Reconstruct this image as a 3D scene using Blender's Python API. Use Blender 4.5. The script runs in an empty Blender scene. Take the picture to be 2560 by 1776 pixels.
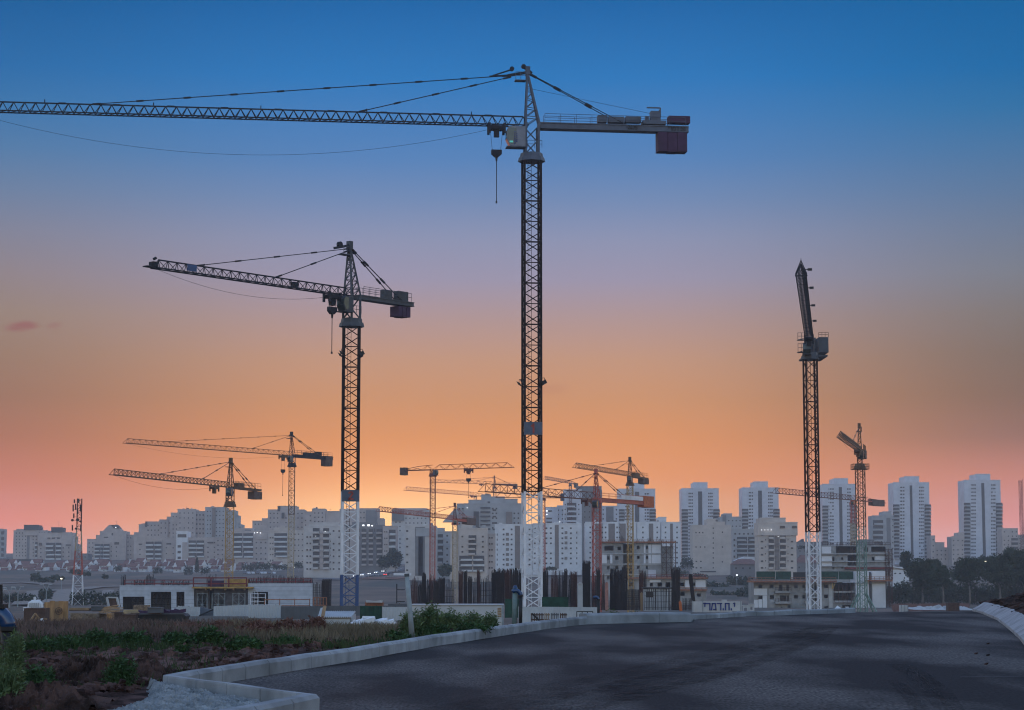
import bpy, math, random
from mathutils import Vector, Matrix, noise
R = math.radians
V = Vector
scene = bpy.context.scene
COL = scene.collection
random.seed(7)

# ---------------------------------------------------------------- camera model
F, CX, CY, YH, CAMZ = 5000.0, 1280.0, 888.0, 1420.0, 1.5
TH = math.atan((YH - CY) / F)
ST, CT = math.sin(TH), math.cos(TH)

def tanel(py):
    d = -(py - CY) / F
    return (ST + d * CT) / (CT - d * ST)

def at(px, py, D):
    """World point at distance D (along +Y) seen at pixel px, py of the 2560 x 1776 photo."""
    d = -(py - CY) / F
    k = D / (CT - d * ST)
    return V(((px - CX) / F * k, D, CAMZ + D * tanel(py)))

def zof(py, D):
    return CAMZ + D * tanel(py)

def dof(py, z):
    return (z - CAMZ) / tanel(py)

def sstep(a, b, x):
    t = max(0.0, min(1.0, (x - a) / (b - a)))
    return t * t * (3 - 2 * t)

def interp(tab, x):
    if x <= tab[0][0]:
        return tab[0][1]
    for (x0, y0), (x1, y1) in zip(tab, tab[1:]):
        if x <= x1:
            t = (x - x0) / (x1 - x0)
            return y0 + (y1 - y0) * t
    return tab[-1][1]

LEFT = [(0, -.1), (30, -.1), (45, -.12), (60, -.5), (75, -1.0), (110, -1.9), (150, -2.85), (240, -4.0), (350, -6.0), (420, -7.3),
        (500, -8.5), (600, -8.7), (700, -8.0), (900, -5.4), (1150, -2.6), (1300, 0.2), (1500, 5.0), (1900, 13), (2600, 20), (12000, 24)]
RIGHT = [(0, -.1), (60, -.1), (72, -.45), (90, -1.4), (150, -3.4), (290, -5.2), (450, -8.6), (575, -10.2), (650, -9.5), (800, -6.2),
         (1000, -3.6), (1150, -2.6), (1500, 3.5), (2000, 10), (2600, 16), (12000, 22)]

def ground(x, y):
    y = max(y, 1.0)
    s = sstep(-0.03, 0.08, x / y)
    z = interp(LEFT, y) * (1 - s) + interp(RIGHT, y) * s
    if y > 120:
        z += noise.noise(V((x * .012, y * .012, 3.3))) * min(1.2, (y - 120) * .004)
    return z

def roadz(x, y):
    d0 = 64.5 + .42 * (x - 5)
    return -0.0045 * max(0.0, y - d0) ** 2

# ---------------------------------------------------------------- materials
MATS = {}

def pmat(name, col, rough=.8, var=.18, scale=2.0, bump=0.0, bscale=20.0, metal=0.0, col2=None, spec=.35, detail=5.0,
         stretch=None, dirt=0.0, emit=None, estr=0.0, lo=.35, hi=.65):
    if name in MATS:
        return MATS[name]
    m = bpy.data.materials.new(name)
    m.use_nodes = True
    nt = m.node_tree
    b = nt.nodes['Principled BSDF']
    b.inputs['Roughness'].default_value = rough
    b.inputs['Metallic'].default_value = metal
    b.inputs['Specular IOR Level'].default_value = spec
    tc = nt.nodes.new('ShaderNodeTexCoord')
    mp = nt.nodes.new('ShaderNodeMapping')
    nt.links.new(tc.outputs['Object'], mp.inputs['Vector'])
    if stretch:
        mp.inputs['Scale'].default_value = stretch
    n = nt.nodes.new('ShaderNodeTexNoise')
    n.inputs['Scale'].default_value = scale
    n.inputs['Detail'].default_value = detail
    nt.links.new(mp.outputs[0], n.inputs['Vector'])
    mr = nt.nodes.new('ShaderNodeMapRange')
    mr.inputs['From Min'].default_value = lo
    mr.inputs['From Max'].default_value = hi
    nt.links.new(n.outputs['Fac'], mr.inputs['Value'])
    mx = nt.nodes.new('ShaderNodeMix')
    mx.data_type = 'RGBA'
    c2 = col2 or tuple(c * (1 + var) for c in col)
    c1 = col if col2 else tuple(c * (1 - var) for c in col)
    mx.inputs[6].default_value = (*c1, 1)
    mx.inputs[7].default_value = (*c2, 1)
    nt.links.new(mr.outputs[0], mx.inputs[0])
    out = mx.outputs[2]
    if dirt:
        n2 = nt.nodes.new('ShaderNodeTexNoise')
        n2.inputs['Scale'].default_value = scale * .22
        n2.inputs['Detail'].default_value = 7
        nt.links.new(mp.outputs[0], n2.inputs['Vector'])
        r2 = nt.nodes.new('ShaderNodeMapRange')
        r2.inputs['From Min'].default_value = .4
        r2.inputs['From Max'].default_value = .7
        r2.inputs['To Min'].default_value = 1.0
        r2.inputs['To Max'].default_value = 1 - dirt
        nt.links.new(n2.outputs['Fac'], r2.inputs['Value'])
        mu = nt.nodes.new('ShaderNodeMix')
        mu.data_type = 'RGBA'
        mu.blend_type = 'MULTIPLY'
        mu.inputs[0].default_value = 1
        nt.links.new(out, mu.inputs[6])
        nt.links.new(r2.outputs[0], mu.inputs[7])
        out = mu.outputs[2]
    nt.links.new(out, b.inputs['Base Color'])
    if bump:
        n3 = nt.nodes.new('ShaderNodeTexNoise')
        n3.inputs['Scale'].default_value = bscale
        n3.inputs['Detail'].default_value = 6
        nt.links.new(mp.outputs[0], n3.inputs['Vector'])
        bp = nt.nodes.new('ShaderNodeBump')
        bp.inputs['Strength'].default_value = 1.0
        bp.inputs['Distance'].default_value = bump
        nt.links.new(n3.outputs['Fac'], bp.inputs['Height'])
        nt.links.new(bp.outputs[0], b.inputs['Normal'])
    if emit:
        b.inputs['Emission Color'].default_value = (*emit, 1)
        b.inputs['Emission Strength'].default_value = estr * 2 ** -3.0
    MATS[name] = m
    return m

def panelmat(name, col, bw, bh, mortar=.02, dark=.55, rough=.7, var=.08):
    """Cladding: courses laid with a brick texture in wall coordinates."""
    m = pmat(name, col, rough, var, 1.2, dirt=.15)
    nt = m.node_tree
    b = nt.nodes['Principled BSDF']
    src = b.inputs['Base Color'].links[0].from_socket
    tc = nt.nodes.new('ShaderNodeTexCoord')
    sp = nt.nodes.new('ShaderNodeSeparateXYZ')
    cb = nt.nodes.new('ShaderNodeCombineXYZ')
    ad = nt.nodes.new('ShaderNodeMath')
    nt.links.new(tc.outputs['Object'], sp.inputs[0])
    nt.links.new(sp.outputs[0], ad.inputs[0])
    nt.links.new(sp.outputs[1], ad.inputs[1])
    nt.links.new(ad.outputs[0], cb.inputs[0])
    nt.links.new(sp.outputs[2], cb.inputs[1])
    bt = nt.nodes.new('ShaderNodeTexBrick')
    bt.offset = .5
    bt.inputs['Scale'].default_value = 1
    bt.inputs['Brick Width'].default_value = bw
    bt.inputs['Row Height'].default_value = bh
    bt.inputs['Mortar Size'].default_value = mortar
    bt.inputs['Color1'].default_value = (1, 1, 1, 1)
    bt.inputs['Color2'].default_value = (.9, .9, .9, 1)
    bt.inputs['Mortar'].default_value = (dark, dark, dark, 1)
    nt.links.new(cb.outputs[0], bt.inputs['Vector'])
    mu = nt.nodes.new('ShaderNodeMix')
    mu.data_type = 'RGBA'
    mu.blend_type = 'MULTIPLY'
    mu.inputs[0].default_value = 1
    nt.links.new(src, mu.inputs[6])
    nt.links.new(bt.outputs['Color'], mu.inputs[7])
    nt.links.new(mu.outputs[2], b.inputs['Base Color'])
    return m

def glassmat(name, col, rough=.25):
    m = pmat(name, col, rough, .4, .9, spec=.5)
    return m

M = dict(
    white=pmat('white_facade', (.60, .60, .62), .75, .07, .3, dirt=.18),
    pale=pmat('pale_facade', (.48, .45, .435), .8, .08, .3, dirt=.2),
    beige=pmat('beige_facade', (.41, .35, .325), .8, .09, .3, dirt=.2),
    tan=pmat('tan_facade', (.47, .41, .37), .8, .08, .3, dirt=.2),
    grey=pmat('grey_facade', (.33, .33, .34), .8, .08, .3, dirt=.2),
    darkgrey=pmat('dark_grey_facade', (.17, .165, .17), .8, .1, .3, dirt=.2),
    blue=pmat('pale_blue_grey_facade', (.50, .51, .56), .75, .07, .3, dirt=.15),
    strip=pmat('dark_stair_strip', (.06, .055, .055), .6, .15, .5),
    brown=pmat('brown_strip', (.17, .14, .125), .7, .1, .5),
    window=glassmat('dark_window_glass', (.025, .027, .033)),
    loggia=pmat('dark_balcony_glass', (.04, .04, .046), .4, .3, .8),
    parapet=pmat('white_parapet', (.5, .5, .5), .8, .08, .5),
    roofred=pmat('red_roof_tiles', (.17, .075, .06), .8, .25, 1.5, dirt=.3),
    roofdark=pmat('dark_roof', (.06, .06, .065), .8, .2, 1.0),
    concrete=pmat('raw_concrete', (.27, .265, .26), .85, .16, .6, dirt=.35),
    conclight=pmat('light_concrete', (.42, .42, .42), .85, .12, .6, dirt=.3),
    opening=pmat('unlit_room_interior', (.012, .012, .014), .9, .3, 1.0),
    clad=panelmat('white_stone_cladding', (.44, .47, .52), 40, .72, .035, .55),
    cladblock=panelmat('pale_block_cladding', (.46, .46, .47), 2.4, 1.2, .03, .7),
    kerb=pmat('kerb_concrete', (.27, .285, .305), .85, .2, 2.2, bump=.005, bscale=45, dirt=.5),
    silhouettesteel=pmat('silhouette_dark_crane', (.014, .009, .008), .7, .25, 3, spec=.12),  # backlit silhouette against the bright sky, put into the colour
    headpaint=pmat('slate_grey_crane_paint', (.055, .063, .078), .6, .15, 1.5, dirt=.3),
    jibsteel=pmat('blue_black_jib_paint', (.016, .019, .028), .65, .2, 3, spec=.15),
    greypaint=pmat('light_grey_crane_paint', (.085, .105, .145), .55, .12, 1.5, dirt=.25, spec=.2),
    cabwhite=pmat('off_white_cab_paint', (.17, .19, .235), .5, .1, 1.5, dirt=.2),
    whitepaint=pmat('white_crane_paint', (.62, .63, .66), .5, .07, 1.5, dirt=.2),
    bluepaint=pmat('blue_crane_paint', (.02, .06, .17), .5, .15, 2),
    yellowpaint=pmat('ochre_crane_paint', (.36, .22, .07), .55, .15, 2, dirt=.25),
    yellowdark=pmat('dark_ochre_crane_paint', (.10, .05, .022), .55, .2, 2, dirt=.25),
    redpaint=pmat('red_crane_paint', (.38, .07, .045), .55, .15, 2, dirt=.25),
    reddark=pmat('dark_red_crane_paint', (.11, .025, .018), .55, .2, 2, dirt=.25),
    tanpaint=pmat('sand_crane_paint', (.37, .29, .19), .55, .12, 2, dirt=.2),
    greenpaint=pmat('grey_green_crane_paint', (.12, .2, .17), .55, .15, 2),
    ballast=pmat('dark_red_ballast', (.048, .019, .055), .75, .18, 1.2, dirt=.3),
    ballastgrey=pmat('brown_ballast', (.12, .075, .06), .8, .15, 1.2, dirt=.3),
    orange=pmat('orange_tarpaulin', (.42, .1, .025), .7, .2, 2),
    cabglass=pmat('cab_glass', (.03, .04, .04), .15, .2, 1, spec=.6),
    cablamp=pmat('cab_lit_panel', (.1, .4, .35), .4, .1, 1, emit=(.05, .5, .42), estr=.45),
    bluetext=pmat('navy_lettering', (.012, .03, .16), .6, .05, 3),
    darktext=pmat('black_lettering', (.012, .014, .02), .6, .05, 3),
    redtext=pmat('red_lettering', (.3, .05, .03), .6, .05, 3),
    rebar=pmat('black_brown_rebar', (.020, .015, .016), .8, .3, 3),
    rebarred=pmat('rusty_rebar', (.06, .026, .022), .8, .3, 3),
    redrail=pmat('red_safety_rail', (.15, .018, .02), .6, .2, 3),
    orangewood=pmat('orange_formwork', (.26, .105, .055), .75, .25, 2, dirt=.3),
    yellowform=pmat('yellow_formwork', (.38, .23, .06), .7, .2, 2, dirt=.25),
    wood=pmat('pine_boards', (.30, .19, .10), .75, .25, 1.5, stretch=(1, 1, .15), dirt=.25),
    ply=pmat('weathered_plywood', (.33, .19, .085), .7, .25, 2.5, stretch=(3, 3, .4), dirt=.3),
    chip=pmat('brown_block_bale', (.19, .135, .09), .85, .35, 6, bump=.03, bscale=8),
    wooddark=pmat('dark_wet_timber', (.07, .04, .03), .8, .3, 3),
    blackmetal=pmat('black_steel', (.012, .012, .014), .6, .3, 3),
    sheet=pmat('white_corrugated_sheet', (.40, .42, .44), .5, .1, 1, dirt=.4),
    greysheet=pmat('dark_grey_hoarding', (.085, .09, .10), .7, .15, 1, dirt=.3),
    greennet=pmat('dark_green_netting', (.012, .045, .03), .85, .35, 1.5),
    plasticwhite=pmat('white_plastic', (.6, .62, .65), .5, .08, 2, dirt=.2),
    pole=pmat('weathered_grey_pole', (.25, .28, .29), .75, .12, 6, dirt=.25),
    greenpole=pmat('grey_green_post', (.13, .19, .19), .6, .12, 5, dirt=.25),
    bluepipe=pmat('glossy_blue_pipe', (.008, .035, .10), .22, .2, 3, spec=.6),
    lamp=pmat('lamp_glow', (.8, .8, .7), .5, .05, 1, emit=(1, .85, .6), estr=3.0),
    lampwhite=pmat('white_lamp_glow', (.8, .8, .8), .5, .05, 1, emit=(.95, .97, 1), estr=2.0),
    carpaint=pmat('pale_car_paint', (.4, .42, .45), .3, .15, .6, spec=.6),
    cardark=pmat('dark_car_paint', (.05, .055, .07), .3, .2, .6, spec=.6),
    tyre=pmat('black_tyre_rubber', (.015, .015, .015), .9, .2, 3),
    tail=pmat('red_tail_lamp', (.4, .02, .02), .4, .1, 1, emit=(1, .06, .05), estr=2.5),
    bark=pmat('pale_bark', (.16, .14, .125), .9, .25, 3, stretch=(1, 1, .3)),
    leafdark=pmat('dark_tree_leaves', (.016, .026, .017), .8, .5, .55, col2=(.045, .06, .035), spec=.2),
    leafscrub=pmat('scrub_leaves', (.02, .034, .022), .8, .5, .4, col2=(.045, .065, .045), spec=.2),
    leafweed=pmat('green_weed_leaves', (.016, .042, .016), .7, .5, 1.6, col2=(.06, .125, .045), spec=.25),
    leafweed2=pmat('light_weed_leaves', (.05, .09, .04), .7, .5, 1.6, col2=(.14, .20, .09), spec=.25),
    drygrass=pmat('dry_brown_grass', (.075, .052, .046), .85, .3, .8, col2=(.165, .115, .10), spec=.1),
    drystraw=pmat('dry_straw', (.10, .08, .055), .85, .3, .8, col2=(.20, .16, .11), spec=.1),
    greengrass=pmat('low_green_grass', (.022, .04, .016), .8, .3, .8, col2=(.055, .075, .03), spec=.1),
)

# ---------------------------------------------------------------- mesh builder
class MB:
    def __init__(s):
        s.v, s.f = [], []

    def add(s, vs, fs):
        n = len(s.v)
        s.v += [V(p) for p in vs]
        s.f += [tuple(i + n for i in f) for f in fs]

    def hexa(s, p):
        s.add(p, [(0, 3, 2, 1), (4, 5, 6, 7), (0, 1, 5, 4), (1, 2, 6, 5), (2, 3, 7, 6), (3, 0, 4, 7)])

    def box(s, x0, x1, y0, y1, z0, z1):
        s.hexa([(x0, y0, z0), (x1, y0, z0), (x1, y1, z0), (x0, y1, z0), (x0, y0, z1), (x1, y0, z1), (x1, y1, z1), (x0, y1, z1)])

    def obox(s, c, ax, ay, az):
        """Box centred on c with half-axis vectors."""
        c, ax, ay, az = V(c), V(ax), V(ay), V(az)
        s.hexa([c - ax - ay - az, c + ax - ay - az, c + ax + ay - az, c - ax + ay - az,
                c - ax - ay + az, c + ax - ay + az, c + ax + ay + az, c - ax + ay + az])

    def bar(s, p, q, w, h=None):
        p, q = V(p), V(q)
        d = q - p
        if d.length < 1e-6:
            return
        d.normalize()
        u = V((0, 0, 1)) if abs(d.z) < .95 else V((0, 1, 0))
        a = d.cross(u).normalized()
        b = a.cross(d).normalized()
        a *= w / 2
        b *= (h or w) / 2
        s.hexa([p - a - b, p + a - b, p + a + b, p - a + b, q - a - b, q + a - b, q + a + b, q - a + b])

    def path(s, pts, r, n=6, r1=None, cap=True):
        pts = [V(p) for p in pts]
        m = len(pts)
        base = len(s.v)
        for i, p in enumerate(pts):
            d = (pts[min(i + 1, m - 1)] - pts[max(i - 1, 0)]).normalized()
            u = V((0, 1, 0)) if abs(d.y) < .9 else V((0, 0, 1))
            a = d.cross(u).normalized()
            b = a.cross(d)
            rr = r if r1 is None else r + (r1 - r) * i / (m - 1)
            for k in range(n):
                t = 2 * math.pi * k / n
                s.v.append(p + (a * math.cos(t) + b * math.sin(t)) * rr)
        for i in range(m - 1):
            for k in range(n):
                k2 = (k + 1) % n
                s.f.append((base + i * n + k, base + i * n + k2, base + (i + 1) * n + k2, base + (i + 1) * n + k))
        if cap:
            s.f.append(tuple(base + k for k in reversed(range(n))))
            s.f.append(tuple(base + (m - 1) * n + k for k in range(n)))

    def prism(s, poly, y0, y1):
        """poly: (x, z) outline, extruded from y0 to y1."""
        n = len(poly)
        s.add([(x, y0, z) for x, z in poly] + [(x, y1, z) for x, z in poly],
              [tuple(range(n)), tuple(range(2 * n - 1, n - 1, -1))] + [(i, i + n, (i + 1) % n + n, (i + 1) % n) for i in range(n)])

    def build(s, name, mat, parent=None, smooth=False, base=None):
        me = bpy.data.meshes.new(name)
        off = V((0, 0, 0))
        if parent is not None:
            off = worldloc(parent)
        if base is not None:
            off = V(base)
        me.from_pydata([tuple(p - off) for p in s.v], [], s.f)
        me.materials.append(M[mat] if isinstance(mat, str) else mat)
        if smooth:
            for p in me.polygons:
                p.use_smooth = True
        o = bpy.data.objects.new(name, me)
        COL.objects.link(o)
        if parent is not None:
            o.parent = parent
        if base is not None and parent is None:
            o.location = base
        elif base is not None:
            o.location = V(base) - worldloc(parent)
        return o

def worldloc(o):
    p = V(o.location)
    while o.parent:
        o = o.parent
        p += V(o.location)
    return p

LABELS = {}

def tag(o, label=None, cat=None, group=None, kind=None):
    if label:
        o['label'] = label
        LABELS[label] = LABELS.get(label, 0) + 1
    if cat:
        o['category'] = cat
    if group:
        o['group'] = group
    if kind:
        o['kind'] = kind
    return o

def thing(name, label, cat, loc, group=None):
    o = bpy.data.objects.new(name, None)
    o.empty_display_size = .5
    o.location = loc
    COL.objects.link(o)
    return tag(o, label, cat, group)

def part(name, mat, parent, fn, smooth=False):
    mb = MB()
    fn(mb)
    return mb.build(name, mat, parent, smooth)

_BOX = {}

def boxpart(name, mat, parent, c, w, d, h):
    """A box part centred on world point c; equal boxes share one mesh."""
    key = (mat, round(w, 2), round(d, 2), round(h, 2))
    me = _BOX.get(key)
    if me is None:
        mb = MB()
        mb.box(-w / 2, w / 2, -d / 2, d / 2, -h / 2, h / 2)
        me = bpy.data.meshes.new(name)
        me.from_pydata([tuple(p) for p in mb.v], [], mb.f)
        me.materials.append(M[mat])
        _BOX[key] = me
    o = bpy.data.objects.new(name, me)
    COL.objects.link(o)
    o.parent = parent
    o.location = V(c) - worldloc(parent)
    return o

ORD = ['first', 'second', 'third', 'fourth', 'fifth', 'sixth', 'seventh', 'eighth', 'ninth', 'tenth', 'eleventh', 'twelfth', 'thirteenth',
       'fourteenth', 'fifteenth', 'sixteenth', 'seventeenth', 'eighteenth', 'nineteenth', 'twentieth', 'twenty-first', 'twenty-second',
       'twenty-third', 'twenty-fourth', 'twenty-fifth', 'twenty-sixth', 'twenty-seventh', 'twenty-eighth', 'twenty-ninth', 'thirtieth']

# ---------------------------------------------------------------- lettering made of strokes (unit em, visual left to right)
GL = {
    'yod': (.38, [((.1, .93), (.3, .93)), ((.3, 1), (.26, .5))]),
    'resh': (.72, [((.05, .92), (.6, .92)), ((.6, .95), (.6, 0))]),
    'mem': (.86, [((.1, .0), (.26, .95)), ((.2, .92), (.62, .92)), ((.66, .95), (.74, .0)), ((.38, .08), (.76, .08))]),
    'dalet': (.76, [((.03, .92), (.72, .92)), ((.56, .92), (.56, 0))]),
    'het': (.80, [((.08, .92), (.68, .92)), ((.14, .92), (.14, 0)), ((.64, .92), (.64, 0))]),
    'dot': (.34, [((.16, 0), (.16, .2))]),
    'star': (.36, [((.08, .55), (.24, .55)), ((.16, .45), (.16, .65))]),
    '1': (.5, [((.3, 0), (.3, 1)), ((.3, .95), (.08, .74))]),
    '2': (.66, [((.06, .82), (.2, .94)), ((.2, .94), (.44, .94)), ((.44, .94), (.54, .74)), ((.54, .74), (.08, .08)), ((.06, .07), (.58, .07))]),
    '4': (.66, [((.42, 0), (.42, .4)), ((.3, 1), (.06, .22)), ((.06, .22), (.58, .22))]),
    '7': (.62, [((.05, .94), (.54, .94)), ((.54, .94), (.22, 0))]),
    '5': (.66, [((.54, .94), (.12, .94)), ((.12, .94), (.1, .54)), ((.1, .54), (.4, .6)), ((.4, .6), (.54, .34)), ((.54, .34), (.4, .06)), ((.4, .06), (.06, .08))]),
}
NAME = ['yod', 'resh', 'mem', 'dalet', 'dot', 'het', 'dot', 'yod']

def letters(mb, seq, org, right, up, h, sw=.17, depth=.04):
    """Strokes standing on a plane: org is the lower left corner, right and up are unit vectors."""
    org, right, up = V(org), V(right), V(up)
    nrm = right.cross(up).normalized()
    x = 0.0
    for g in seq:
        w, strokes = GL[g]
        for (a, b), (c, d) in strokes:
            p = V((x + a, b, 0))
            q = V((x + c, d, 0))
            dr = (q - p).normalized()
            p = p - dr * sw * .3
            q = q + dr * sw * .3
            pr = V((-dr.y, dr.x, 0)) * sw / 2
            c8 = []
            for off in (-depth / 2, depth / 2):
                for r in (p - pr, q - pr, q + pr, p + pr):
                    c8.append(org + (right * r.x + up * r.y) * h + nrm * off)
            mb.hexa(c8)
        x += w
    return x * h
# ---------------------------------------------------------------- camera
cd = bpy.data.cameras.new('camera')
cd.sensor_width = 36
cd.lens = F / 2560 * 36
cd.clip_start, cd.clip_end = .1, 20000
cam = bpy.data.objects.new('camera', cd)
cam.location = (0, 0, CAMZ)
cam.rotation_euler = (math.pi / 2 + TH, 0, 0)
COL.objects.link(cam)
scene.camera = cam
scene.view_settings.view_transform = 'Standard'
scene.view_settings.look = 'None'
EXPO = 3.0
scene.view_settings.exposure = EXPO
scene.view_settings.gamma = 1
scene.render.engine = 'CYCLES'
scene.cycles.use_denoising = True
scene.cycles.max_bounces = 6
scene.cycles.volume_bounces = 1
scene.cycles.diffuse_bounces = 3
scene.cycles.glossy_bounces = 2
scene.cycles.sample_clamp_indirect = 4
scene.cycles.filter_width = 1.15

# ---------------------------------------------------------------- sky
def lin(c):
    c /= 255.0
    return c / 12.92 if c <= .04045 else ((c + .055) / 1.055) ** 2.4

SKYC = [(-60, 12, 92, 160), (0, 22, 100, 167), (200, 42, 120, 188), (400, 86, 131, 186), (500, 114, 139, 181), (600, 142, 148, 178), (700, 158, 150, 172),
        (800, 180, 150, 146), (900, 200, 151, 120), (1000, 213, 149, 98), (1100, 233, 150, 78), (1200, 247, 154, 74), (1280, 255, 172, 90), (1340, 255, 182, 114), (1420, 255, 186, 150)]
SKYL = [(-60, 5, 82, 142), (0, 12, 90, 152), (200, 38, 107, 168), (300, 58, 117, 171), (400, 82, 123, 167), (500, 108, 128, 160), (600, 130, 131, 150), (700, 145, 131, 135),
        (800, 153, 130, 116), (900, 154, 121, 99), (1000, 158, 112, 84), (1100, 178, 111, 76), (1200, 212, 120, 82), (1300, 248, 138, 108), (1420, 255, 180, 170)]
SKYR = [(-60, 0, 86, 146), (0, 2, 95, 157), (200, 18, 105, 166), (300, 42, 112, 165), (400, 70, 116, 161), (500, 90, 119, 155), (600, 108, 122, 146), (700, 121, 124, 134),
        (800, 125, 115, 110), (900, 125, 105, 91), (1000, 131, 100, 79), (1100, 152, 106, 86), (1200, 212, 130, 104), (1300, 242, 148, 134), (1420, 252, 190, 200)]
TMAX = tanel(-80)
SUN_EL, SUN_AZ = math.atan(tanel(1345)), math.atan((1040 - CX) / F)
world = bpy.data.worlds.new('World')
scene.world = world
world.use_nodes = True
nt = world.node_tree
nt.nodes.clear()
N, L = nt.nodes.new, nt.links.new

def mnode(op, a, b=None, c=None, clamp=False):
    n = N('ShaderNodeMath')
    n.operation = op
    n.use_clamp = clamp
    for i, v in enumerate((a, b, c)):
        if v is None:
            continue
        if isinstance(v, (int, float)):
            n.inputs[i].default_value = v
        else:
            L(v, n.inputs[i])
    return n.outputs[0]

def ss(v, a, b):
    n = N('ShaderNodeMapRange')
    n.interpolation_type = 'SMOOTHSTEP'
    n.inputs['From Min'].default_value = a
    n.inputs['From Max'].default_value = b
    L(v, n.inputs['Value'])
    return n.outputs[0]

def mixc(f, a, b, blend='MIX'):
    n = N('ShaderNodeMix')
    n.data_type = 'RGBA'
    n.blend_type = blend
    for s, v in ((n.inputs[0], f), (n.inputs[6], a), (n.inputs[7], b)):
        if isinstance(v, (int, float)):
            s.default_value = v
        elif isinstance(v, tuple):
            s.default_value = v
        else:
            L(v, s)
    return n.outputs[2]

tc = N('ShaderNodeTexCoord')
sep = N('ShaderNodeSeparateXYZ')
L(tc.outputs['Generated'], sep.inputs[0])
X, Y, Z = sep.outputs
hor = mnode('SQRT', mnode('ADD', mnode('MULTIPLY', X, X), mnode('MULTIPLY', Y, Y)))
elev = mnode('DIVIDE', Z, mnode('MAXIMUM', hor, .001))
tt = mnode('DIVIDE', elev, TMAX, clamp=True)
az = mnode('ARCTAN2', X, Y)

SKYGAIN = 2 ** -EXPO
def ramp(tab):
    n = N('ShaderNodeValToRGB')
    n.color_ramp.interpolation = 'LINEAR'
    st = sorted((max(0.0, min(1.0, tanel(r) / TMAX)), (lin(a) * SKYGAIN, lin(b) * SKYGAIN, lin(c) * SKYGAIN, 1)) for r, a, b, c in tab)
    el = n.color_ramp.elements
    el[0].position, el[0].color = st[0]
    el[1].position, el[1].color = st[-1]
    for p, c in st[1:-1]:
        e = el.new(p)
        e.color = c
    L(tt, n.inputs[0])
    return n.outputs[0]

front = mixc(ss(az, -.07, -.28), ramp(SKYC), ramp(SKYL))
front = mixc(ss(az, .05, .28), front, ramp(SKYR))
# afterglow round the place where the sun went down
da = mnode('SUBTRACT', az, SUN_AZ)
de = mnode('SUBTRACT', elev, math.tan(SUN_EL))
dd = mnode('ADD', mnode('MULTIPLY', mnode('MULTIPLY', da, da), 1 / .085 ** 2), mnode('MULTIPLY', mnode('MULTIPLY', de, de), 1 / .026 ** 2))
glow = mnode('MULTIPLY', mnode('POWER', 2.718, mnode("MULTIPLY", dd, -1.0)), .85 * SKYGAIN)
gl = mixc(1.0, (1, .62, .22, 1), glow, 'MULTIPLY')
front = mixc(1.0, front, gl, 'ADD')
# two small reddish cloud wisps low on the left
for (px, py, sx, sy, k) in ((46, 834, .0085, .0030, .62), (128, 829, .004, .0022, .25), (1370, 975, .012, .003, .12)):
    a0, e0 = math.atan((px - CX) / F), tanel(py)
    mpn = N('ShaderNodeMapping')
    mpn.inputs['Scale'].default_value = (160, 160, 420)
    L(tc.outputs['Generated'], mpn.inputs['Vector'])
    nz = N('ShaderNodeTexNoise')
    nz.inputs['Scale'].default_value = 1
    nz.inputs['Detail'].default_value = 5
    L(mpn.outputs[0], nz.inputs['Vector'])
    a1 = mnode('DIVIDE', mnode('SUBTRACT', az, a0), sx)
    e1 = mnode('DIVIDE', mnode('SUBTRACT', elev, e0), sy)
    e1 = mnode('SUBTRACT', e1, mnode('MULTIPLY', a1, .35))
    q = mnode('POWER', 2.718, mnode('MULTIPLY', mnode('ADD', mnode('MULTIPLY', a1, a1), mnode('MULTIPLY', e1, e1)), -1.0))
    f = mnode('MULTIPLY', ss(mnode('MULTIPLY', q, mnode('ADD', nz.outputs['Fac'], .35)), .2, .75), k)
    front = mixc(f, front, (lin(150) * SKYGAIN, lin(82) * SKYGAIN, lin(84) * SKYGAIN, 1))
sky = N('ShaderNodeTexSky')
sky.sky_type = 'NISHITA'
sky.sun_disc = False
sky.sun_elevation = R(2.0)
sky.sun_rotation = SUN_AZ
sky.air_density = 1.2
sky.dust_density = 1.0
sky.ozone_density = 2.0
NISH = .15
nis = mixc(1.0, sky.outputs[0], (NISH * .95, NISH * .915, NISH * 1.08, 1), 'MULTIPLY')
away = mnode('MAXIMUM', ss(elev, .30, .62), ss(mnode('ABSOLUTE', az), .42, .95))
bg = N('ShaderNodeBackground')
L(mixc(away, front, nis), bg.inputs['Color'])
bg.inputs['Strength'].default_value = 1.0
wo = N('ShaderNodeOutputWorld')
L(bg.outputs[0], wo.inputs['Surface'])

sd = bpy.data.lights.new('sun', 'SUN')
sd.energy = .03
sd.angle = R(2)
sd.color = (1, .55, .28)
sun = bpy.data.objects.new('sun', sd)
sdir = V((math.sin(SUN_AZ) * math.cos(R(1.0)), math.cos(SUN_AZ) * math.cos(R(1.0)), math.sin(R(1.0))))
sun.rotation_euler = sdir.to_track_quat('Z', 'Y').to_euler()
sun.location = (0, 0, 80)
COL.objects.link(sun)

# ---------------------------------------------------------------- evening haze
HAZE = .00016
hz = bpy.data.materials.new('haze')
hz.use_nodes = True
hn = hz.node_tree
hn.nodes.clear()
pv = hn.nodes.new('ShaderNodeVolumePrincipled')
pv.inputs['Color'].default_value = (.90, .88, .95, 1)
pv.inputs['Density'].default_value = HAZE
pv.inputs['Anisotropy'].default_value = 0.0
ho = hn.nodes.new('ShaderNodeOutputMaterial')
hn.links.new(pv.outputs[0], ho.inputs['Volume'])
M['haze'] = hz
mb = MB()
mb.box(-2150, 2150, -90, 2720, -16, 92)
tag(mb.build('haze', 'haze'), kind='stuff')

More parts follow.
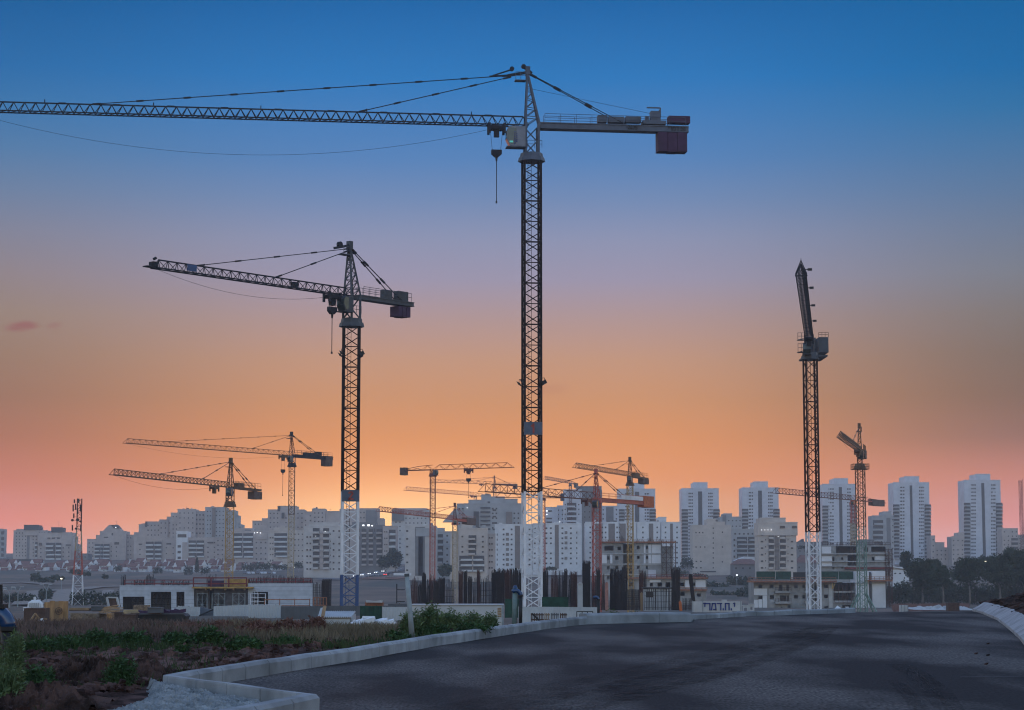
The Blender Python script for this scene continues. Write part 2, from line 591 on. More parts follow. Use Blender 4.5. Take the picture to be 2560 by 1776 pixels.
# ---------------------------------------------------------------- terrain
def grid_mesh(name, rows, mat, smooth=True, kind='structure'):
    """rows: equal-length lists of points."""
    mb = MB()
    m = len(rows[0])
    for r in rows:
        mb.v += [V(p) for p in r]
    for i in range(len(rows) - 1):
        for j in range(m - 1):
            mb.f.append((i * m + j, i * m + j + 1, (i + 1) * m + j + 1, (i + 1) * m + j))
    return tag(mb.build(name, mat, smooth=smooth), kind=kind)

def terrain_mat():
    m = pmat('dry_hillside', (.066, .043, .033), .95, .3, .03, col2=(.165, .112, .084), dirt=.0, lo=.3, hi=.7, detail=8)
    nt = m.node_tree
    b = nt.nodes['Principled BSDF']
    src = b.inputs['Base Color'].links[0].from_socket
    tc = nt.nodes.new('ShaderNodeTexCoord')
    n = nt.nodes.new('ShaderNodeTexNoise')
    n.inputs['Scale'].default_value = .022
    n.inputs['Detail'].default_value = 9
    n.inputs['Roughness'].default_value = .7
    mp = nt.nodes.new('ShaderNodeMapping')
    mp.inputs['Scale'].default_value = (1, .35, 1)
    mp.inputs['Location'].default_value = (31, 7, 0)
    nt.links.new(tc.outputs['Object'], mp.inputs[0])
    nt.links.new(mp.outputs[0], n.inputs['Vector'])
    r = nt.nodes.new('ShaderNodeMapRange')
    r.inputs['From Min'].default_value = .47
    r.inputs['From Max'].default_value = .56
    nt.links.new(n.outputs['Fac'], r.inputs['Value'])
    mx = nt.nodes.new('ShaderNodeMix')
    mx.data_type = 'RGBA'
    nt.links.new(r.outputs[0], mx.inputs[0])
    nt.links.new(src, mx.inputs[6])
    mx.inputs[7].default_value = (.045, .045, .038, 1)
    nt.links.new(mx.outputs[2], b.inputs['Base Color'])
    M['terrain'] = m
terrain_mat()
ys = [-60, -30, 0, 6, 12]
y = 12.0
while y < 2660:
    y += max(2.5, y * .022)
    ys.append(y)
rows = []
for y in ys:
    w = .80 * (max(y, 0) + 70)
    rows.append([(w * a / 110, y, ground(w * a / 110, y)) for a in range(-110, 111)])
rows.append([(p[0], p[1] + 20, p[2] - 12) for p in rows[-1]])
grid_mesh('terrain', rows, 'terrain')

# ---------------------------------------------------------------- road, kerbs
KL = [(15.2, -3.35), (20.8, -1.98), (24.6, -4.08), (27.1, -3.69), (32.9, -2.5), (39.1, -1.41), (44.5, -.28), (49.3, .79), (52.2, 1.5), (54.0, 2.15)]
XL = [(5, -5.0)] + KL + [(56.4, 5.1), (60, 5.4), (66, 9.4), (95, 14)]
KR = [(30, 7.95), (36.8, 9.4), (43, 10.8), (51, 12.5), (58, 13.95), (66, 15.4), (70.5, 16.1)]
XR = [(5, 2.8)] + KR + [(75, 17.0), (95, 21)]
m = pmat('fresh_asphalt', (.010, .0105, .0125), .7, .0, .8, col2=(.086, .076, .072), bump=.008, bscale=70, stretch=(.55, .16, 1), spec=.05, detail=9, lo=.43, hi=.62, dirt=.36)
n_ = m.node_tree
b_ = n_.nodes['Principled BSDF']
src = b_.inputs['Base Color'].links[0].from_socket
tcn = n_.nodes.new('ShaderNodeTexCoord')
g = n_.nodes.new('ShaderNodeTexNoise')
g.inputs['Scale'].default_value = 19
g.inputs['Detail'].default_value = 4
gm = n_.nodes.new('ShaderNodeMapping')
gm.inputs['Scale'].default_value = (1.6, .3, 1)
n_.links.new(tcn.outputs['Object'], gm.inputs[0])
n_.links.new(gm.outputs[0], g.inputs['Vector'])
gr = n_.nodes.new('ShaderNodeMapRange')
gr.inputs['From Min'].default_value = .3
gr.inputs['From Max'].default_value = .7
gr.inputs['To Min'].default_value = .25
gr.inputs['To Max'].default_value = 1.9
n_.links.new(g.outputs['Fac'], gr.inputs['Value'])
mu = n_.nodes.new('ShaderNodeMix')
mu.data_type = 'RGBA'
mu.blend_type = 'MULTIPLY'
mu.inputs[0].default_value = 1
n_.links.new(src, mu.inputs[6])
n_.links.new(gr.outputs[0], mu.inputs[7])
n_.links.new(mu.outputs[2], b_.inputs['Base Color'])
M['asphalt'] = m
rows = []
yy = sorted(set([5 + .5 * i for i in range(171)] + [k[0] for k in KL]))
for y in yy:
    a, b = interp(XL, y), interp(XR, y)
    rows.append([(a + (b - a) * t / 40, y, roadz(a + (b - a) * t / 40, y) + .012 * noise.noise(V((t * .5, y * .35, 1)))) for t in range(41)])
grid_mesh('road', rows, 'asphalt')

def sweep(path, prof, side, joint=1.0, jw=.016, z=lambda x, y: 0.0, jitter=0.0):
    """Sweep a kerb profile along a ground path; side=+1 puts it to the left of travel. Narrow grooves mark the joints."""
    P = [V((x, y, 0)) for y, x in path]
    seg = [(P[i + 1] - P[i]) for i in range(len(P) - 1)]
    norm = [V((-s.y, s.x, 0)).normalized() * side for s in seg]
    mb = MB()
    rings = []
    s_acc = 0.0
    rnd = random.Random(3)
    for i, s in enumerate(seg):
        Ls = s.length
        n0 = norm[i] if i == 0 else (norm[i - 1] + norm[i]) / (1 + norm[i - 1].dot(norm[i]))
        n1 = norm[i] if i == len(seg) - 1 else (norm[i] + norm[i + 1]) / (1 + norm[i].dot(norm[i + 1]))
        ds = [0.0]
        k = math.ceil(s_acc / joint + 1e-6) * joint - s_acc
        marks = []
        while k < Ls - .08:
            if k > .08:
                marks.append(k)
            k += joint
        pos = [(0.0, 0)]
        for q in marks:
            pos += [(q - jw, 0), (q - jw * .6, 1), (q + jw * .6, 1), (q + jw, 0)]
        if i == len(seg) - 1:
            pos.append((Ls, 0))
        s_acc += Ls
        for d, groove in pos:
            t = d / Ls
            nn = n0 * (1 - t) + n1 * t if (d == 0 or d == Ls) else norm[i]
            rings.append((P[i] + s * t, nn, groove))
    cx = sum(a for a, b in prof) / len(prof)
    m = len(prof)
    for c, nn, groove in rings:
        zz = z(c.x, c.y) + jitter * noise.noise(c * .9)
        for a, b in prof:
            if groove:
                a = a + (.018 if a < cx else -.018)
                b = b - .018 if b > 0 else b
            q = c + nn * a
            mb.v.append(V((q.x, q.y, b + zz)))
    for i in range(len(rings) - 1):
        for j in range(m):
            j2 = (j + 1) % m
            mb.f.append((i * m + j, (i + 1) * m + j, (i + 1) * m + j2, i * m + j2))
    mb.f.append(tuple(range(m)))
    mb.f.append(tuple(reversed(range(len(mb.v) - m, len(mb.v)))))
    return mb

prof = [(0, -.12), (-.004, .165), (.03, .205), (.15, .21), (.155, .19), (.155, -.12)]
tag(sweep(KL, prof, 1, jitter=.012).build('kerb', 'kerb'), kind='structure')
prof2 = [(0, .02), (0, .22), (.04, .27), (.26, .28), (.3, .25), (.3, -.1), (.02, -.1)]
o = tag(sweep([(53.6, 2.0), (54.6, 3.0), (55.6, 4.2), (56.2, 5.0)], prof2, 1, joint=1.4, jitter=.05).build('kerb', 'kerb'), kind='structure')
lowk = [(0, -.2), (0, .12), (.03, .15), (.2, .15), (.2, -.2)]
tag(sweep([(57.5, 3.6), (59, 5.4), (62, 7.2)], lowk, 1, z=roadz, jitter=.03).build('kerb', 'kerb'), kind='structure')
tag(sweep([(62.6, 7.0), (65, 9.2), (67.5, 11.5)], lowk, 1, z=roadz, jitter=.03).build('kerb', 'kerb'), kind='structure')
profr = [(0, -.12), (0, .075), (.05, .10), (.40, .31), (.46, .31), (.46, -.15)]
tag(sweep(KR, profr, -1, joint=.55, jw=.02, jitter=.03).build('kerb', pmat('pale_kerb_concrete', (.31, .31, .325), .85, .16, 4, bump=.008, bscale=40, dirt=.35)), kind='structure')

# tyre marks and seams on the asphalt
def strip(name, pts, w, mat, dz=.02):
    rows = []
    for i, p in enumerate(pts):
        a, b = V(pts[max(i - 1, 0)]), V(pts[min(i + 1, len(pts) - 1)])
        d = V((b.x - a.x, b.y - a.y, 0)).normalized()
        n = V((-d.y, d.x, 0)) * w / 2
        p = V(p)
        rows.append([(p.x - n.x, p.y - n.y, dz + roadz(p.x, p.y)), (p.x + n.x, p.y + n.y, dz + roadz(p.x, p.y))])
    return grid_mesh(name, rows, mat)

m = pmat('tyre_rubber_mark', (.004, .0045, .006), .75, .0, 9, col2=(.012, .012, .014), lo=.3, hi=.6, spec=.05)
M['tyremark'] = m
tn = m.node_tree
tb = tn.nodes['Principled BSDF']
tco = tn.nodes.new('ShaderNodeTexCoord')
nz = tn.nodes.new('ShaderNodeTexNoise')
nz.inputs['Scale'].default_value = 2.6
nz.inputs['Detail'].default_value = 8
tn.links.new(tco.outputs['Object'], nz.inputs['Vector'])
mr = tn.nodes.new('ShaderNodeMapRange')
mr.inputs['From Min'].default_value = .38
mr.inputs['From Max'].default_value = .66
mr.inputs['To Max'].default_value = .36
tn.links.new(nz.outputs['Fac'], mr.inputs['Value'])
tn.links.new(mr.outputs[0], tb.inputs['Alpha'])
M['seam'] = pmat('pale_dust_seam', (.10, .10, .105), .9, .3, 4)

def flat(px, py):
    D = CAMZ / -tanel(py)
    p = at(px, py, D)
    return (p.x, p.y)
for off, w in ((0, .2), (30, .2), (92, .2), (-300, .5), (-700, .45), (-800, .45), (-1200, .5), (-1320, .4)):
    if off >= 0:
        pts = [(2400 - off * .9, 1800), (2366 - off, 1742), (2328 - off, 1704), (2290 - off, 1678), (2258 - off, 1664)]
        pts = [flat(*q) for q in (pts if off < 60 else pts[:3])]
    else:
        pts = [flat(900 - off * .35, 1800), flat(1500 - off * .25, 1680), flat(1840 - off * .14, 1610), flat(2020 - off * .05, 1565)]
        pts = [V(q).lerp(V(r), t / 6) for q, r in zip([(*p_, 0) for p_ in pts], [(*p_, 0) for p_ in pts[1:]]) for t in range(6)]
    strip('tyre_mark', [V((q[0], q[1], 0)) for q in pts], w, 'tyremark')
for py, x0 in ((1660, 2310), (1694, 2400)):
    a, b = flat(x0, py + 2), flat(2620, py)
    strip('road_seam', [(*a, 0), ((a[0] + b[0]) / 2, (a[1] + b[1]) / 2, 0), (*b, 0)], .035, 'seam')

# ---------------------------------------------------------------- red earth on the left
def soil(name, c1, c2):
    m = pmat(name, c1, .95, .3, 2.6, col2=c2, bump=.06, bscale=11, lo=.42, hi=.62, detail=10, spec=.05, stretch=(1.3, .55, 1), dirt=.45)
    return m
M['soil'] = soil('red_brown_earth', (.034, .018, .015), (.155, .088, .077))
M['heapsoil'] = soil('brown_heaped_earth', (.026, .016, .013), (.095, .056, .047))
def soil_h(x, y):
    z = interp([(0, .12), (40, .1), (48, .02), (60, -.38), (75, -.93), (110, -1.8), (150, -2.7)], y)
    a = noise.fractal(V((x * 1.6, y * 1.3, 0)), .7, 2.2, 7) * .05
    a += max(0, noise.noise(V((x * 3.4, y * 3.0, 9)))) ** 2 * .14 + max(0, noise.noise(V((x * 8.1, y * 5.0, 2)))) ** 2 * .09
    a += .18 * noise.noise(V((x * .22, y * .17, 5)))
    return z + a
rows = []
y = 12.0
while y < 118:
    r = []
    xr = interp([(12, -4.6), (18, -4.1), (20, -3.95), (22.5, -3.9), (24, -4.15), (24.6, -4.25)] + [(q[0], q[1] - .13) for q in KL[3:]] + [(56.4, 4.6), (60, 5.0), (66, 8.8), (75, 11), (118, 14)], y)
    xl = -.30 * y - 1.5
    k = 170
    for j in range(k + 1):
        x = xl + (xr - xl) * j / k
        z = soil_h(x, y)
        e = sstep(1.2, 0.0, xr - x)
        zk = roadz(x, y) + (.15 if y > 25 else .05)
        if y > 56:
            zk = roadz(x, y) - .06
        r.append((x, y, z * (1 - e) + min(z, zk) * e))
    rows.append(r)
    y += .1 if y < 34 else (.25 if y < 60 else .8)
grid_mesh('dirt_ground', rows, 'soil', smooth=False)

# clods banked up beside the weeds
def mound(name, label, cx, cy, rx, ry, h, mat, n=70, rough=.35, seed=0, cat='earth heap'):
    mb = MB()
    base = V((cx, cy, 0))
    for i in range(n + 1):
        for j in range(n + 1):
            u, v = i / n * 2 - 1, j / n * 2 - 1
            x, y = cx + u * rx, cy + v * ry
            q = max(0.0, 1 - (u * u + v * v))
            p = V((x * 4.2, y * 3.0, seed))
            z = h * q ** .8 * (1 + .5 * rough * noise.fractal(p, .7, 2.2, 7)) + q ** .3 * rough * h * (.5 * max(0, noise.noise(p * 2.7)) + .3 * noise.fractal(p * 4.1, .6, 2.2, 4))
            mb.v.append(V((x, y, soil_h(x, y) - .06 + z)))
    for i in range(n):
        for j in range(n):
            mb.f.append((i * (n + 1) + j, (i + 1) * (n + 1) + j, (i + 1) * (n + 1) + j + 1, i * (n + 1) + j + 1))
    return tag(mb.build(name, mat, base=(cx, cy, soil_h(cx, cy))), label, cat)

mound('earth_heap', 'low heap of dark red clods beside the weeds at the left edge', -5.35, 26.6, .95, 1.7, .26, 'heapsoil', n=110, rough=.9, seed=2)
mound('earth_heap', 'small spoil heap of dark earth at the bottom edge left of the concrete spill', -4.75, 19.6, .7, 1.3, .17, 'heapsoil', n=100, rough=1.0, seed=5)

# heap of earth behind the right-hand kerb
mb = MB()
n0, n1 = 120, 90
for i in range(n0 + 1):
    y = 30 + i * .48
    for j in range(n1 + 1):
        off = .40 + (j / n1) ** 1.3 * 15
        x = interp(XR, y) + off
        rise = .20 + 1.35 * sstep(0, 4.0, off - .4) + .6 * sstep(3, 10, off)
        rise *= sstep(84, 69, y)
        p = V((x * 1.25, y * 1.1, 4))
        z = rise + (.20 * noise.fractal(p, .6, 2.2, 8) + .2 * max(0, noise.noise(p * 2.3)) + .08 * noise.fractal(p * 5, .6, 2.2, 3)) * sstep(0, 1.2, off - .1)
        mb.v.append(V((x, y, z + roadz(x, y) * .5)))
for i in range(n0):
    for j in range(n1):
        mb.f.append((i * (n1 + 1) + j, i * (n1 + 1) + j + 1, (i + 1) * (n1 + 1) + j + 1, (i + 1) * (n1 + 1) + j))
tag(mb.build('earth_heap', 'heapsoil', base=(20, 50, 0)), 'long heap of dug brown earth behind the pale kerb on the right', 'earth heap')

# rough concrete dumped inside the kerb corner
pmat('crumbly_grey_concrete', (.15, .165, .175), .95, .3, 6, col2=(.36, .37, .38), bump=.04, bscale=30, lo=.3, hi=.7, spec=.15, dirt=.3)
M['spill'] = MATS['crumbly_grey_concrete']
mb = MB()
nu, nv = 300, 130
for i in range(nu + 1):
    y = 17.0 + (24.75 - 17.0) * i / nu
    if y < 20.8:
        xr = interp(KL[:2], y) - .155
    else:
        xr = interp(KL[1:3], y) - .20
    xl = interp([(15, -4.7), (18, -4.25), (20, -4.1), (22.5, -4.05), (24, -4.3), (24.75, -4.45)], y) + .14 * noise.noise(V((y * 1.7, 3, 1)))
    xl = min(xl, xr - .05)
    for j in range(nv + 1):
        t = j / nv
        x = xl + (xr - xl) * t
        p = V((x * 5.0, y * 4.6, 8))
        z = .035 + .14 * sstep(0, .3, t) * (1 - .8 * t) + .035 * noise.fractal(p, .5, 2.2, 8) + .035 * max(0, noise.noise(p * 1.9)) + .03 * noise.noise(p * 7)
        mb.v.append(V((x, y, z)))
for i in range(nu):
    for j in range(nv):
        mb.f.append((i * (nv + 1) + j, i * (nv + 1) + j + 1, (i + 1) * (nv + 1) + j + 1, (i + 1) * (nv + 1) + j))
tag(mb.build('concrete_spill', 'spill', base=(-3.4, 20, 0)), 'rough grey concrete dumped inside the kerb corner at the bottom', 'concrete')
# ---------------------------------------------------------------- tower cranes
def kx(px, py):
    return at(px, py, 1.0).x

def lattice(mb, c, w, h, n, yaw, chord, diag, taper=1.0, horiz=True, w2=None):
    """Four-legged lattice from centre c upwards."""
    c = V(c)
    w2 = w2 if w2 is not None else w
    def cor(k, t):
        a = yaw + math.pi / 4 + k * math.pi / 2
        r = (w + (w2 - w) * t) / math.sqrt(2)
        return c + V((math.cos(a) * r, math.sin(a) * r, h * t))
    for k in range(4):
        mb.bar(cor(k, 0), cor(k, 1), chord)
    for i in range(n):
        t0, t1 = i / n, (i + 1) / n
        for k in range(4):
            if k == 2:                                 # crossed braces on the face towards the road, single ones on the flanks
                mb.bar(cor(k, t0), cor(k + 1, t1), diag)
                mb.bar(cor(k + 1, t0), cor(k, t1), diag)
            elif k == 0:
                continue
            elif i % 2 == 0:
                mb.bar(cor(k, t0), cor(k + 1, t1), diag)
            else:
                mb.bar(cor(k + 1, t0), cor(k, t1), diag)
            if horiz and (i % 2 == 0):
                mb.bar(cor(k, t0), cor(k + 1, t0), diag * (1.5 if i == 0 else 1))

def rail(mb, a, b, h, n, r=.05):
    a, b = V(a), V(b)
    for i in range(n + 1):
        p = a.lerp(b, i / n)
        mb.bar(p, p + V((0, 0, h)), r)
    for hh in (h, h * .52):
        mb.bar(a + V((0, 0, hh)), b + V((0, 0, hh)), r)

def crane(name, label, D, mx, brow, ztop, w, secs, zr, tip, cend, group='tower cranes on the building sites', zb=None, yaw=.14, sech=5.0, np=4, chord=.2,
          diag=.09, hu=None, jh=1.0, jw=1.1, jp=1.25, jmat='jibsteel', hp=6.0, pmatl=None, ties=(), ctie=None, trolley=None, hook=None, cmat='headpaint', ballast=None,
          bmat='ballast', cab=True, cabmat='greypaint', flat=False, lights=None, ladder=True, sag=0.0, topw=None, mastname='mast_section', jlen=None, clen=None, jdir=None,
          beam=(.75, 1.3), houses=(), railn=8, ringw=1.25, platform=False, jch=.13, cabside=1, pk=None, axis=None, cabk=1.0, jbr=True):
    B = at(mx, brow, D)
    zb = ground(B.x, D) - .3 if zb is None else zb
    B = V((B.x, D, zb))
    T = {}
    root = V((B.x, B.y, zr))
    if jdir is None:
        tD = dof(tip[1], zr)
        tp = at(tip[0], tip[1], tD)
        j = V((tp.x - B.x, tp.y - B.y, 0))
        jl = j.length
        j.normalize()
    else:
        j, jl = V((*jdir, 0)).normalized(), jlen
    sd = V((-j.y, j.x, 0))
    if sd.y > 0:
        sd = -sd                                   # side facing the road
    def along(px, py=1100):
        k = kx(px, py)
        return (k * D - B.x) / (j.x - k * j.y)
    up = V((0, 0, 1))
    t = thing(name, label, 'crane', B, group)
    # mast: equal sections, one object each
    H = ztop - zb
    n = max(1, round(H / sech))
    sh = H / n
    cache = {}
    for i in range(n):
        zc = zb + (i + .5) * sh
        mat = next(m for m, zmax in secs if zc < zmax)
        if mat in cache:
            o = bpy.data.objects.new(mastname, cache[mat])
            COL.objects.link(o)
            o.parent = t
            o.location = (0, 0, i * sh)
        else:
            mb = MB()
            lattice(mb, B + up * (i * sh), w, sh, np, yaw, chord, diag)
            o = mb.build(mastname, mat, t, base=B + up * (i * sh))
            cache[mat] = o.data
    if ladder:
        zsplit = secs[0][1] if len(secs) > 1 else ztop
        for z0, z1, mat in ((zb + .5, min(zsplit, ztop), secs[0][0]), (min(zsplit, ztop), ztop, secs[-1][0])):
            if z1 - z0 < 2:
                continue
            mb = MB()
            p = B + V((-.12 * w, -.12 * w, 0))
            for s in (-.2, .2):
                mb.bar(V((p.x + s, p.y, z0)), V((p.x + s, p.y, z1)), .05)
            z = z0
            while z < z1:
                mb.bar(V((p.x - .2, p.y, z)), V((p.x + .2, p.y, z)), .04)
                z += .6
            mb.build('ladder', mat, t)
    # slewing ring
    hr = 1.0 if w > 1.4 else .8
    mb = MB()
    rr = w * ringw * .62
    mb.path([V((B.x, B.y, ztop)), V((B.x, B.y, ztop + hr * .5))], rr * 1.08, 8, rr)
    mb.path([V((B.x, B.y, ztop + hr * .5)), V((B.x, B.y, ztop + hr))], rr * .92, 8, rr * .86)
    mb.build('slewing_ring', cmat, t)
    if platform:
        mb = MB()
        r = w * 1.05
        zp = ztop - .2
        mb.box(B.x - r, B.x + r, B.y - r, B.y + r, zp, zp + .12)
        for a, b in (((-r, -r), (r, -r)), ((r, -r), (r, r)), ((r, r), (-r, r)), ((-r, r), (-r, -r))):
            rail(mb, (B.x + a[0], B.y + a[1], zp), (B.x + b[0], B.y + b[1], zp), 1.1, 4, .06)
        mb.build('platform', secs[-1][0], t)
    # slewing tower between ring and jib
    tw = topw or w * .78
    za = ztop + hr
    jyaw = math.atan2(j.y, j.x)
    if zr - za > .4:
        mb = MB()
        lattice(mb, V((B.x, B.y, za)), tw, zr - za, max(1, round((zr - za) / (tw * .9))), jyaw, chord, diag * 1.15)
        mb.build('slewing_tower', cmat, t)
    # jib
    npan = max(4, round(jl / jp))
    st = .25 * tw
    mb = MB()
    def bot(s, q):
        return root + j * q + sd * (s * jw / 2)
    def top(q):
        return root + j * q + up * jh
    for s in (-1, 1):
        mb.bar(bot(s, st), bot(s, jl), jch)
    q0, q1 = st + .5 * (jl - st) / npan, jl - .5 * (jl - st) / npan
    mb.bar(top(q0), top(q1), jch * 1.1)
    dj = jch * .55
    for i in range(npan):
        a, b = st + (jl - st) * i / npan, st + (jl - st) * (i + 1) / npan
        m = (a + b) / 2
        for s in (-1, 1):
            mb.bar(bot(s, a), top(m), dj)
            mb.bar(top(m), bot(s, b), dj)
        if jbr or i % 2 == 0:
            mb.bar(bot(1, a), bot(-1, b if jbr else a), dj)
    jo = mb.build('jib', jmat, t)
    # counter-jib
    cl = clen if clen else -along(cend)
    ce = root - j * cl
    bh, bw = beam
    if flat:
        mb = MB()
        nn = max(3, round(cl / (jp * 1.3)))
        for s in (-1, 1):
            mb.bar(root + sd * s * bw / 2, ce + sd * s * bw / 2, jch * 1.6)
        mb.bar(root + up * jh, root - j * cl * .45 + up * jh * .8, jch)
        mb.bar(root - j * cl * .45 + up * jh * .8, ce + up * .15, jch)
        for i in range(nn):
            a, b = cl * i / nn, cl * (i + 1) / nn
            hh = jh * .9 if (a + b) / 2 < cl * .45 else jh * .45
            for s in (-1, 1):
                mb.bar(root - j * a + sd * s * bw / 2, root - j * (a + b) / 2 + up * hh, dj)
                mb.bar(root - j * (a + b) / 2 + up * hh, root - j * b + sd * s * bw / 2, dj)
        co = mb.build('counter_jib', cmat, t)
    else:
        mb = MB()
        c = root - j * (cl / 2 + tw * .25)
        mb.obox(c + up * (bh * .02), j * (cl / 2 - tw * .25), sd * bw / 2, up * bh / 2)
        for s in (-1, 1):
            for zz in (-1, 1):
                mb.obox(c + sd * s * (bw / 2 + .05) + up * (bh * .02 + zz * (bh / 2 - .06)), j * (cl / 2 - tw * .25), sd * .05, up * .06)
        co = mb.build('counter_jib', cmat, t)
        mb = MB()
        for s in (-1, 1):
            rail(mb, root - j * tw + sd * s * bw / 2 + up * bh * .52, ce + j * .4 + sd * s * bw / 2 + up * bh * .52, 1.05, railn, .05)
        mb.build('railing', cmat, t)
    for (a, b, h, zo, nm) in houses:               # boxes standing on the counter-jib: from, to, height
        mb = MB()
        mb.obox(root - j * (cl * (a + b) / 2) + up * (bh * .55 + zo + h / 2), j * (cl * (b - a) / 2), sd * bw * .36, up * h / 2)
        mb.build(nm, cmat, t)
    if ballast:
        a, b, z0, z1 = ballast
        mb = MB()
        k = 3
        for i in range(k):
            u0, u1 = a + (b - a) * i / k, a + (b - a) * (i + 1) / k
            mb.obox(root - j * (cl * (u0 + u1) / 2) + up * ((z0 + z1) / 2 - .04 * (i % 2)), j * (cl * (u1 - u0) / 2 - .03), sd * bw * .62, up * (z1 - z0) / 2)
        mb.obox(root - j * (cl * (a + b) / 2) + up * ((z0 + z1) / 2), j * (cl * (b - a) / 2 - .1), sd * bw * .5, up * (z1 - z0) / 2 * .9)
        mb.build('counterweight', bmat, t)
    # peak with tie bars
    if not flat:
        ax = axis if axis is not None else tw * .3
        ap = root + j * ax + up * hp
        mb = MB()
        nseg = max(3, round(hp / 1.1))
        legs = []
        for s in (-1, 1):
            legs.append((root + j * tw * .5 + sd * s * tw * .45, ap + sd * s * .16 + j * .05))
        for s in (-1, 1):
            legs.append((root - j * tw * .62 + sd * s * tw * .45, ap - up * (0.5 if pk is None else pk) + sd * s * .16 - j * .08))
        for p, q in legs:
            mb.bar(p, q, chord * .8)
        for i in range(nseg):
            t0, t1 = i / nseg, (i + 1) / nseg
            for (a, b) in ((0, 2), (1, 3), (0, 1), (2, 3)):
                mb.bar(legs[a][0].lerp(legs[a][1], t0), legs[b][0].lerp(legs[b][1], t1), diag * .8)
                mb.bar(legs[a][0].lerp(legs[a][1], t1), legs[b][0].lerp(legs[b][1], t1), diag * .7)
        mb.obox(ap + up * .1, j * .28, sd * .3, up * .5)
        mb.build('tower_peak', pmatl or cmat, t)
        mb = MB()
        mb.obox(ap + j * .9 - up * 1.15, j * .65, sd * .5, up * .05)
        rail(mb, ap + j * 1.5 + sd * .5 - up * 1.12, ap + j * .3 + sd * .5 - up * 1.12, .95, 2, .05)
        mb.build('peak_platform', pmatl or cmat, t)
        for q in ties:
            e = top(q)
            mb = MB()
            a = ap - up * .1
            mb.bar(a, e, .09)
            nl = max(2, round((e - a).length / 5.2))
            dv = (e - a).normalized()
            for i in range(nl + 1):
                c = a.lerp(e, i / nl)
                ln = .45 if 0 < i < nl else .9
                mb.bar(c - dv * ln * (0 if i == 0 else 1), c + dv * ln * (0 if i == nl else 1), .2)
            mb.build('tie_bar', jmat, t)
        if ctie:
            for s in (-1, 1):
                e = root - j * cl * ctie + sd * s * bw * .4 + up * bh * .5
                a = ap + sd * s * .12 - up * .15
                mb = MB()
                mb.bar(a, e, .085)
                dv = (e - a).normalized()
                for q in (.0, .3, .62, 1.0):
                    c = a.lerp(e, q)
                    mb.bar(c - dv * (.45 if q > 0 else 0), c + dv * (.45 if 0 < q < 1 else (0 if q == 1 else 1.2)), .19)
                mb.build('tie_bar', jmat, t)
    # cab
    if cab:
        cw, ch, cl_ = .66 * w, .95 * w * cabk, .9 * w * cabk
        ctr = B + j * (tw * .5 + cl_ * .55) + sd * (tw * .35) * cabside + up * (zr - zb - ch * .62)
        mb = MB()
        pr = [(-cl_ / 2, -ch / 2), (cl_ * .3, -ch / 2), (cl_ / 2, -ch * .12), (cl_ / 2 - .05, ch * .3), (cl_ * .38, ch / 2), (-cl_ / 2, ch / 2)]
        n_ = len(pr)
        vs = [ctr + j * a + up * b + sd * cw / 2 for a, b in pr] + [ctr + j * a + up * b - sd * cw / 2 for a, b in pr]
        mb.add(vs, [tuple(range(n_)), tuple(range(2 * n_ - 1, n_ - 1, -1))] + [(i, i + n_, (i + 1) % n_ + n_, (i + 1) % n_) for i in range(n_)])
        cabo = mb.build('cab', cabmat, t)
        mb = MB()
        pg = [(-.02, -ch * .38), (cl_ * .26, -ch * .42), (cl_ * .47, -ch * .1), (cl_ * .45, ch * .26), (cl_ * .34, ch * .42), (-.02, ch * .42)]
        vs = [ctr + j * a + up * b + sd * (cw / 2 + .03) for a, b in pg] + [ctr + j * a + up * b + sd * (cw / 2 - .1) for a, b in pg]
        mb.add(vs, [tuple(range(n_)), tuple(range(2 * n_ - 1, n_ - 1, -1))] + [(i, i + n_, (i + 1) % n_ + n_, (i + 1) % n_) for i in range(n_)])
        for (a, b), (c, d) in (((cl_ / 2, -ch * .1), (cl_ / 2 - .05, ch * .28)), ((cl_ * .32, -ch * .47), (cl_ * .49, -ch * .14))):
            m0 = ctr + j * (a + c) / 2 + up * (b + d) / 2
            dv = (j * (c - a) + up * (d - b))
            nv = V((0, 0, 0)) + dv.cross(sd).normalized()
            mb.obox(m0, dv / 2, sd * cw * .44, nv * .03)
        mb.build('cab_window', 'cabglass', cabo)
        T['cab'] = (cabo, ctr, cw, ch, cl_)
        mb = MB()
        mb.obox(ctr - up * (ch / 2 + .1), j * cl_ * .5, sd * cw * .6, up * .05)
        rail(mb, ctr - j * cl_ * .5 - up * (ch / 2 + .06) - j * tw * 1.35, ctr - j * cl_ * .5 - up * (ch / 2 + .06) - j * tw * .2, .9, 2, .05)
        mb.build('cab_platform', cmat, t)
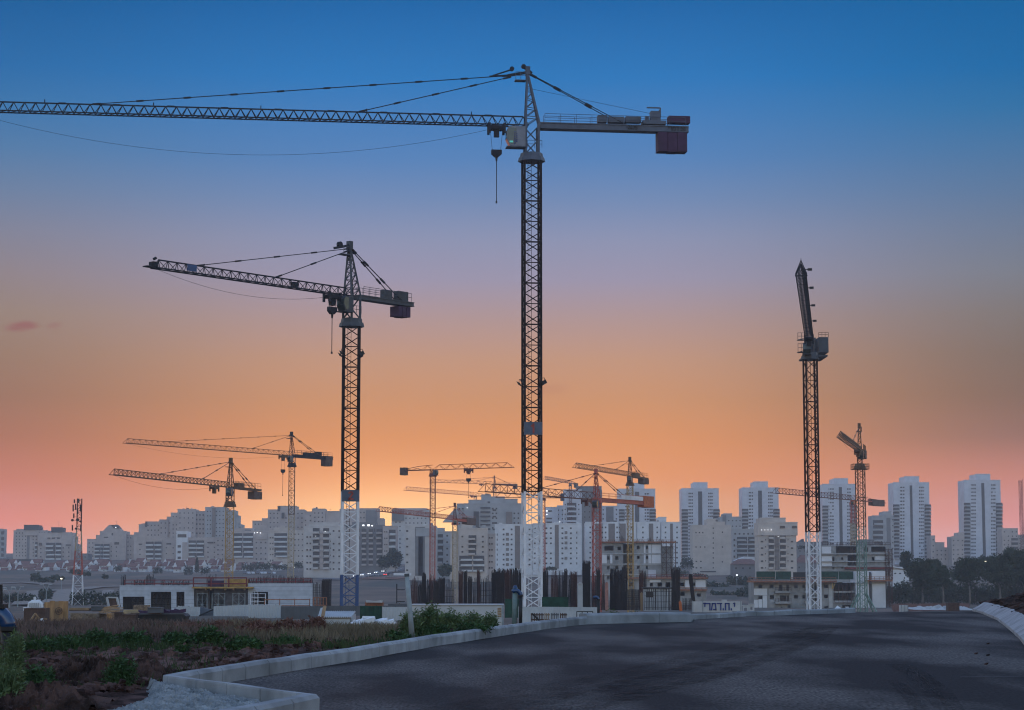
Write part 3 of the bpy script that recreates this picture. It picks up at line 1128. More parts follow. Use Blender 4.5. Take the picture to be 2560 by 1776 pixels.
    # trolley, hook block and chain
    if trolley:
        q = trolley
        mb = MB()
        c = root + j * q - up * .28
        for s in (-1, 1):
            mb.obox(c + sd * s * jw * .5, j * .95, sd * .07, up * .16)
            for e in (-1, 1):
                mb.obox(c + sd * s * jw * .5 + j * e * .9 - up * .15, j * .14, sd * .1, up * .62)
        for e in (-.55, -.15, .25, .6):
            mb.path([c + j * e + sd * jw * .5 - up * .1, c + j * e - sd * jw * .5 - up * .1], .26, 8)
        mb.obox(c - up * .65, j * .3, sd * .3, up * .5)
        mb.build('trolley', jmat, t)
        if hook:
            zh, zc = hook
            mb = MB()
            c2 = V((c.x, c.y, zh))
            for e in (-1, 1):
                pass
            for e in (-1, 1):
                part('hoist_rope', 'blackmetal', t, lambda mb: mb.path([c + j * e * .75 - up * .2, c2 + j * e * .5 + up * .45], .022, 4))
            mb = MB()
            vs = [(-.62, .45), (.62, .45), (.62, -.05), (.2, -.42), (-.2, -.42), (-.62, -.05)]
            n_ = len(vs)
            pv_ = [c2 + j * a + up * b + sd * .25 for a, b in vs] + [c2 + j * a + up * b - sd * .25 for a, b in vs]
            mb.add(pv_, [tuple(range(n_)), tuple(range(2 * n_ - 1, n_ - 1, -1))] + [(i, i + n_, (i + 1) % n_ + n_, (i + 1) % n_) for i in range(n_)])
            hk = mb.build('hook_block', 'jibsteel', t)
            mb = MB()
            mb.path([c2 - up * .4, c2 - up * .9], .16, 6, .1)
            mb.path([c2 - up * .9, V((c2.x, c2.y, zc))], .05, 5)
            mb.obox(V((c2.x, c2.y, zc)), (.1, 0, 0), (0, .1, 0), (0, 0, .12))
            mb.build('hook_chain', 'blackmetal', hk)
    if sag:
        mb = MB()
        a, b = root + j * (trolley or 2) - up * .3, root + j * jl
        mb.path([a.lerp(b, i / 30) - up * (sag * 4 * (i / 30) * (1 - i / 30)) for i in range(31)], .018, 4)
        mb.build('slack_cable', 'blackmetal', t)
    if lights:
        for k in range(4):
            a = yaw + k * math.pi / 2 + math.pi / 4
            c = V((B.x + math.cos(a) * w * .95, B.y + math.sin(a) * w * .95, lights))
            mb = MB()
            mb.bar(V((B.x + math.cos(a) * w * .6, B.y + math.sin(a) * w * .6, lights + .45)), c + up * .45, .06)
            mb.bar(c + up * .45, c, .06)
            mb.obox(c - up * .05, V((.22, 0, .13 * math.copysign(1, math.cos(a)))), (0, .15, 0), V((-.1, 0, .2)))
            mb.build('floodlight', 'blackmetal', t)
    T.update(t=t, B=B, root=root, j=j, sd=sd, jl=jl, cl=cl, along=along, tw=tw, ce=ce, co=co, yaw=yaw, bw=bw)
    return T

def numberpanel(T, w, z0, z1, digit, mat):
    B, yaw = T['B'], T['yaw']
    ax, ay = V((math.cos(yaw), math.sin(yaw), 0)), V((-math.sin(yaw), math.cos(yaw), 0))
    mb = MB()
    c = V((B.x, B.y, (z0 + z1) / 2))
    f = c - ay * (w / 2 + .16)
    mb.obox(f, ax * (w / 2 + .12), ay * .04, V((0, 0, (z1 - z0) / 2)))
    p = mb.build('number_panel', 'greypaint', T['t'])
    mb = MB()
    h = (z1 - z0) * .68
    letters(mb, [digit], f - ay * .065 - ax * h * .28 - V((0, 0, h / 2)), ax, (0, 0, 1), h, sw=.2)
    mb.build('number', 'redtext', p)

BIG = 1e9
# the tall crane in the middle
D1 = 234
z1 = lambda py: zof(py, D1)
C1 = crane('tower_crane', 'tallest crane in the centre, grey counter-jib with dark red counterweights and white lattice foot', D1, 1330, 1500, z1(405), 1.95,
           [('whitepaint', z1(1276)), ('silhouettesteel', BIG)], z1(316), (-90, 276.4), 1726, sech=4.7, np=4, chord=.27, diag=.105, jh=1.12, jw=1.15, jp=1.24, hp=z1(180) - z1(316),  # white mast; sections above the skyline coloured dark as a silhouette
           jlen=None, ties=[], ctie=.60, trolley=4.2, hook=(z1(387), z1(508)), ballast=(.80, .99, -2.75, -.42), sag=4.2, lights=z1(957),
           houses=((.08 + .18, .42, 0.01, 0, 'cable_tray'),), railn=9, cabk=1.28, cmat='greypaint', cabmat='cabwhite')
def tiebar(T, q, jh, apex, mat='jibsteel', steps=5.2, r=.09):
    a = apex
    e = T['root'] + T['j'] * q + V((0, 0, jh))
    mb = MB()
    mb.bar(a, e, r)
    n = max(2, round((e - a).length / steps))
    dv = (e - a).normalized()
    for i in range(n + 1):
        c = a.lerp(e, i / n)
        ln = .42 if 0 < i < n else .95
        mb.bar(c - dv * ln * (0 if i == 0 else 1), c + dv * ln * (0 if i == n else 1), r * 2.1)
    mb.build('tie_bar', mat, T['t'])
ap1 = C1['root'] + C1['j'] * (C1['tw'] * .3) + V((0, 0, z1(180) - z1(316)))
tiebar(C1, C1['along'](231, 263), 1.15, ap1 - V((0, 0, .55)) + C1['j'] * 2.2)
tiebar(C1, C1['along'](897, 283), 1.15, ap1 - V((0, 0, .7)) + C1['j'] * 2.0)
# sheave arm above the peak
mb = MB()
def apq(a, b):
    return ap1 + C1['j'] * a + up * b
up = V((0, 0, 1))
mb.bar(apq(.1, -.1), apq(2.4, -.55), .3)
mb.bar(apq(2.2, -.5), apq(4.6, -.72), .17)
mb.bar(apq(4.2, -.62), apq(1.9, .2), .15)
mb.path([apq(1.9, .28) + C1['sd'] * .2, apq(1.9, .28) - C1['sd'] * .2], .27, 10)
mb.path([apq(.5, .62) + C1['sd'] * .2, apq(.5, .62) - C1['sd'] * .2], .27, 10)
mb.bar(apq(.5, .6), apq(-.5, -.2), .3)
mb.build('sheave_arm', 'jibsteel', C1['t'])

def cj(T, px, z, side=0.0, py=320):
    """Point on the counter-jib line seen at px."""
    q = -T['along'](px, py)
    p = T['root'] - T['j'] * q
    return V((p.x, p.y, z)) + T['sd'] * side
def cjbox(T, name, x0, x1, r0, r1, mat, hw=.5, Dz=D1):
    a, b = cj(T, x0, 0), cj(T, x1, 0)
    Dm = (a.y + b.y) / 2
    z0, zt = zof(r1, Dm), zof(r0, Dm)
    mb = MB()
    mb.obox(V(((a.x + b.x) / 2, (a.y + b.y) / 2, (z0 + zt) / 2)), V((b.x - a.x, b.y - a.y, 0)) / 2, T['sd'] * hw, V((0, 0, (zt - z0) / 2)))
    return mb.build(name, mat, T['t'])
cjbox(C1, 'control_cabinet', 1494, 1516, 290, 308, 'greypaint')
cjbox(C1, 'control_cabinet', 1520, 1559, 294, 308, 'greypaint')
cjbox(C1, 'control_cabinet', 1563, 1601, 294, 308, 'greypaint')
cjbox(C1, 'winch_platform', 1605, 1662, 305, 314, 'greypaint', .85)
cjbox(C1, 'winch_housing', 1626, 1650, 280, 304, 'greypaint')
cjbox(C1, 'winch_motor', 1613, 1622, 292, 304, 'greypaint', .3)
cjbox(C1, 'counterweight', 1670, 1723, 293, 310, 'ballast', .62)
mb = MB()
p = cj(C1, 1651, z1(284))
mb.bar(p, p + V((0, 0, z1(261) - z1(284))), .16)
mb.bar(p + V((0, 0, z1(261) - z1(284))), p + V((0, 0, z1(261) - z1(284))) + C1['j'] * 1.65, .15)
mb.bar(p + V((0, 0, .3)), p + V((0, 0, .9)) + C1['j'] * .1, .2)
mb.build('davit', 'greypaint', C1['t'])
mb = MB()
mb.path([ap1 - V((0, 0, 2.0)), cj(C1, 1645, z1(279))], .02, 4)
mb.build('hoist_rope', 'blackmetal', C1['t'])
# lettering on the beam and the cab
up = V((0, 0, 1))
right = -C1['j']
nrm = C1['sd']
for px, seq, h, mat in ((1563, ['star', '2', '4', '7', '5'], .46, 'darktext'), (1666, ['yod', 'resh', 'mem', 'dalet'], .5, 'darktext')):
    p = cj(C1, px, C1['root'].z - .21, C1['bw'] / 2 + .13)
    mb = MB()
    x = letters(mb, seq, p, right, up, h)
    mb.build('lettering', mat, C1['co'])
    if seq[-1] == 'dalet':
        mb = MB()
        for i in range(3):                           # three stacked arcs of the emblem
            o = p + right * (x + .25) + up * (.02 + i * .16)
            for a, b, c, d in ((0, 0, .22, .1), (.22, .1, .36, .1), (.36, .1, .58, 0)):
                mb.bar(o + right * a + up * b, o + right * c + up * d, .055)
            mb.bar(o + right * .29 + up * .08, o + right * .29 + up * .2, .03)
        mb.build('emblem', mat, C1['co'])
cabo, ctr, cw, ch, cl_ = C1['cab']
mb = MB()
letters(mb, NAME, ctr - C1['j'] * .12 + C1['sd'] * (cw / 2 + .03) - up * ch * .44, up, C1['j'], .34, sw=.19)
mb.build('lettering', 'bluetext', cabo)
mb = MB()
mb.obox(ctr + C1['j'] * cl_ * .26 - up * ch * .3 + C1['sd'] * (cw / 2 + .05), C1['j'] * .2, C1['sd'] * .03, up * .1)
mb.build('cab_light', 'cablamp', cabo)
for a in range(1, int(C1['jl'] / 6.2)):
    q = a * 6.2 - 1
    part('jib_joint', 'jibsteel', C1['t'], lambda mb: mb.obox(C1['root'] + C1['j'] * q + up * 1.15, C1['j'] * .42, C1['sd'] * .1, up * .09))
    if a % 2:
        part('jib_post', 'jibsteel', C1['t'], lambda mb: mb.bar(C1['root'] + C1['j'] * (q + 2) + up * 1.1, C1['root'] + C1['j'] * (q + 2) + up * 1.55, .1))
numberpanel(C1, 1.95, zof(1089, D1), zof(1057, D1), '1', 'greypaint')

# second crane, left of centre
D2 = 240
z2 = lambda py: zof(py, D2)
C2 = crane('tower_crane', 'second tallest crane, left of centre, mast silhouetted above white sections on a blue foot', D2, 873, 1500, z2(818), 1.85,
           [('bluepaint', z2(1456)), ('whitepaint', z2(1255)), ('silhouettesteel', BIG)], z2(742), (384, 670), 1024, sech=5.1, np=4, chord=.27, diag=.105, jh=.95, jw=1.0, jp=1.35,  # top sections carry the silhouette darkness in their colour
           hp=z2(617) - z2(742), ctie=.80, trolley=3.3, hook=(z2(784), z2(888)), ballast=(.72, .93, -1.7, -.42), lights=z2(885), bmat='ballast', cabmat='headpaint', sag=1.5,
           houses=((.52, .64, 1.1, 0, 'winch_housing'), (.75, .92, 1.2, 0, 'control_cabinet')), beam=(.55, 1.2))
ap2 = C2['root'] + C2['j'] * (C2['tw'] * .3) + V((0, 0, z2(617) - z2(742)))
tiebar(C2, C2['along'](495, 668), .98, ap2 - V((0, 0, .3)), steps=6)
tiebar(C2, C2['along'](690, 700), .98, ap2 - V((0, 0, .5)), steps=6)
mb = MB()
mb.bar(ap2 + V((0, 0, .1)), ap2 + C2['j'] * 2.6 - V((0, 0, .55)), .3)
mb.path([ap2 + C2['j'] * 1.7 + V((0, 0, .0)) + C2['sd'] * .2, ap2 + C2['j'] * 1.7 + V((0, 0, .0)) - C2['sd'] * .2], .36, 10)
mb.build('sheave_arm', 'jibsteel', C2['t'])
q = C2['along'](472, 666)
mb = MB()
mb.obox(C2['root'] + C2['j'] * q + C2['sd'] * .55 + up * .5, C2['j'] * .65, C2['sd'] * .05, up * .36)
mb.build('jib_sign', 'bluepaint', C2['t'])
q = C2['along'](736, 710)
mb = MB()
mb.obox(C2['root'] + C2['j'] * q + up * .4, C2['j'] * .35, C2['sd'] * .3, up * .32)
mb.build('jib_winch', 'jibsteel', C2['t'])
mb = MB()
e = C2['root'] + C2['j'] * C2['jl']
mb.obox(e + up * .35, C2['j'] * .35, C2['sd'] * .4, up * .3)
mb.obox(e + up * .05 + C2['j'] * .5, C2['j'] * .7, C2['sd'] * .4, up * .06)
mb.bar(e + up * .95, e - C2['j'] * .3 + up * 1.15, .25)
mb.build('jib_end_frame', 'jibsteel', C2['t'])
numberpanel(C2, 1.85, zof(1255, D2), zof(1226, D2), '2', 'greypaint')

# third crane, right: jib pointing towards the road
D3 = 290
z3 = lambda py: zof(py, D3)
C3 = crane('tower_crane', 'crane on the right, jib pointing towards the viewer, white foot beside the road', D3, 2035, 1520, z3(899), 1.62,
           [('whitepaint', z3(1345)), ('silhouettesteel', BIG)], z3(858), (2003, 690), 0, clen=13, sech=6.8, np=4, chord=.24, diag=.1, jh=1.35, jw=1.15, jp=2.4, jch=.11, jbr=False,  # upper mast darkened by colour to stand out against the sky
           flat=True, cabmat='headpaint', ballast=(.55, 1.0, -1.0, 1.6), bmat='headpaint', platform=False, hu=2, yaw=.1, trolley=9, topw=1.25, cabside=-1)
for q in (.28, .52, .76, .98):
    mb = MB()
    c = C3['root'] + C3['j'] * C3['jl'] * q + up * .9
    s = C3['sd'] if C3['sd'].x > 0 else -C3['sd']
    mb.bar(c, c + s * .8, .09)
    mb.obox(c + s * .95, s * .25, C3['j'] * .06, up * .14)
    mb.build('floodlight', 'blackmetal', C3['t'])
e = C3['root'] + C3['j'] * C3['jl']
mb = MB()
for s in (-1, 1):
    mb.bar(e + C3['sd'] * s * .65, e + up * 1.35 + C3['j'] * .3, .1)
    mb.bar(e + C3['sd'] * s * .65 + up * .2, e + up * 1.75, .09)
mb.bar(e + C3['sd'] * .7, e - C3['sd'] * .7, .12)
mb.bar(e + up * 1.35, e + up * 2.0, .06)
mb.build('jib_end_frame', 'jibsteel', C3['t'])
mb = MB()
for k, (zz, r) in enumerate(((.4, 1.0), (-1.4, 1.2))):
    c = C3['root'] + up * zz - V((1.3, .3, 0))
    mb.obox(c, V((.55, 0, 0)), V((0, .5, 0)), up * .05)
    rail(mb, c + V((-.55, -.5, 0)), c + V((.55, -.5, 0)), r, 2, .06)
    mb.bar(c + V((-.5, 0, 0)), c + V((.9, 0, .4)), .08)
mb.build('access_platform', 'headpaint', C3['t'])

b0, b1 = at(2042, 866, 296), at(2066, 866, 296)
part('counterweight', 'headpaint', C3['t'], lambda mb: mb.box(b0.x, b1.x, 294, 297.5, zof(885, 296), zof(847, 296)))
part('ballast_rail', 'silhouettesteel', C3['t'], lambda mb: rail(mb, V((b0.x, 294, zof(847, 296))), V((b1.x, 294, zof(847, 296))), .7, 3, .05))
part('machinery_frame', 'headpaint', C3['t'], lambda mb: mb.obox(C3['root'] + V((.9, 3, -1.9)), V((1.6, 0, 0)), V((0, 3.5, 0)), up * .12))
# fourth crane, right: ochre, tall narrow peak, short-looking jib
D4 = 400
z4 = lambda py: zof(py, D4)
C4 = crane('tower_crane', 'ochre crane with grey-green foot and tall peak before the unfinished building on the right', D4, 2156, 1500, z4(1172), 1.5,
           [('greenpaint', z4(1335)), ('yellowdark', BIG)], z4(1128), (2100, 1093), 0, clen=8, sech=5.5, np=5, chord=.17, diag=.08, jh=1.1, jw=1.1, jp=2.4, jbr=False, hp=z4(1066) - z4(1128),
           jmat='yellowdark', cmat='yellowdark', cabmat='yellowdark', ballast=(.45, 1.0, -1.2, .5), bmat='ballastgrey', platform=True, topw=.85, pk=.1, axis=-.05, ties=(16,), trolley=5,
           sag=1.0, jch=.14)
mb = MB()
for s in (-1, 1):
    for r in (-1, 1):
        b = C4['B']
        mb.bar(b + V((s * .75, r * .75, 4.2)), b + V((s * 2.6, r * 2.2, .2)), .22)
mb.build('mast_brace', 'greenpaint', C4['t'])

# further cranes
def zz(D):
    return lambda py: zof(py, D)
z = zz(372)
crane('tower_crane', 'ochre crane rising through the white clad building on the left', 372, 572, 1450, z(1268), 1.45, [('yellowpaint', z(1262)), ('yellowdark', BIG)], z(1219), (280, 1187), 649,
      sech=5.2, np=4, chord=.16, diag=.08, jh=.95, jw=1.0, jp=1.7, jbr=False, jmat='yellowdark', cmat='yellowdark', cabmat='greypaint', hp=z(1153) - z(1219), ctie=.8, pk=.1, axis=-.1, topw=1.15,
      ties=[], ballast=(.72, 1.0, -1.75, -.3), bmat='ballastgrey', houses=((.2, .42, .8, 0, 'winch_housing'),), trolley=8, sag=1.2, beam=(.4, 1.1), jch=.12)
def crane2(label, D, mx, brow, ztoprow, w, secs, zrrow, tip, cend, apex, tiepx, **kw):
    zf = zz(D)
    kw.setdefault('jbr', False)
    kw['jp'] = kw.get('jp', 1.3) * 1.55
    kw['jch'] = kw.get('jch', .13) * .8
    T = crane('tower_crane', label, D, mx, brow, zf(ztoprow), w, [(m, zf(r) if r else BIG) for m, r in secs], zf(zrrow), tip, cend, hp=zf(apex) - zf(zrrow), **kw)
    apx = T['root'] + T['j'] * (T['tw'] * .3) + V((0, 0, zf(apex) - zf(zrrow)))
    for px in tiepx:
        tiebar(T, T['along'](px, zrrow), kw.get('jh', 1.0), apx - V((0, 0, .3)), kw.get('jmat', 'jibsteel'), steps=7, r=kw.get('jch', .13) * .8)
    return T
# ties of the ochre crane
TA = [o for o in COL.objects if o.get('label', '').startswith('ochre crane rising')][0]
A = dict(t=TA, root=V((TA.location.x, TA.location.y, z(1219))))
tD = dof(1187, z(1219)); tp = at(280, 1187, tD)
A['j'] = V((tp.x - TA.location.x, tp.y - 372, 0)).normalized()
for px in (399, 506):
    k = kx(px, 1200)
    tiebar(A, (k * 372 - A['root'].x) / (A['j'].x - k * A['j'].y), .95, A['root'] + up * (z(1155) - z(1219)), 'yellowdark', 6)
crane2('slim brown crane with a grey cab behind the ochre crane, taller than it', 500, 727, 1420, 1168, 1.42, [('tanpaint', 1275), ('yellowdark', 0)], 1140, (311, 1108), 828, 1086, (418, 631),
       sech=6, np=5, chord=.16, diag=.085, jh=1.05, jw=1.1, jp=1.3, jmat='yellowdark', cmat='jibsteel', cabmat='greypaint', ctie=.7, ballast=(.80, .98, -2.0, .6), bmat='ballastgrey',
       trolley=3.6, hook=(zof(1180, 500), zof(1240, 500)), sag=1.6, houses=((.3, .6, .7, 0, 'control_cabinet'), (.6, .72, 1.1, 0, 'winch_housing')), jch=.14)
crane2('flat-topped red crane with its jib to the right, left of the tallest crane', 520, 1081, 1420, 1192, 1.3, [('redpaint', 1300), ('reddark', 0)], 1175, (1283, 1169), 1004, 1160, (),
       sech=6, np=6, chord=.15, diag=.08, jh=1.25, jw=1.2, jp=2.4, jmat='reddark', cmat='reddark', cabmat='greypaint', flat=True, ballast=(.84, 1.0, -1.2, .8), bmat='ballastgrey',
       trolley=11, hook=(zof(1203, 520), zof(1246, 520)), jch=.16)
crane2('faint crane with a peak, standing above the stepped grey block', 1200, 1237, 1300, 1222, 1.5, [('reddark', 0)], 1211, (1074, 1206), 1292, 1192, (1130, 1190),
       sech=10, np=6, chord=.22, diag=.12, jh=1.6, jw=1.6, jp=3, jmat='reddark', cmat='reddark', cab=False, ballast=(.85, 1.0, -2.6, .5), bmat='ballastgrey', ctie=.7, beam=(.8, 1.2), ladder=False, jch=.24, trolley=10)
crane2('low flat-topped red crane behind the roof of the stepped grey block', 1250, 1188, 1300, 1244, 1.5, [('reddark', 0)], 1240, (1012, 1226), 1222, 1230, (),
       sech=12, np=6, chord=.22, diag=.12, jh=2.1, jw=1.8, jp=3, jmat='redpaint', cmat='reddark', cab=False, flat=True, ballast=(.8, 1.0, -1.0, 2.0), bmat='ballastgrey', ladder=False, jch=.24, trolley=5)
crane2('red and white crane just right of the tallest mast', 620, 1358, 1430, 1252, 1.15, [('redpaint', 1262), ('reddark', 0)], 1245, (1240, 1244), 1409, 1230, (),
       sech=6, np=6, chord=.16, diag=.09, jh=2.0, jw=1.4, jp=2.2, jmat='reddark', cmat='reddark', cab=False, flat=True, ballast=(.86, 1.0, -.9, 1.4), bmat='greypaint', jch=.17)
crane2('sand coloured crane with a low peak, between the beige stepped block and the red crane', 560, 1137, 1440, 1312, 1.25, [('tanpaint', 0)], 1300, (945, 1278), 1184, 1263, (1040, 1085),
       sech=6, np=6, chord=.15, diag=.08, jh=1.1, jw=1.1, jp=1.8, jmat='redpaint', cmat='redpaint', cabmat='tanpaint', pmatl='reddark', ctie=.7, ballast=(.5, 1.0, -.9, 1.0), bmat='ballastgrey', jch=.14)
F_ = crane2('broad red crane with an orange sheet over its counterweight, before the white blocks', 420, 1492, 1440, 1258, 1.6, [('redpaint', 0)], 1250, (1204, 1229), 1627, 1180, (1353, 1440),
       sech=6, np=4, chord=.18, diag=.1, jh=1.5, jw=1.4, jp=2.0, jmat='reddark', cmat='redpaint', cabmat='greypaint', ctie=.55, ballast=(.80, .99, -.9, 1.6), bmat='orange', flat=False, beam=(.85, 1.3),
       trolley=5, topw=1.3, axis=0.2, jch=.16)
mb = MB()
a, b = cj(F_, 1545, 0, .8, 1240), cj(F_, 1599, 0, .8, 1240)
zc = zof(1241, 424)
mb.obox(V(((a.x + b.x) / 2, (a.y + b.y) / 2, zc)), V((b.x - a.x, b.y - a.y, 0)) / 2, F_['sd'] * .06, up * .45)
mb.build('sign_board', 'whitepaint', F_['t'])
crane2('ochre crane with a peak, behind the broad red crane', 480, 1576, 1400, 1215, 1.3, [('yellowpaint', 1222), ('yellowdark', 0)], 1191, (1437, 1169), 1615, 1149, (1484, 1540),
       sech=6, np=5, chord=.15, diag=.085, jh=1.05, jw=1.1, jp=1.3, jmat='yellowdark', cmat='yellowdark', cabmat='greypaint', ctie=.75, ballast=(.65, 1.0, -1.4, -.2), bmat='ballastgrey', topw=1.0, pk=.1,
       axis=-.05, houses=((.2, .5, .8, 0, 'winch_housing'),), beam=(.4, 1.1), jch=.14)
crane2('tiny flat-topped crane above the pinkish grey tower', 1300, 1426, 1300, 1216, 1.5, [('reddark', 0)], 1209, (1361, 1198), 1442, 1200, (),
       sech=10, np=5, chord=.24, diag=.13, jh=1.8, jw=1.7, jp=3, jmat='reddark', cmat='reddark', cabmat='greypaint', flat=True, ballast=(.7, 1.0, -2.2, .8), bmat='ballastgrey', ladder=False, jch=.26)
crane2('flat-topped red-orange crane crossing the two slender towers on the right', 700, 2135, 1420, 1262, 1.55, [('tanpaint', 1300), ('redpaint', 0)], 1251, (1935, 1233), 2207, 1235, (),
       sech=6, np=5, chord=.18, diag=.1, jh=1.7, jw=1.5, jp=2.0, jmat='reddark', cmat='redpaint', cabmat='redpaint', flat=True, ballast=(.55, .95, -1.3, 1.0), bmat='ballastgrey', jch=.18)
# ---------------------------------------------------------------- the city behind: apartment blocks
def bld(name, label, cat, D, mat, blocks, win=(), strips=(), balc=(), extra=None, group=None, gables=(), lit=(), depth=16.0, tanks=0, mast=None):
    """blocks: (x0, x1, ytop, ybase[, set-back, material]) in photo pixels at distance D."""
    b0 = blocks[0]
    gx = at((b0[0] + b0[1]) / 2, b0[3], D)
    t = thing(name, label, cat, (gx.x, D, zof(max(b[3] for b in blocks), D)), group)
    rnd = random.Random(int(D * 7 + b0[0]))
    for i, b in enumerate(blocks):
        off = (b[4] if len(b) > 4 and b[4] is not None else 0) + i * .18
        mm = b[5] if len(b) > 5 else mat
        d0 = D + off
        a, c = at(b[0], b[2], d0), at(b[1], b[3], d0)
        mb = MB()
        mb.box(a.x, c.x, d0, d0 + depth - i * .37, c.z - 3, a.z)
        w = mb.build('wall', mm, t)
        # parapet cap round the roof edge, a little proud
        pw = .35
        mb = MB()
        mb.box(a.x - .12, c.x + .12, d0 - .14, d0 + .5, a.z - .25, a.z + .32)
        mb.build('roof_edge', mm, t)
        for k in range(tanks if i == 0 else 0):
            xx = a.x + 1.2 + (c.x - a.x - 2.4) * rnd.random()
            hh = rnd.uniform(.8, 1.7)
            boxpart('roof_tank', rnd.choice(['parapet', 'grey', 'strip']), t, (xx, d0 + 2 + k * 1.4, a.z + hh / 2), rnd.choice([1.0, 1.4, 2.0]), 1.2, hh)
    for g in gables:                                   # (list of (px, py)), setback, material
        pts = [at(px, py, D + g[1]) for px, py in g[0]]
        mb = MB()
        mb.prism([(p.x, p.z) for p in pts], D + g[1], D + g[1] + 8)
        mb.build('gable', g[2], t)
    for s in strips:                                   # (x0, x1, y0, y1[, material])
        a, c = at(s[0], s[2], D), at(s[1], s[3], D)
        mb = MB()
        mb.box(a.x, c.x, D - .16, D + .1, c.z, a.z)
        mb.build('stair_strip', s[4] if len(s) > 4 else 'strip', t)
    nw = 0
    rest = MB()
    for x0, x1, nx, y0, y1, ny, wp, hp, *mm in win:
        mk = mm[0] if mm else 'window'
        off = mm[1] if len(mm) > 1 else 0
        Dw = D + off
        for r in range(ny):
            for c in range(nx):
                px = x0 + (x1 - x0) * (c / (nx - 1) if nx > 1 else 0)
                py = y0 + (y1 - y0) * (r / (ny - 1) if ny > 1 else 0)
                if rnd.random() < .03:
                    continue
                p = at(px, py, Dw)
                w_, h_ = wp * Dw / F, hp * Dw / F
                nw += 1
                if nw <= 100:
                    boxpart('window', mk, t, (p.x, Dw - .02, p.z), w_, .25, h_)
                else:
                    rest.box(p.x - w_ / 2, p.x + w_ / 2, Dw - .145, Dw + .105, p.z - h_ / 2, p.z + h_ / 2)
    if rest.v:
        tag(rest.build('window', 'window', t), kind='stuff')
    for x0, x1, y0, y1, n, *mm in balc:                # stacked balconies: glazed recess with a parapet and slab before it
        pmk = mm[0] if mm else 'parapet'
        off = mm[1] if len(mm) > 1 else 0
        Dw = D + off
        for r in range(n):
            ya, yb = y0 + (y1 - y0) * r / n, y0 + (y1 - y0) * (r + 1) / n
            a, c = at(x0, ya, Dw), at(x1, yb, Dw)
            h = a.z - c.z
            mid = (a.x + c.x) / 2
            boxpart('balcony_door', 'loggia', t, (mid, Dw - .03, c.z + h * .52), c.x - a.x - .1, .3, h * .86)
            cut = rnd.random()
            xa, xb = a.x, c.x
            if cut < .3:
                xa += (c.x - a.x) * .12
            elif cut > .8:
                xb -= (c.x - a.x) * .15
            boxpart('balcony', pmk, t, ((xa + xb) / 2, Dw - 1.0, c.z + h * .2), xb - xa, 1.5, h * .34)
    for px, py, *q in lit:
        p = at(px, py, D)
        s = (q[0] if q else .9) * .75
        boxpart('lamp', 'lampwhite', t, (p.x, D - 1.9 if not len(q) > 1 else D - q[1], p.z), s, .4, s * .7)
    if mast:
        for px, y0, y1 in mast:
            a, c = at(px, y0, D + 3), at(px, y1, D + 3)
            mb = MB()
            mb.bar(a, c, .12)
            mb.bar(a - V((1, 0, .8)), a + V((1, 0, -.8)), .08)
            mb.build('aerial', 'strip', t)
    if extra:
        extra(t)
    return t

BL = 'apartment_block'
G1 = 'apartment blocks on the skyline'
def B(label, D, mat, blocks, **k):
    return bld(BL, label, 'apartment block', D, mat, blocks, group=G1, **k)

B('sliver of an apartment block with stacked balconies cut by the left edge', 1750, 'grey', [(-40, 4, 1323, 1398)], balc=[(3, 10, 1328, 1398, 5, 'grey')], win=[(-6, -1, 2, 1332, 1392, 6, 2, 3)])
B('grey apartment block with two flat hat-shaped roofs at the far left', 1650, 'beige',
  [(34, 117, 1327, 1415), (63, 97, 1318, 1330, -1.5), (41, 62, 1324, 1330, 1), (95, 132, 1334, 1415, -6), (130, 178, 1332, 1415, -6.5), (131, 154, 1322, 1335, -7), (176, 185, 1341, 1415, -6),
   (184, 196, 1361, 1415, 4), (60, 97, 1313.5, 1316.5, -3.5, 'roofdark'), (128, 156, 1319.5, 1322, -8.5, 'roofdark')],
  win=[(41, 64, 4, 1333, 1390, 8, 2.2, 3), (83, 98, 3, 1333, 1390, 8, 2.2, 3), (105, 112, 2, 1333, 1345, 2, 2.2, 3), (102, 102, 1, 1362, 1402, 5, 3, 3, 'window', -6.2), (158, 172, 2, 1370, 1402, 4, 3, 3, 'window', -6.8),
       (122, 146, 3, 1346, 1346, 1, 7, 3, 'window', -6.4), (101, 101, 1, 1361, 1361, 1, 8, 7, 'window', -6.3), (171, 171, 1, 1363, 1363, 1, 13, 3, 'window', -6.8)],
  balc=[(115, 137, 1357, 1411, 5, 'parapet', -6.4), (139, 153, 1357, 1411, 5, 'parapet', -6.9), (88, 94, 1355, 1408, 5, 'parapet', -.2)], mast=[(147, 1303, 1320), (155, 1314, 1324)], strips=[(68, 73, 1330, 1398, 'darkgrey')])
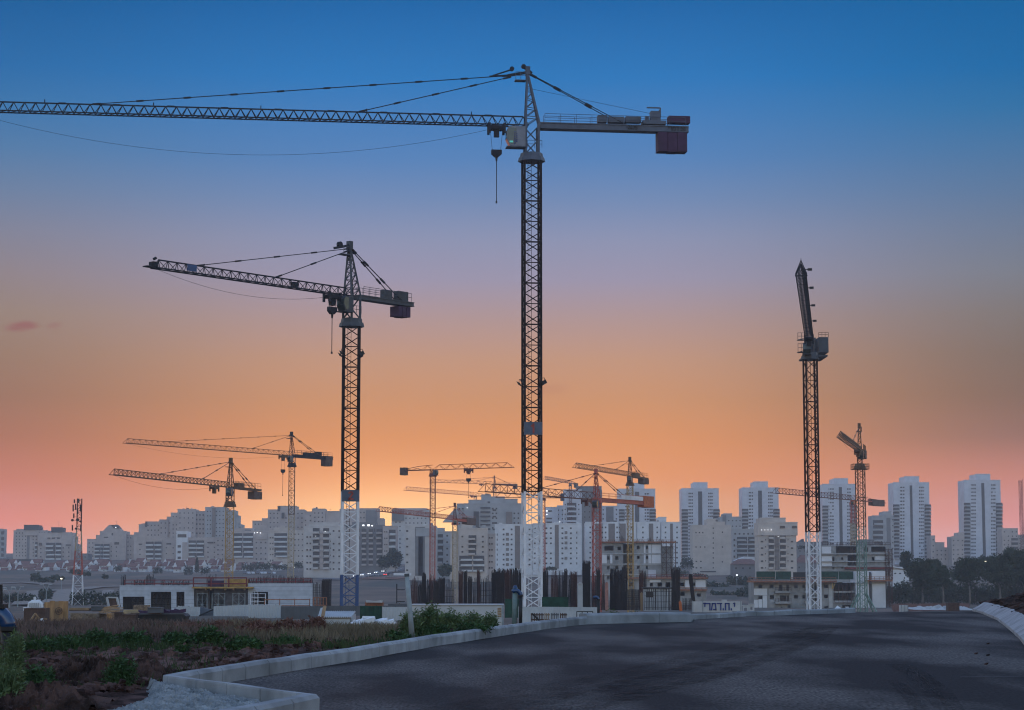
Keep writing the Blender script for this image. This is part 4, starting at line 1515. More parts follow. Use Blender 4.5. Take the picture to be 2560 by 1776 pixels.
B('grey apartment block with a pyramid-shaped roof, left of the stepped cluster', 1620, 'beige',
  [(250, 314, 1329, 1415), (218, 241, 1349, 1415, 2), (240, 251, 1339, 1415, 1), (313, 333, 1338, 1415, 3), (236, 276, 1356, 1415, -1.5)],
  gables=[([(256, 1329), (272.5, 1312.5), (290, 1312.5), (307, 1329)], .3, 'beige'), ([(277, 1313), (291, 1312), (300, 1321), (284, 1321)], -.4, 'roofdark')],
  balc=[(237, 250, 1360, 1408, 5, 'parapet', -1.6), (251, 258, 1360, 1408, 5, 'grey', -1.6), (259, 274, 1360, 1408, 5, 'parapet', -1.6)],
  win=[(223, 232, 2, 1358, 1402, 5, 2.6, 3, 'window', 2.3), (291, 291, 1, 1357, 1402, 5, 2.6, 3), (278, 278, 1, 1367, 1402, 4, 2.6, 3), (320, 327, 2, 1345, 1398, 6, 2.2, 3, 'window', 3.5), (265, 265, 1, 1344, 1344, 1, 11, 3),
       (292, 292, 1, 1359, 1359, 1, 12, 6), (281, 281, 1, 1336, 1336, 1, 4, 6)], mast=[(291, 1302, 1313)], lit=[(290, 1319, 1.0, .9)])
bld('low_building', 'long low dark-roofed hall below the hat-roofed apartment block', 'building', 1500, 'grey', [(-60, 98, 1403, 1420), (-60, 92, 1399, 1404, -2, 'roofdark')], win=[(-20, 88, 7, 1411, 1411, 1, 5, 3)], lit=[(29, 1405, 1.6, 3)])
bld('low_building', 'flat grey building squeezed between hat-roofed block and pyramid-roofed block', 'building', 1560, 'darkgrey', [(194, 219, 1385, 1412)], win=[(199, 213, 3, 1393, 1404, 2, 3, 3)])
B('stepped beige block, left part of the cluster behind the terraced houses', 1600, 'beige',
  [(347, 366, 1312, 1410, 4), (335, 348, 1332, 1410, 5), (364, 400, 1305, 1410, 2), (398, 418, 1300, 1410, 2), (417, 428, 1293, 1410, 3), (363, 368, 1305, 1308, 1, 'roofdark')],
  win=[(353, 360, 2, 1322, 1390, 9, 2.4, 3, 'window', 4.2), (370, 396, 4, 1314, 1338, 3, 2.6, 3, 'window', 2.2), (403, 424, 3, 1308, 1345, 4, 2.6, 3, 'window', 2.4)], tanks=3)
B('tall stepped beige block with a flat top, middle of the cluster', 1580, 'beige',
  [(444, 488, 1274, 1410, 2), (427, 446, 1283, 1410, 3), (486, 514, 1279, 1410, 3)],
  win=[(433, 441, 2, 1292, 1385, 10, 2.6, 3, 'window', 3.2), (450, 482, 4, 1283, 1345, 6, 2.6, 3, 'window', 2.1), (492, 508, 3, 1288, 1345, 6, 3.2, 4, 'window', 3.3)], mast=[(467, 1266, 1275)], tanks=4)
B('tower with a dark stair strip at the right end of the cluster', 1560, 'grey',
  [(513, 563, 1269, 1410, 1), (562, 587, 1277, 1410, 2), (586, 594, 1289, 1410, 3), (593, 604, 1312, 1410, 4)],
  win=[(519, 526, 2, 1279, 1345, 7, 2.8, 3, 'window', 1), (541, 558, 3, 1279, 1400, 13, 2.8, 3, 'window', 1), (568, 582, 2, 1286, 1345, 6, 2.8, 3, 'window', 2.2), (590, 600, 2, 1320, 1395, 7, 2.4, 3, 'window', 4.5)],
  strips=[(530.5, 538, 1270, 1343, 'brown')], tanks=2)
B('low front block with white balconies below the stepped beige block', 1500, 'beige', [(343, 442, 1345, 1412), (365, 405, 1350, 1412, -1)],
  balc=[(365, 384, 1354, 1399, 4, 'parapet', -1.2), (386, 404, 1354, 1399, 4, 'parapet', -1.2)], win=[(350, 350, 1, 1362, 1399, 4, 3, 3), (416, 433, 2, 1370, 1399, 3, 3, 3), (351, 351, 1, 1361, 1361, 1, 9, 3), (422, 422, 1, 1360, 1360, 1, 12, 4)])
B('narrow white framed block with big upper windows in the cluster', 1490, 'white', [(441, 468, 1329, 1412)], win=[(455, 455, 1, 1340, 1340, 1, 22, 8), (448, 448, 1, 1352, 1395, 4, 8, 6)], strips=[(456, 467, 1356, 1408, 'beige')])
B('low front block with balconies right of the white framed block', 1490, 'beige', [(469, 562, 1345, 1412, .3), (560, 586, 1328, 1412, 2)],
  balc=[(472, 490, 1351, 1394, 4), (491, 510, 1351, 1394, 4)], win=[(520, 536, 2, 1357, 1393, 4, 3, 3), (545, 556, 2, 1352, 1398, 5, 3, 3), (527, 527, 1, 1357, 1357, 1, 12, 4)])
B('pale block with long white balcony bands behind the ochre crane', 1450, 'beige', [(586, 671, 1328, 1412), (588, 632, 1322, 1330, 3), (640, 668, 1331, 1338, -1)],
  balc=[(584, 606, 1333, 1395, 5), (608, 633, 1333, 1395, 5)], win=[(641, 664, 3, 1343, 1398, 5, 3.4, 3.4)], lit=[(637, 1333, .9), (644, 1332, .9), (652, 1333, .9)], tanks=4)
B('grey brown stepped block behind the slim brown crane', 1500, 'beige', [(670, 760, 1275, 1400, 1), (631, 672, 1303, 1400, 4), (655, 671, 1297, 1400, 3), (697, 742, 1266, 1277, 2), (694, 700, 1267, 1268.5, 0, 'roofdark')],
  win=[(676, 694, 3, 1284, 1330, 5, 3, 3, 'window', 1), (715, 755, 5, 1284, 1330, 5, 3, 3, 'window', 1), (638, 664, 4, 1311, 1330, 2, 2.6, 3, 'window', 4.3)], strips=[(704, 711, 1282, 1296)], tanks=3)
B('front block with stepped white balconies behind the slim brown crane', 1380, 'tan', [(671, 762, 1327, 1425), (684, 722, 1320, 1330, 2)], balc=[(686, 718, 1333, 1394, 5)],
  win=[(676, 682, 2, 1345, 1415, 6, 3, 3), (728, 756, 4, 1336, 1418, 7, 3, 3)])
B('long grey block with flat roofs left of the second tallest crane', 1480, 'beige', [(780, 812, 1273, 1395, 1), (757, 781, 1280, 1395, 2), (811, 851, 1279, 1395, 2), (849, 897, 1274, 1395, 2.5), (895, 946, 1272, 1395, 1), (944, 959, 1297, 1395, 4)],
  win=[(764, 776, 2, 1290, 1325, 4, 3, 3, 'window', 2.2), (787, 806, 3, 1283, 1315, 4, 3.4, 3, 'window', 1), (902, 910, 2, 1282, 1320, 4, 3, 3, 'window', 1.7)], strips=[(915, 942, 1276, 1316, 'darkgrey')], tanks=3, mast=[(826, 1272, 1280)])
B('pale front block with two columns of dark balconies left of the blue-footed crane', 1050, 'pale', [(760, 860, 1316, 1432), (772, 848, 1308, 1318, 2)],
  balc=[(782, 799, 1320, 1424, 7, 'pale'), (808, 823, 1320, 1424, 7, 'pale')], win=[(768, 776, 2, 1343, 1423, 6, 4, 4), (834, 848, 2, 1328, 1423, 7, 4, 4), (826, 826, 1, 1336, 1423, 6, 2, 3)], strips=[(799.5, 807, 1326, 1425, 'beige')], lit=[(814, 1329, .5, 2.2), (790, 1341, .5, 2.2)])
B('dark brown block with slim balconies and lit roof, right of the blue-footed crane', 1250, 'darkgrey', [(848, 961, 1314, 1428), (880, 940, 1307, 1316, 2), (858, 896, 1322, 1428, -.5, 'beige')],
  balc=[(904, 916, 1322, 1415, 7, 'beige'), (922, 933, 1322, 1415, 7, 'beige'), (941, 956, 1322, 1415, 7, 'beige')], lit=[(909, 1314, 1.6), (922, 1314, 2.0), (931, 1315, 1.2)], win=[(899, 937, 4, 1326, 1345, 2, 2.2, 8)])
B('narrow beige block with white balconies beside the dark brown block', 1240, 'beige', [(957, 991, 1316, 1425)], balc=[(972, 989, 1324, 1416, 6)], win=[(962, 967, 2, 1330, 1410, 6, 3, 3)])
B('pale tower with a darker left flank behind the flat-topped red crane', 1330, 'pale', [(979, 1071, 1274, 1400, 1), (990, 1068, 1272, 1276, 2)], strips=[(980, 1010, 1277, 1302, 'darkgrey')],
  win=[(990, 1000, 2, 1306, 1390, 9, 3, 3.4, 'window', 1), (1015, 1064, 6, 1284, 1308, 3, 3, 3, 'window', 1)], tanks=3)
B('white slab with a grey glazed centre strip behind the flat-topped red crane', 980, 'pale', [(1013, 1090, 1316, 1442), (1040, 1088, 1322, 1326, -.7, 'grey')], strips=[(1038, 1062, 1318, 1440, 'darkgrey'), (1046, 1057, 1338, 1440, 'strip')],
  win=[(1018, 1018, 1, 1328, 1426, 6, 5, 4)], tanks=2)
B('grey block with dark balconies right of the flat-topped red crane', 1020, 'grey', [(1089, 1128, 1330, 1440)], balc=[(1094, 1108, 1335, 1410, 5, 'grey')], win=[(1118, 1118, 1, 1340, 1420, 6, 4, 4)], strips=[(1090, 1112, 1320, 1330, 'grey')])
B('large stepped grey block with a sloping left side and dark slit windows', 1180, 'grey',
  [(1160, 1304, 1260, 1420, 1), (1142, 1172, 1260.5, 1420, 1.5), (1171, 1204, 1251, 1262, 2), (1203, 1227, 1238, 1262, 3), (1226, 1262, 1243, 1262, 3), (1260, 1294, 1248.5, 1262, 2)],
  gables=[([(1106, 1306), (1136, 1273), (1146, 1273), (1146, 1306)], .8, 'grey')],
  strips=[(1184, 1197, 1279, 1318, 'strip')] + [(1201, 1226, 1268 + 10.6 * i, 1272 + 10.6 * i, 'strip') for i in range(6)] + [(1265, 1280, 1280, 1310, 'brown')],
  win=[(1232, 1241, 2, 1272, 1320, 5, 4, 4, 'window', 1), (1286, 1296, 2, 1284, 1320, 4, 4, 4, 'window', 1), (1236, 1236, 1, 1276, 1340, 5, 9, 4, 'window', 1), (1149, 1157, 2, 1272, 1310, 4, 3, 3, 'window', 1.3)],
  lit=[(1168, 1270, .6, -.5)], tanks=5)
B('beige block with rounded stepped balconies in front of the stepped grey block', 960, 'tan', [(1148, 1219, 1322, 1440), (1153, 1181, 1309, 1324, 1), (1126, 1150, 1330, 1440, 1), (1217, 1238, 1336, 1440, 2, 'beige')],
  balc=[(1171, 1191, 1338, 1388, 4, 'tan'), (1148, 1180, 1389, 1430, 3), (1183, 1211, 1389, 1430, 3)], win=[(1156, 1156, 1, 1342, 1380, 4, 4.5, 4), (1207, 1207, 1, 1342, 1380, 4, 4.5, 4), (1224, 1230, 2, 1345, 1420, 6, 3.5, 4, 'window', 2.4)], tanks=4)
def slab(label, x0, x1, yt, yb, D, dark, wins, mat='white', cap=None):
    bl = [(x0, x1, yt, yb)]
    if cap:
        bl.append((cap[0], cap[1], cap[2], yt + 1, 2))
    B(label, D, mat, bl, strips=[(a, b, yt + 3, yb - 2, 'brown') for a, b in dark], win=wins, tanks=2)
slab('white slab block directly left of the tallest mast', 1237, 1331, 1312, 1424, 1120, [(1287, 1300)],
     [(1243, 1243, 1, 1337, 1412, 7, 2, 5), (1259, 1279, 2, 1324, 1412, 8, 4.4, 4), (1268.5, 1268.5, 1, 1336, 1412, 7, 7.5, 7, 'brown'), (1308, 1324, 2, 1324, 1412, 8, 4.4, 4)])
slab('white slab block directly right of the tallest mast', 1331.6, 1454, 1310, 1424, 1120.4, [(1387, 1397)],
     [(1366, 1377, 2, 1321, 1409, 8, 4.6, 4), (1406, 1427, 2, 1321, 1409, 8, 4.6, 4), (1415, 1415, 1, 1332, 1409, 7, 7, 7, 'brown'), (1442, 1442, 1, 1332, 1409, 7, 2.4, 5), (1337, 1352, 2, 1321, 1409, 8, 4, 4)], cap=(1385, 1399, 1307))
B('blue grey office block peeping over the right white slab block', 1350, 'blue', [(1364, 1395, 1269, 1330), (1393, 1411, 1265, 1330, 1)], win=[(1373, 1373, 1, 1278, 1306, 4, 14, 3.5), (1396, 1406, 2, 1276, 1308, 4, 3, 3.4, 'window', .8)], lit=[(1367, 1278, 1.3, 1.2), (1367, 1287, 1.1, 1.2), (1399, 1305, .9, .6)])
B('tall pinkish grey tower with balconies below the tiny flat-topped crane', 1300, 'blue', [(1409, 1455, 1225, 1425), (1453, 1506, 1226, 1425, .6, 'darkgrey'), (1441, 1504, 1217, 1228, 3, 'darkgrey')],
  balc=[(1417, 1441, 1257, 1318, 5, 'blue')], win=[(1413, 1413, 1, 1262, 1420, 14, 2.6, 3.4), (1447, 1447, 1, 1262, 1420, 14, 2.8, 3.4), (1462, 1498, 4, 1240, 1320, 7, 3, 3.4, 'window', .8)])
B('grey tower with a dark flank between pinkish grey tower and white tower', 1360, 'blue', [(1504, 1548, 1266, 1420)], strips=[(1515, 1534, 1268, 1306, 'darkgrey')], win=[(1508, 1508, 1, 1275, 1320, 5, 3, 3.4), (1541, 1541, 1, 1275, 1320, 5, 3, 3.4)])
for x0, x1, lab, dk in ((1463, 1506.5, 'white slab block with a dark right flank behind the broad red crane', (1488, 1505)), (1507, 1547.5, 'white slab block right behind the broad red crane', (1521, 1538)),
                        (1548, 1592, 'white slab block below the balconied white tower', (1549, 1565)), (1592.4, 1652, 'white slab block with a grey cap behind the unfinished concrete block', (1622, 1634)),
                        (1652.5, 1702, 'rightmost of the row of white slab blocks, beside the gap in the skyline', (1675, 1683))):
    slab(lab, x0, x1, 1306.5 if x0 < 1660 else 1305, 1434, 1140 + (x0 - 1463) * .02, [dk],
         [((x0 + dk[0]) / 2, (x0 + dk[0]) / 2, 1, 1319, 1420, 9, 3.6, 4), ((x1 + dk[1]) / 2, (x1 + dk[1]) / 2, 1, 1319, 1420, 9, 3.6, 4)], cap=(1645, 1666, 1294) if 1650 < x0 < 1653 else None)
def tower(label, x0, x1, yt, yb, cap, strip, wing, D, rows, low=None):
    s = []
    c0, c1, cy = cap
    a, b = strip
    rowh = (wing - yt) / 6.0
    n = int((yb - yt - 12) / rowh)
    y0, y1 = yt + 12, yt + 12 + rowh * (n - 1)
    lw = (x1 - x0) * .17
    B(label, D, 'blue', [(x0, x1, yt, yb), (c0, c1, cy, yt + 1, 3)], strips=[(a, b, yt + 7, yb - 9, 'strip')],
      win=[(a - (a - x0) * .42 - 2.6, a - (a - x0) * .42 + 2.6, 2, y0, y1, n, 3.4, 3.6), (b + (x1 - b) * .42 - 2.6, b + (x1 - b) * .42 + 2.6, 2, y0, y1, n, 3.4, 3.6),
           (x0 + lw * 1.12, x0 + lw * 1.12, 1, y0, y1, n, 1.8, 3.2), (x1 - lw * 1.12, x1 - lw * 1.12, 1, y0, y1, n, 1.8, 3.2)],
      balc=[(x0 - .6, x0 + lw, wing + 2, yb - 6, n - 6, 'grey'), (x1 - lw, x1 + .6, wing + 2, yb - 6, n - 6, 'grey')], depth=22)
tower('white tower with a dark centre strip rising behind the white slab blocks', 1546, 1639.5, 1223, 1420, (1576, 1611, 1209), (1587, 1599), 1271, 1480, 20)
tower('white tower left of the gap, above the plain beige block', 1704, 1799, 1222, 1420, (1733, 1769, 1207), (1745, 1757), 1271, 1500, 20)
tower('white tower above the balconied beige block, where the red-orange jib starts', 1855, 1949, 1220, 1420, (1884, 1920, 1205), (1895, 1907), 1270, 1510, 20)
tower('white tower standing between the two right-hand crane masts', 2056, 2142, 1211, 1420, (2084, 2120, 1197), (2097, 2108), 1262, 1520, 20)
tower('white tower right of the ochre crane, above the dark trees', 2233, 2327, 1207, 1404, (2261, 2298, 1192), (2274, 2284), 1259, 1530, 20)
tower('rightmost white tower, above the tallest dark trees', 2410, 2506, 1201, 1404, (2439, 2476, 1186), (2453, 2465), 1255, 1540, 20)
B('plain beige block with few windows above the scrub', 1080, 'tan', [(1731, 1829, 1314, 1432, 0), (1788, 1812, 1306, 1316, 1), (1767, 1789, 1299, 1316, 2)], win=[(1783, 1783, 1, 1321, 1420, 9, 2.6, 3.4), (1740, 1757, 3, 1332, 1332, 1, 3, 3.4), (1740, 1762, 3, 1368, 1368, 1, 3, 3), (1806, 1806, 1, 1331, 1405, 3, 3, 3.4), (1741, 1752, 2, 1404, 1420, 2, 4, 3)],
  strips=[(1740, 1765, 1338, 1339.4, 'beige'), (1750, 1790, 1428, 1431, 'strip')])
B('grey block peeping between the plain beige block and the tower', 1400, 'grey', [(1800, 1856, 1293, 1400), (1808, 1830, 1285, 1295, 1)], strips=[(1806, 1816, 1288, 1320, 'darkgrey')], win=[(1822, 1850, 4, 1302, 1330, 3, 3, 3)])
B('grey block with long dark balcony bands left of the balconied beige block', 1200, 'grey', [(1831, 1898, 1324, 1400)], balc=[(1842, 1868, 1342, 1396, 5, 'grey'), (1870, 1894, 1342, 1396, 5, 'grey')], win=[(1838, 1892, 6, 1335, 1335, 1, 4, 4, 'window'), (1836, 1836, 1, 1350, 1392, 4, 4, 5)], tanks=3)
B('beige block with two balcony columns and a string of roof lights', 1000, 'tan', [(1897, 1992, 1323, 1432), (1895, 1994, 1307, 1324, -1), (1900, 1964, 1296, 1308, 2)],
  balc=[(1921, 1935, 1333, 1424, 6, 'tan'), (1949, 1965, 1333, 1424, 6, 'tan')], strips=[(1936, 1948, 1338, 1426, 'brown')], win=[(1905, 1905, 1, 1338, 1420, 6, 6, 4), (1980, 1980, 1, 1338, 1420, 6, 6, 4), (1914, 1914, 1, 1350, 1420, 5, 2, 3), (1970, 1970, 1, 1350, 1420, 5, 2, 3), (1956, 1986, 2, 1318, 1318, 1, 12, 6, 'window', -1)],
  lit=[(1903, 1325.5, .45, 1.6), (1911, 1325.5, .45, 1.6), (1919, 1325.5, .45, 1.6), (1927, 1325.5, .5, 1.6), (1945, 1342, .45, .8)], depth=18)
B('grey block with dark flank between the ochre crane and the next tower', 1420, 'grey', [(2180, 2236, 1290, 1410), (2207, 2229, 1280, 1292, 1)], strips=[(2216, 2228, 1295, 1405, 'darkgrey')], balc=[(2182, 2208, 1300, 1395, 7, 'grey')], win=[(2232, 2232, 1, 1300, 1400, 8, 2.6, 3)])  # flank is a darker grey strip on the wall
B('stepped low beige block right of the tower above the dark trees', 1480, 'beige', [(2327, 2339, 1340, 1408), (2337, 2362, 1357, 1408, 1), (2360, 2379, 1370, 1408, 2)], win=[(2333, 2333, 1, 1350, 1395, 4, 3, 3), (2343, 2374, 4, 1377, 1398, 3, 3, 3)])
B('beige block left of the rightmost tower', 1470, 'beige', [(2379, 2411, 1342, 1408), (2396, 2411, 1332, 1344, 1)], win=[(2384, 2406, 3, 1352, 1398, 5, 3, 3)])
B('beige block at the right edge beyond the rightmost tower', 1460, 'beige', [(2505, 2547, 1322, 1405), (2546, 2600, 1338, 1405, 1)], win=[(2511, 2541, 4, 1330, 1395, 7, 3, 3), (2550, 2590, 4, 1347, 1395, 5, 3, 3)], balc=[(2528, 2545, 1345, 1400, 5, 'beige')])
bld('low_building', 'low building with a tilted roof below the red-orange jib', 'building', 1250, 'darkgrey', [(1992, 2070, 1356, 1420), (2150, 2186, 1350, 1420, 2)], gables=[([(1994, 1357), (2009, 1347), (2011, 1357)], .4, 'roofdark')], win=[(2000, 2060, 6, 1366, 1390, 3, 3, 3)])
def redhouse(label, x0, x1, y0, y1, D, ridge):
    def ex(t):
        a, c = at(x0, y0, D), at(x1, y1, D)
        mb = MB()
        ym = (c.x - a.x) * .1
        mb.add([(a.x - .5, D - .6, c.z + (a.z - c.z) * .25), (c.x + .5, D - .6, c.z + (a.z - c.z) * .25), (c.x + .5, D + 14, c.z + (a.z - c.z) * .25), (a.x - .5, D + 14, c.z + (a.z - c.z) * .25),
                (a.x + 3, D + 7, a.z), (c.x - 3, D + 7, a.z)], [(0, 1, 5, 4), (2, 3, 4, 5), (1, 2, 5), (3, 0, 4), (0, 3, 2, 1)])
        mb.build('roof', 'roofred', t)
    bld('house', label, 'house', D, 'darkgrey', [(x0, x1, y1 - (y1 - y0) * .25, y1 + 12)], extra=ex, win=[(x0 + 6, x1 - 6, 4, y1 + 5, y1 + 5, 1, 4, 4)])
redhouse('broad house with a dull red hipped roof left of the balconied beige block', 1834, 1898, 1398, 1416, 1050, 0)
redhouse('red-roofed house right of the balconied beige block', 1992, 2052, 1388, 1414, 1060, 0)
def whiteroof(t):
    a, c = at(1836, 1402, 1110), at(1892, 1392, 1110)
    part('roof', 'white', t, lambda mb: mb.prism([(a.x, a.z), ((a.x + c.x) / 2, c.z), (c.x, c.z - .5), (c.x, a.z)], 1110, 1120))
bld('house', 'pale grey roof peeping above the dull red hipped roof', 'house', 1111, 'grey', [(1838, 1890, 1402, 1420)], extra=whiteroof)
def villa(t):
    a, c = at(2232, 1419, 800), at(2270, 1432, 800)
    part('roof', 'white', t, lambda mb: mb.prism([(a.x - 4, a.z + 1.2), (a.x - 4, a.z + .8), (c.x + .5, c.z + 1), (c.x + .5, c.z + 1.4)], 799.5, 812))
bld('house', 'white villa with a sloping roof half hidden by the dark trees', 'house', 800, 'white', [(2230, 2272, 1428, 1450), (2236, 2256, 1420, 1430, 1)], extra=villa, win=[(2238, 2262, 3, 1434, 1434, 1, 5, 3)])

# ---------------------------------------------------------------- terraced houses with red roofs
def house(label, px, py, D, wpx, hpx, yaw, rnd):
    """Two-storey gabled house: gable end towards the right, roof slope towards the road, lower lean-to in front."""
    p = at(px, py, D)
    w, h = wpx * D / F, hpx * D / F
    z0 = p.z - 2
    t = thing('terraced_house', label, 'house', (p.x, D, p.z), 'red-roofed terraced houses on the slope')
    x0, x1 = p.x - w / 2, p.x + w / 2
    ze = p.z + h * .50
    zr = p.z + h
    y0, y1 = D, D + 9
    ym = D + 4.6
    mb = MB()
    mb.box(x0, x1, y0, y1, z0, ze)
    mb.build('wall', 'white', t)
    sh = w * .16
    mb = MB()                                          # roof slab with the ridge set back and the gable turned a little to the road
    mb.add([(x0 - .3, y0 - .5, ze - .1), (x1 - sh, y0 - .5, ze - .1), (x1 - sh * .2, ym, zr), (x0 + sh * .8, ym, zr), (x0 - .3, y1 + .4, ze - .1), (x1 - sh, y1 + .4, ze - .1)],
           [(0, 1, 2, 3), (5, 4, 3, 2), (0, 3, 4), (1, 5, 2), (0, 4, 5, 1)])
    mb.build('roof', 'roofred', t)
    if rnd.random() < .55:                             # white gable wall turned to the road at one end
        mb = MB()
        gl = x1 if rnd.random() < .6 else x0 + sh * 1.6
        gz = ze + (zr - ze) * rnd.uniform(.7, 1.05)
        mb.prism([(gl - sh * rnd.uniform(1.7, 2.4), ze - .3), (gl + sh * .6, ze - .3), (gl - sh * rnd.uniform(.2, .7), gz)], y0 - .8, y0 + .1)
        mb.build('gable', 'white', t)
    elif rnd.random() < .6:
        part('party_wall', 'white', t, lambda mb: mb.prism([(x0 + w * .5, ze - .2), (x0 + w * .5 + .5, ze - .2), (x0 + w * .5 + sh * .7 + .5, zr + .3), (x0 + w * .5 + sh * .7, zr + .3)], y0 - .6, ym))
    lw = w * rnd.uniform(.45, .6)
    lx = x0 + rnd.uniform(0, w - lw)
    mb = MB()
    mb.box(lx, lx + lw, y0 - 4, y0 - .02, z0, p.z + h * .14)
    mb.build('porch', 'white', t)
    mb = MB()
    zl = p.z + h * .14
    mb.add([(lx - .3, y0 - 4.4, zl), (lx + lw + .3, y0 - 4.4, zl), (lx + lw + .3, y0 - .9, zl + 1.6), (lx - .3, y0 - .9, zl + 1.6), (lx - .3, y0 - .9, zl - .2), (lx + lw + .3, y0 - .9, zl - .2)],
           [(0, 1, 2, 3), (3, 2, 5, 4), (0, 3, 4), (1, 5, 2), (0, 4, 5, 1)])
    mb.build('porch_roof', 'roofred', t)
    for k in range(3):
        boxpart('window', 'window', t, (x0 + w * (.16 + .26 * k), y0 - .04, p.z + h * .36), w * .09, .2, h * .11)
    boxpart('window', 'window', t, (lx + lw * .5, y0 - 4.04, p.z + h * .02), lw * .18, .2, h * .09)

rnd = random.Random(11)
hs = []
x = -14.0
while x < 592:
    wpx = rnd.uniform(26, 32)
    hs.append((x, 1430 + rnd.uniform(-3, 3) - (2 if x > 330 else 0), 1260 + rnd.uniform(-16, 16), wpx, rnd.uniform(19, 26)))
    x += wpx * (rnd.uniform(.84, 1.0) if rnd.random() < .75 else 1.35)
back = []
x = 2.0
while x < 585:
    wpx = rnd.uniform(24, 34)
    if rnd.random() < .8:
        back.append((x, 1419 + rnd.uniform(-1.5, 1.5), 1330 + rnd.uniform(-10, 10), wpx, rnd.uniform(17, 22)))
    x += wpx * rnd.uniform(.95, 1.2)
for i, h in enumerate(back):
    house('red-roofed terraced house in the upper row, ' + ORD[i] + ' from the left', *h, 0, rnd)
for i, h in enumerate(hs):
    house('red-roofed white terraced house in the lower row, ' + ORD[i] + ' from the left', *h, 0, rnd)
for i, (px, py, D, w_, h_) in enumerate(((604, 1428, 1270, 26, 22), (642, 1424, 1290, 34, 19), (690, 1422, 1280, 30, 18))):
    house(('low red-roofed house behind the scrub just right of the terraced row', 'wide red-roofed house above the parked cars', 'red-roofed house between parked cars and slim brown crane')[i], px, py, D, w_, h_, 0, rnd)
# ---------------------------------------------------------------- unfinished buildings and the building sites
def pxb(x0, x1, yt, yb, D, depth=.5, front=0.0):
    a, c = at(x0, yt, D), at(x1, yb, D)
    return a.x, c.x, D - front, D - front + depth, c.z, a.z

def pbox(name, mat, parent, x0, x1, yt, yb, D, depth=.5, front=0.0):
    mb = MB()
    mb.box(*pxb(x0, x1, yt, yb, D, depth, front))
    return mb.build(name, mat, parent)

def wallgrid(x0, x1, yt, yb, D, th, holes):
    """One connected wall slab with real rectangular openings; photo pixels at distance D."""
    xs = sorted(set([x0, x1] + [h[0] for h in holes] + [h[1] for h in holes]))
    ys_ = sorted(set([yt, yb] + [h[2] for h in holes] + [h[3] for h in holes]))
    mb = MB()
    idx = {}
    def vid(i, j, k):
        if (i, j, k) not in idx:
            p = at(xs[i], ys_[j], D)
            idx[i, j, k] = len(mb.v)
            mb.v.append(V((p.x, D + (th if k else 0), p.z)))
        return idx[i, j, k]
    def solid(i, j):
        if not (0 <= i < len(xs) - 1 and 0 <= j < len(ys_) - 1):
            return False
        cx, cy = (xs[i] + xs[i + 1]) / 2, (ys_[j] + ys_[j + 1]) / 2
        return not any(h[0] < cx < h[1] and h[2] < cy < h[3] for h in holes)
    for i in range(len(xs) - 1):
        for j in range(len(ys_) - 1):
            if not solid(i, j):
                continue
            mb.f.append((vid(i, j, 0), vid(i, j + 1, 0), vid(i + 1, j + 1, 0), vid(i + 1, j, 0)))
            mb.f.append((vid(i, j, 1), vid(i + 1, j, 1), vid(i + 1, j + 1, 1), vid(i, j + 1, 1)))
            if not solid(i - 1, j):
                mb.f.append((vid(i, j, 0), vid(i, j, 1), vid(i, j + 1, 1), vid(i, j + 1, 0)))
            if not solid(i + 1, j):
                mb.f.append((vid(i + 1, j, 0), vid(i + 1, j + 1, 0), vid(i + 1, j + 1, 1), vid(i + 1, j, 1)))
            if not solid(i, j - 1):
                mb.f.append((vid(i, j, 0), vid(i + 1, j, 0), vid(i + 1, j, 1), vid(i, j, 1)))
            if not solid(i, j + 1):
                mb.f.append((vid(i, j + 1, 0), vid(i, j + 1, 1), vid(i + 1, j + 1, 1), vid(i + 1, j + 1, 0)))
    return mb

def shell(t, x0, x1, yt, yb, D, depth, mat='concrete'):
    """Roof slab, side walls and back wall behind a front wall, so openings look into a real dark room."""
    ax, cx_, y0, y1, z0, z1_ = pxb(x0, x1, yt, yb, D, depth, 0)
    mb = MB()
    mb.add([(ax + .05, D + .3, z0), (cx_ - .05, D + .3, z0), (cx_ - .05, y1, z0), (ax + .05, y1, z0), (ax + .05, D + .3, z1_ - .05), (cx_ - .05, D + .3, z1_ - .05), (cx_ - .05, y1, z1_ - .05), (ax + .05, y1, z1_ - .05)],
           [(0, 3, 2, 1), (4, 5, 6, 7), (1, 2, 6, 5), (2, 3, 7, 6), (3, 0, 4, 7)])
    return mb.build('structure_shell', mat, t)

def scaffold(name, label, x0, x1, yt, yb, D, nx, nz, mat='blackmetal', r=.07, depth=1.0, group=None, cross=True, cat='scaffold'):
    a, c = at(x0, yt, D), at(x1, yb, D)
    mb = MB()
    for k in (0, depth):
        for i in range(nx + 1):
            x = a.x + (c.x - a.x) * i / nx
            mb.bar((x, D + k, c.z), (x, D + k, a.z), r)
        for j in range(nz + 1):
            z = c.z + (a.z - c.z) * j / nz * .97 + .02
            mb.bar((a.x, D + k, z), (c.x, D + k, z), r * .8)
    if cross:
        for i in range(nx):
            for j in range(nz):
                xa, xb = a.x + (c.x - a.x) * i / nx, a.x + (c.x - a.x) * (i + 1) / nx
                za, zb_ = c.z + (a.z - c.z) * j / nz, c.z + (a.z - c.z) * (j + 1) / nz
                if (i + j) % 2:
                    za, zb_ = zb_, za
                mb.bar((xa, D, za), (xb, D, zb_), r * .7)
    for i in range(nx + 1):
        x = a.x + (c.x - a.x) * i / nx
        mb.bar((x, D, a.z * .97 + c.z * .03), (x, D + depth, a.z * .97 + c.z * .03), r * .8)
    o = mb.build(name, mat, base=((a.x + c.x) / 2, D, c.z))
    return tag(o, label, cat, group)

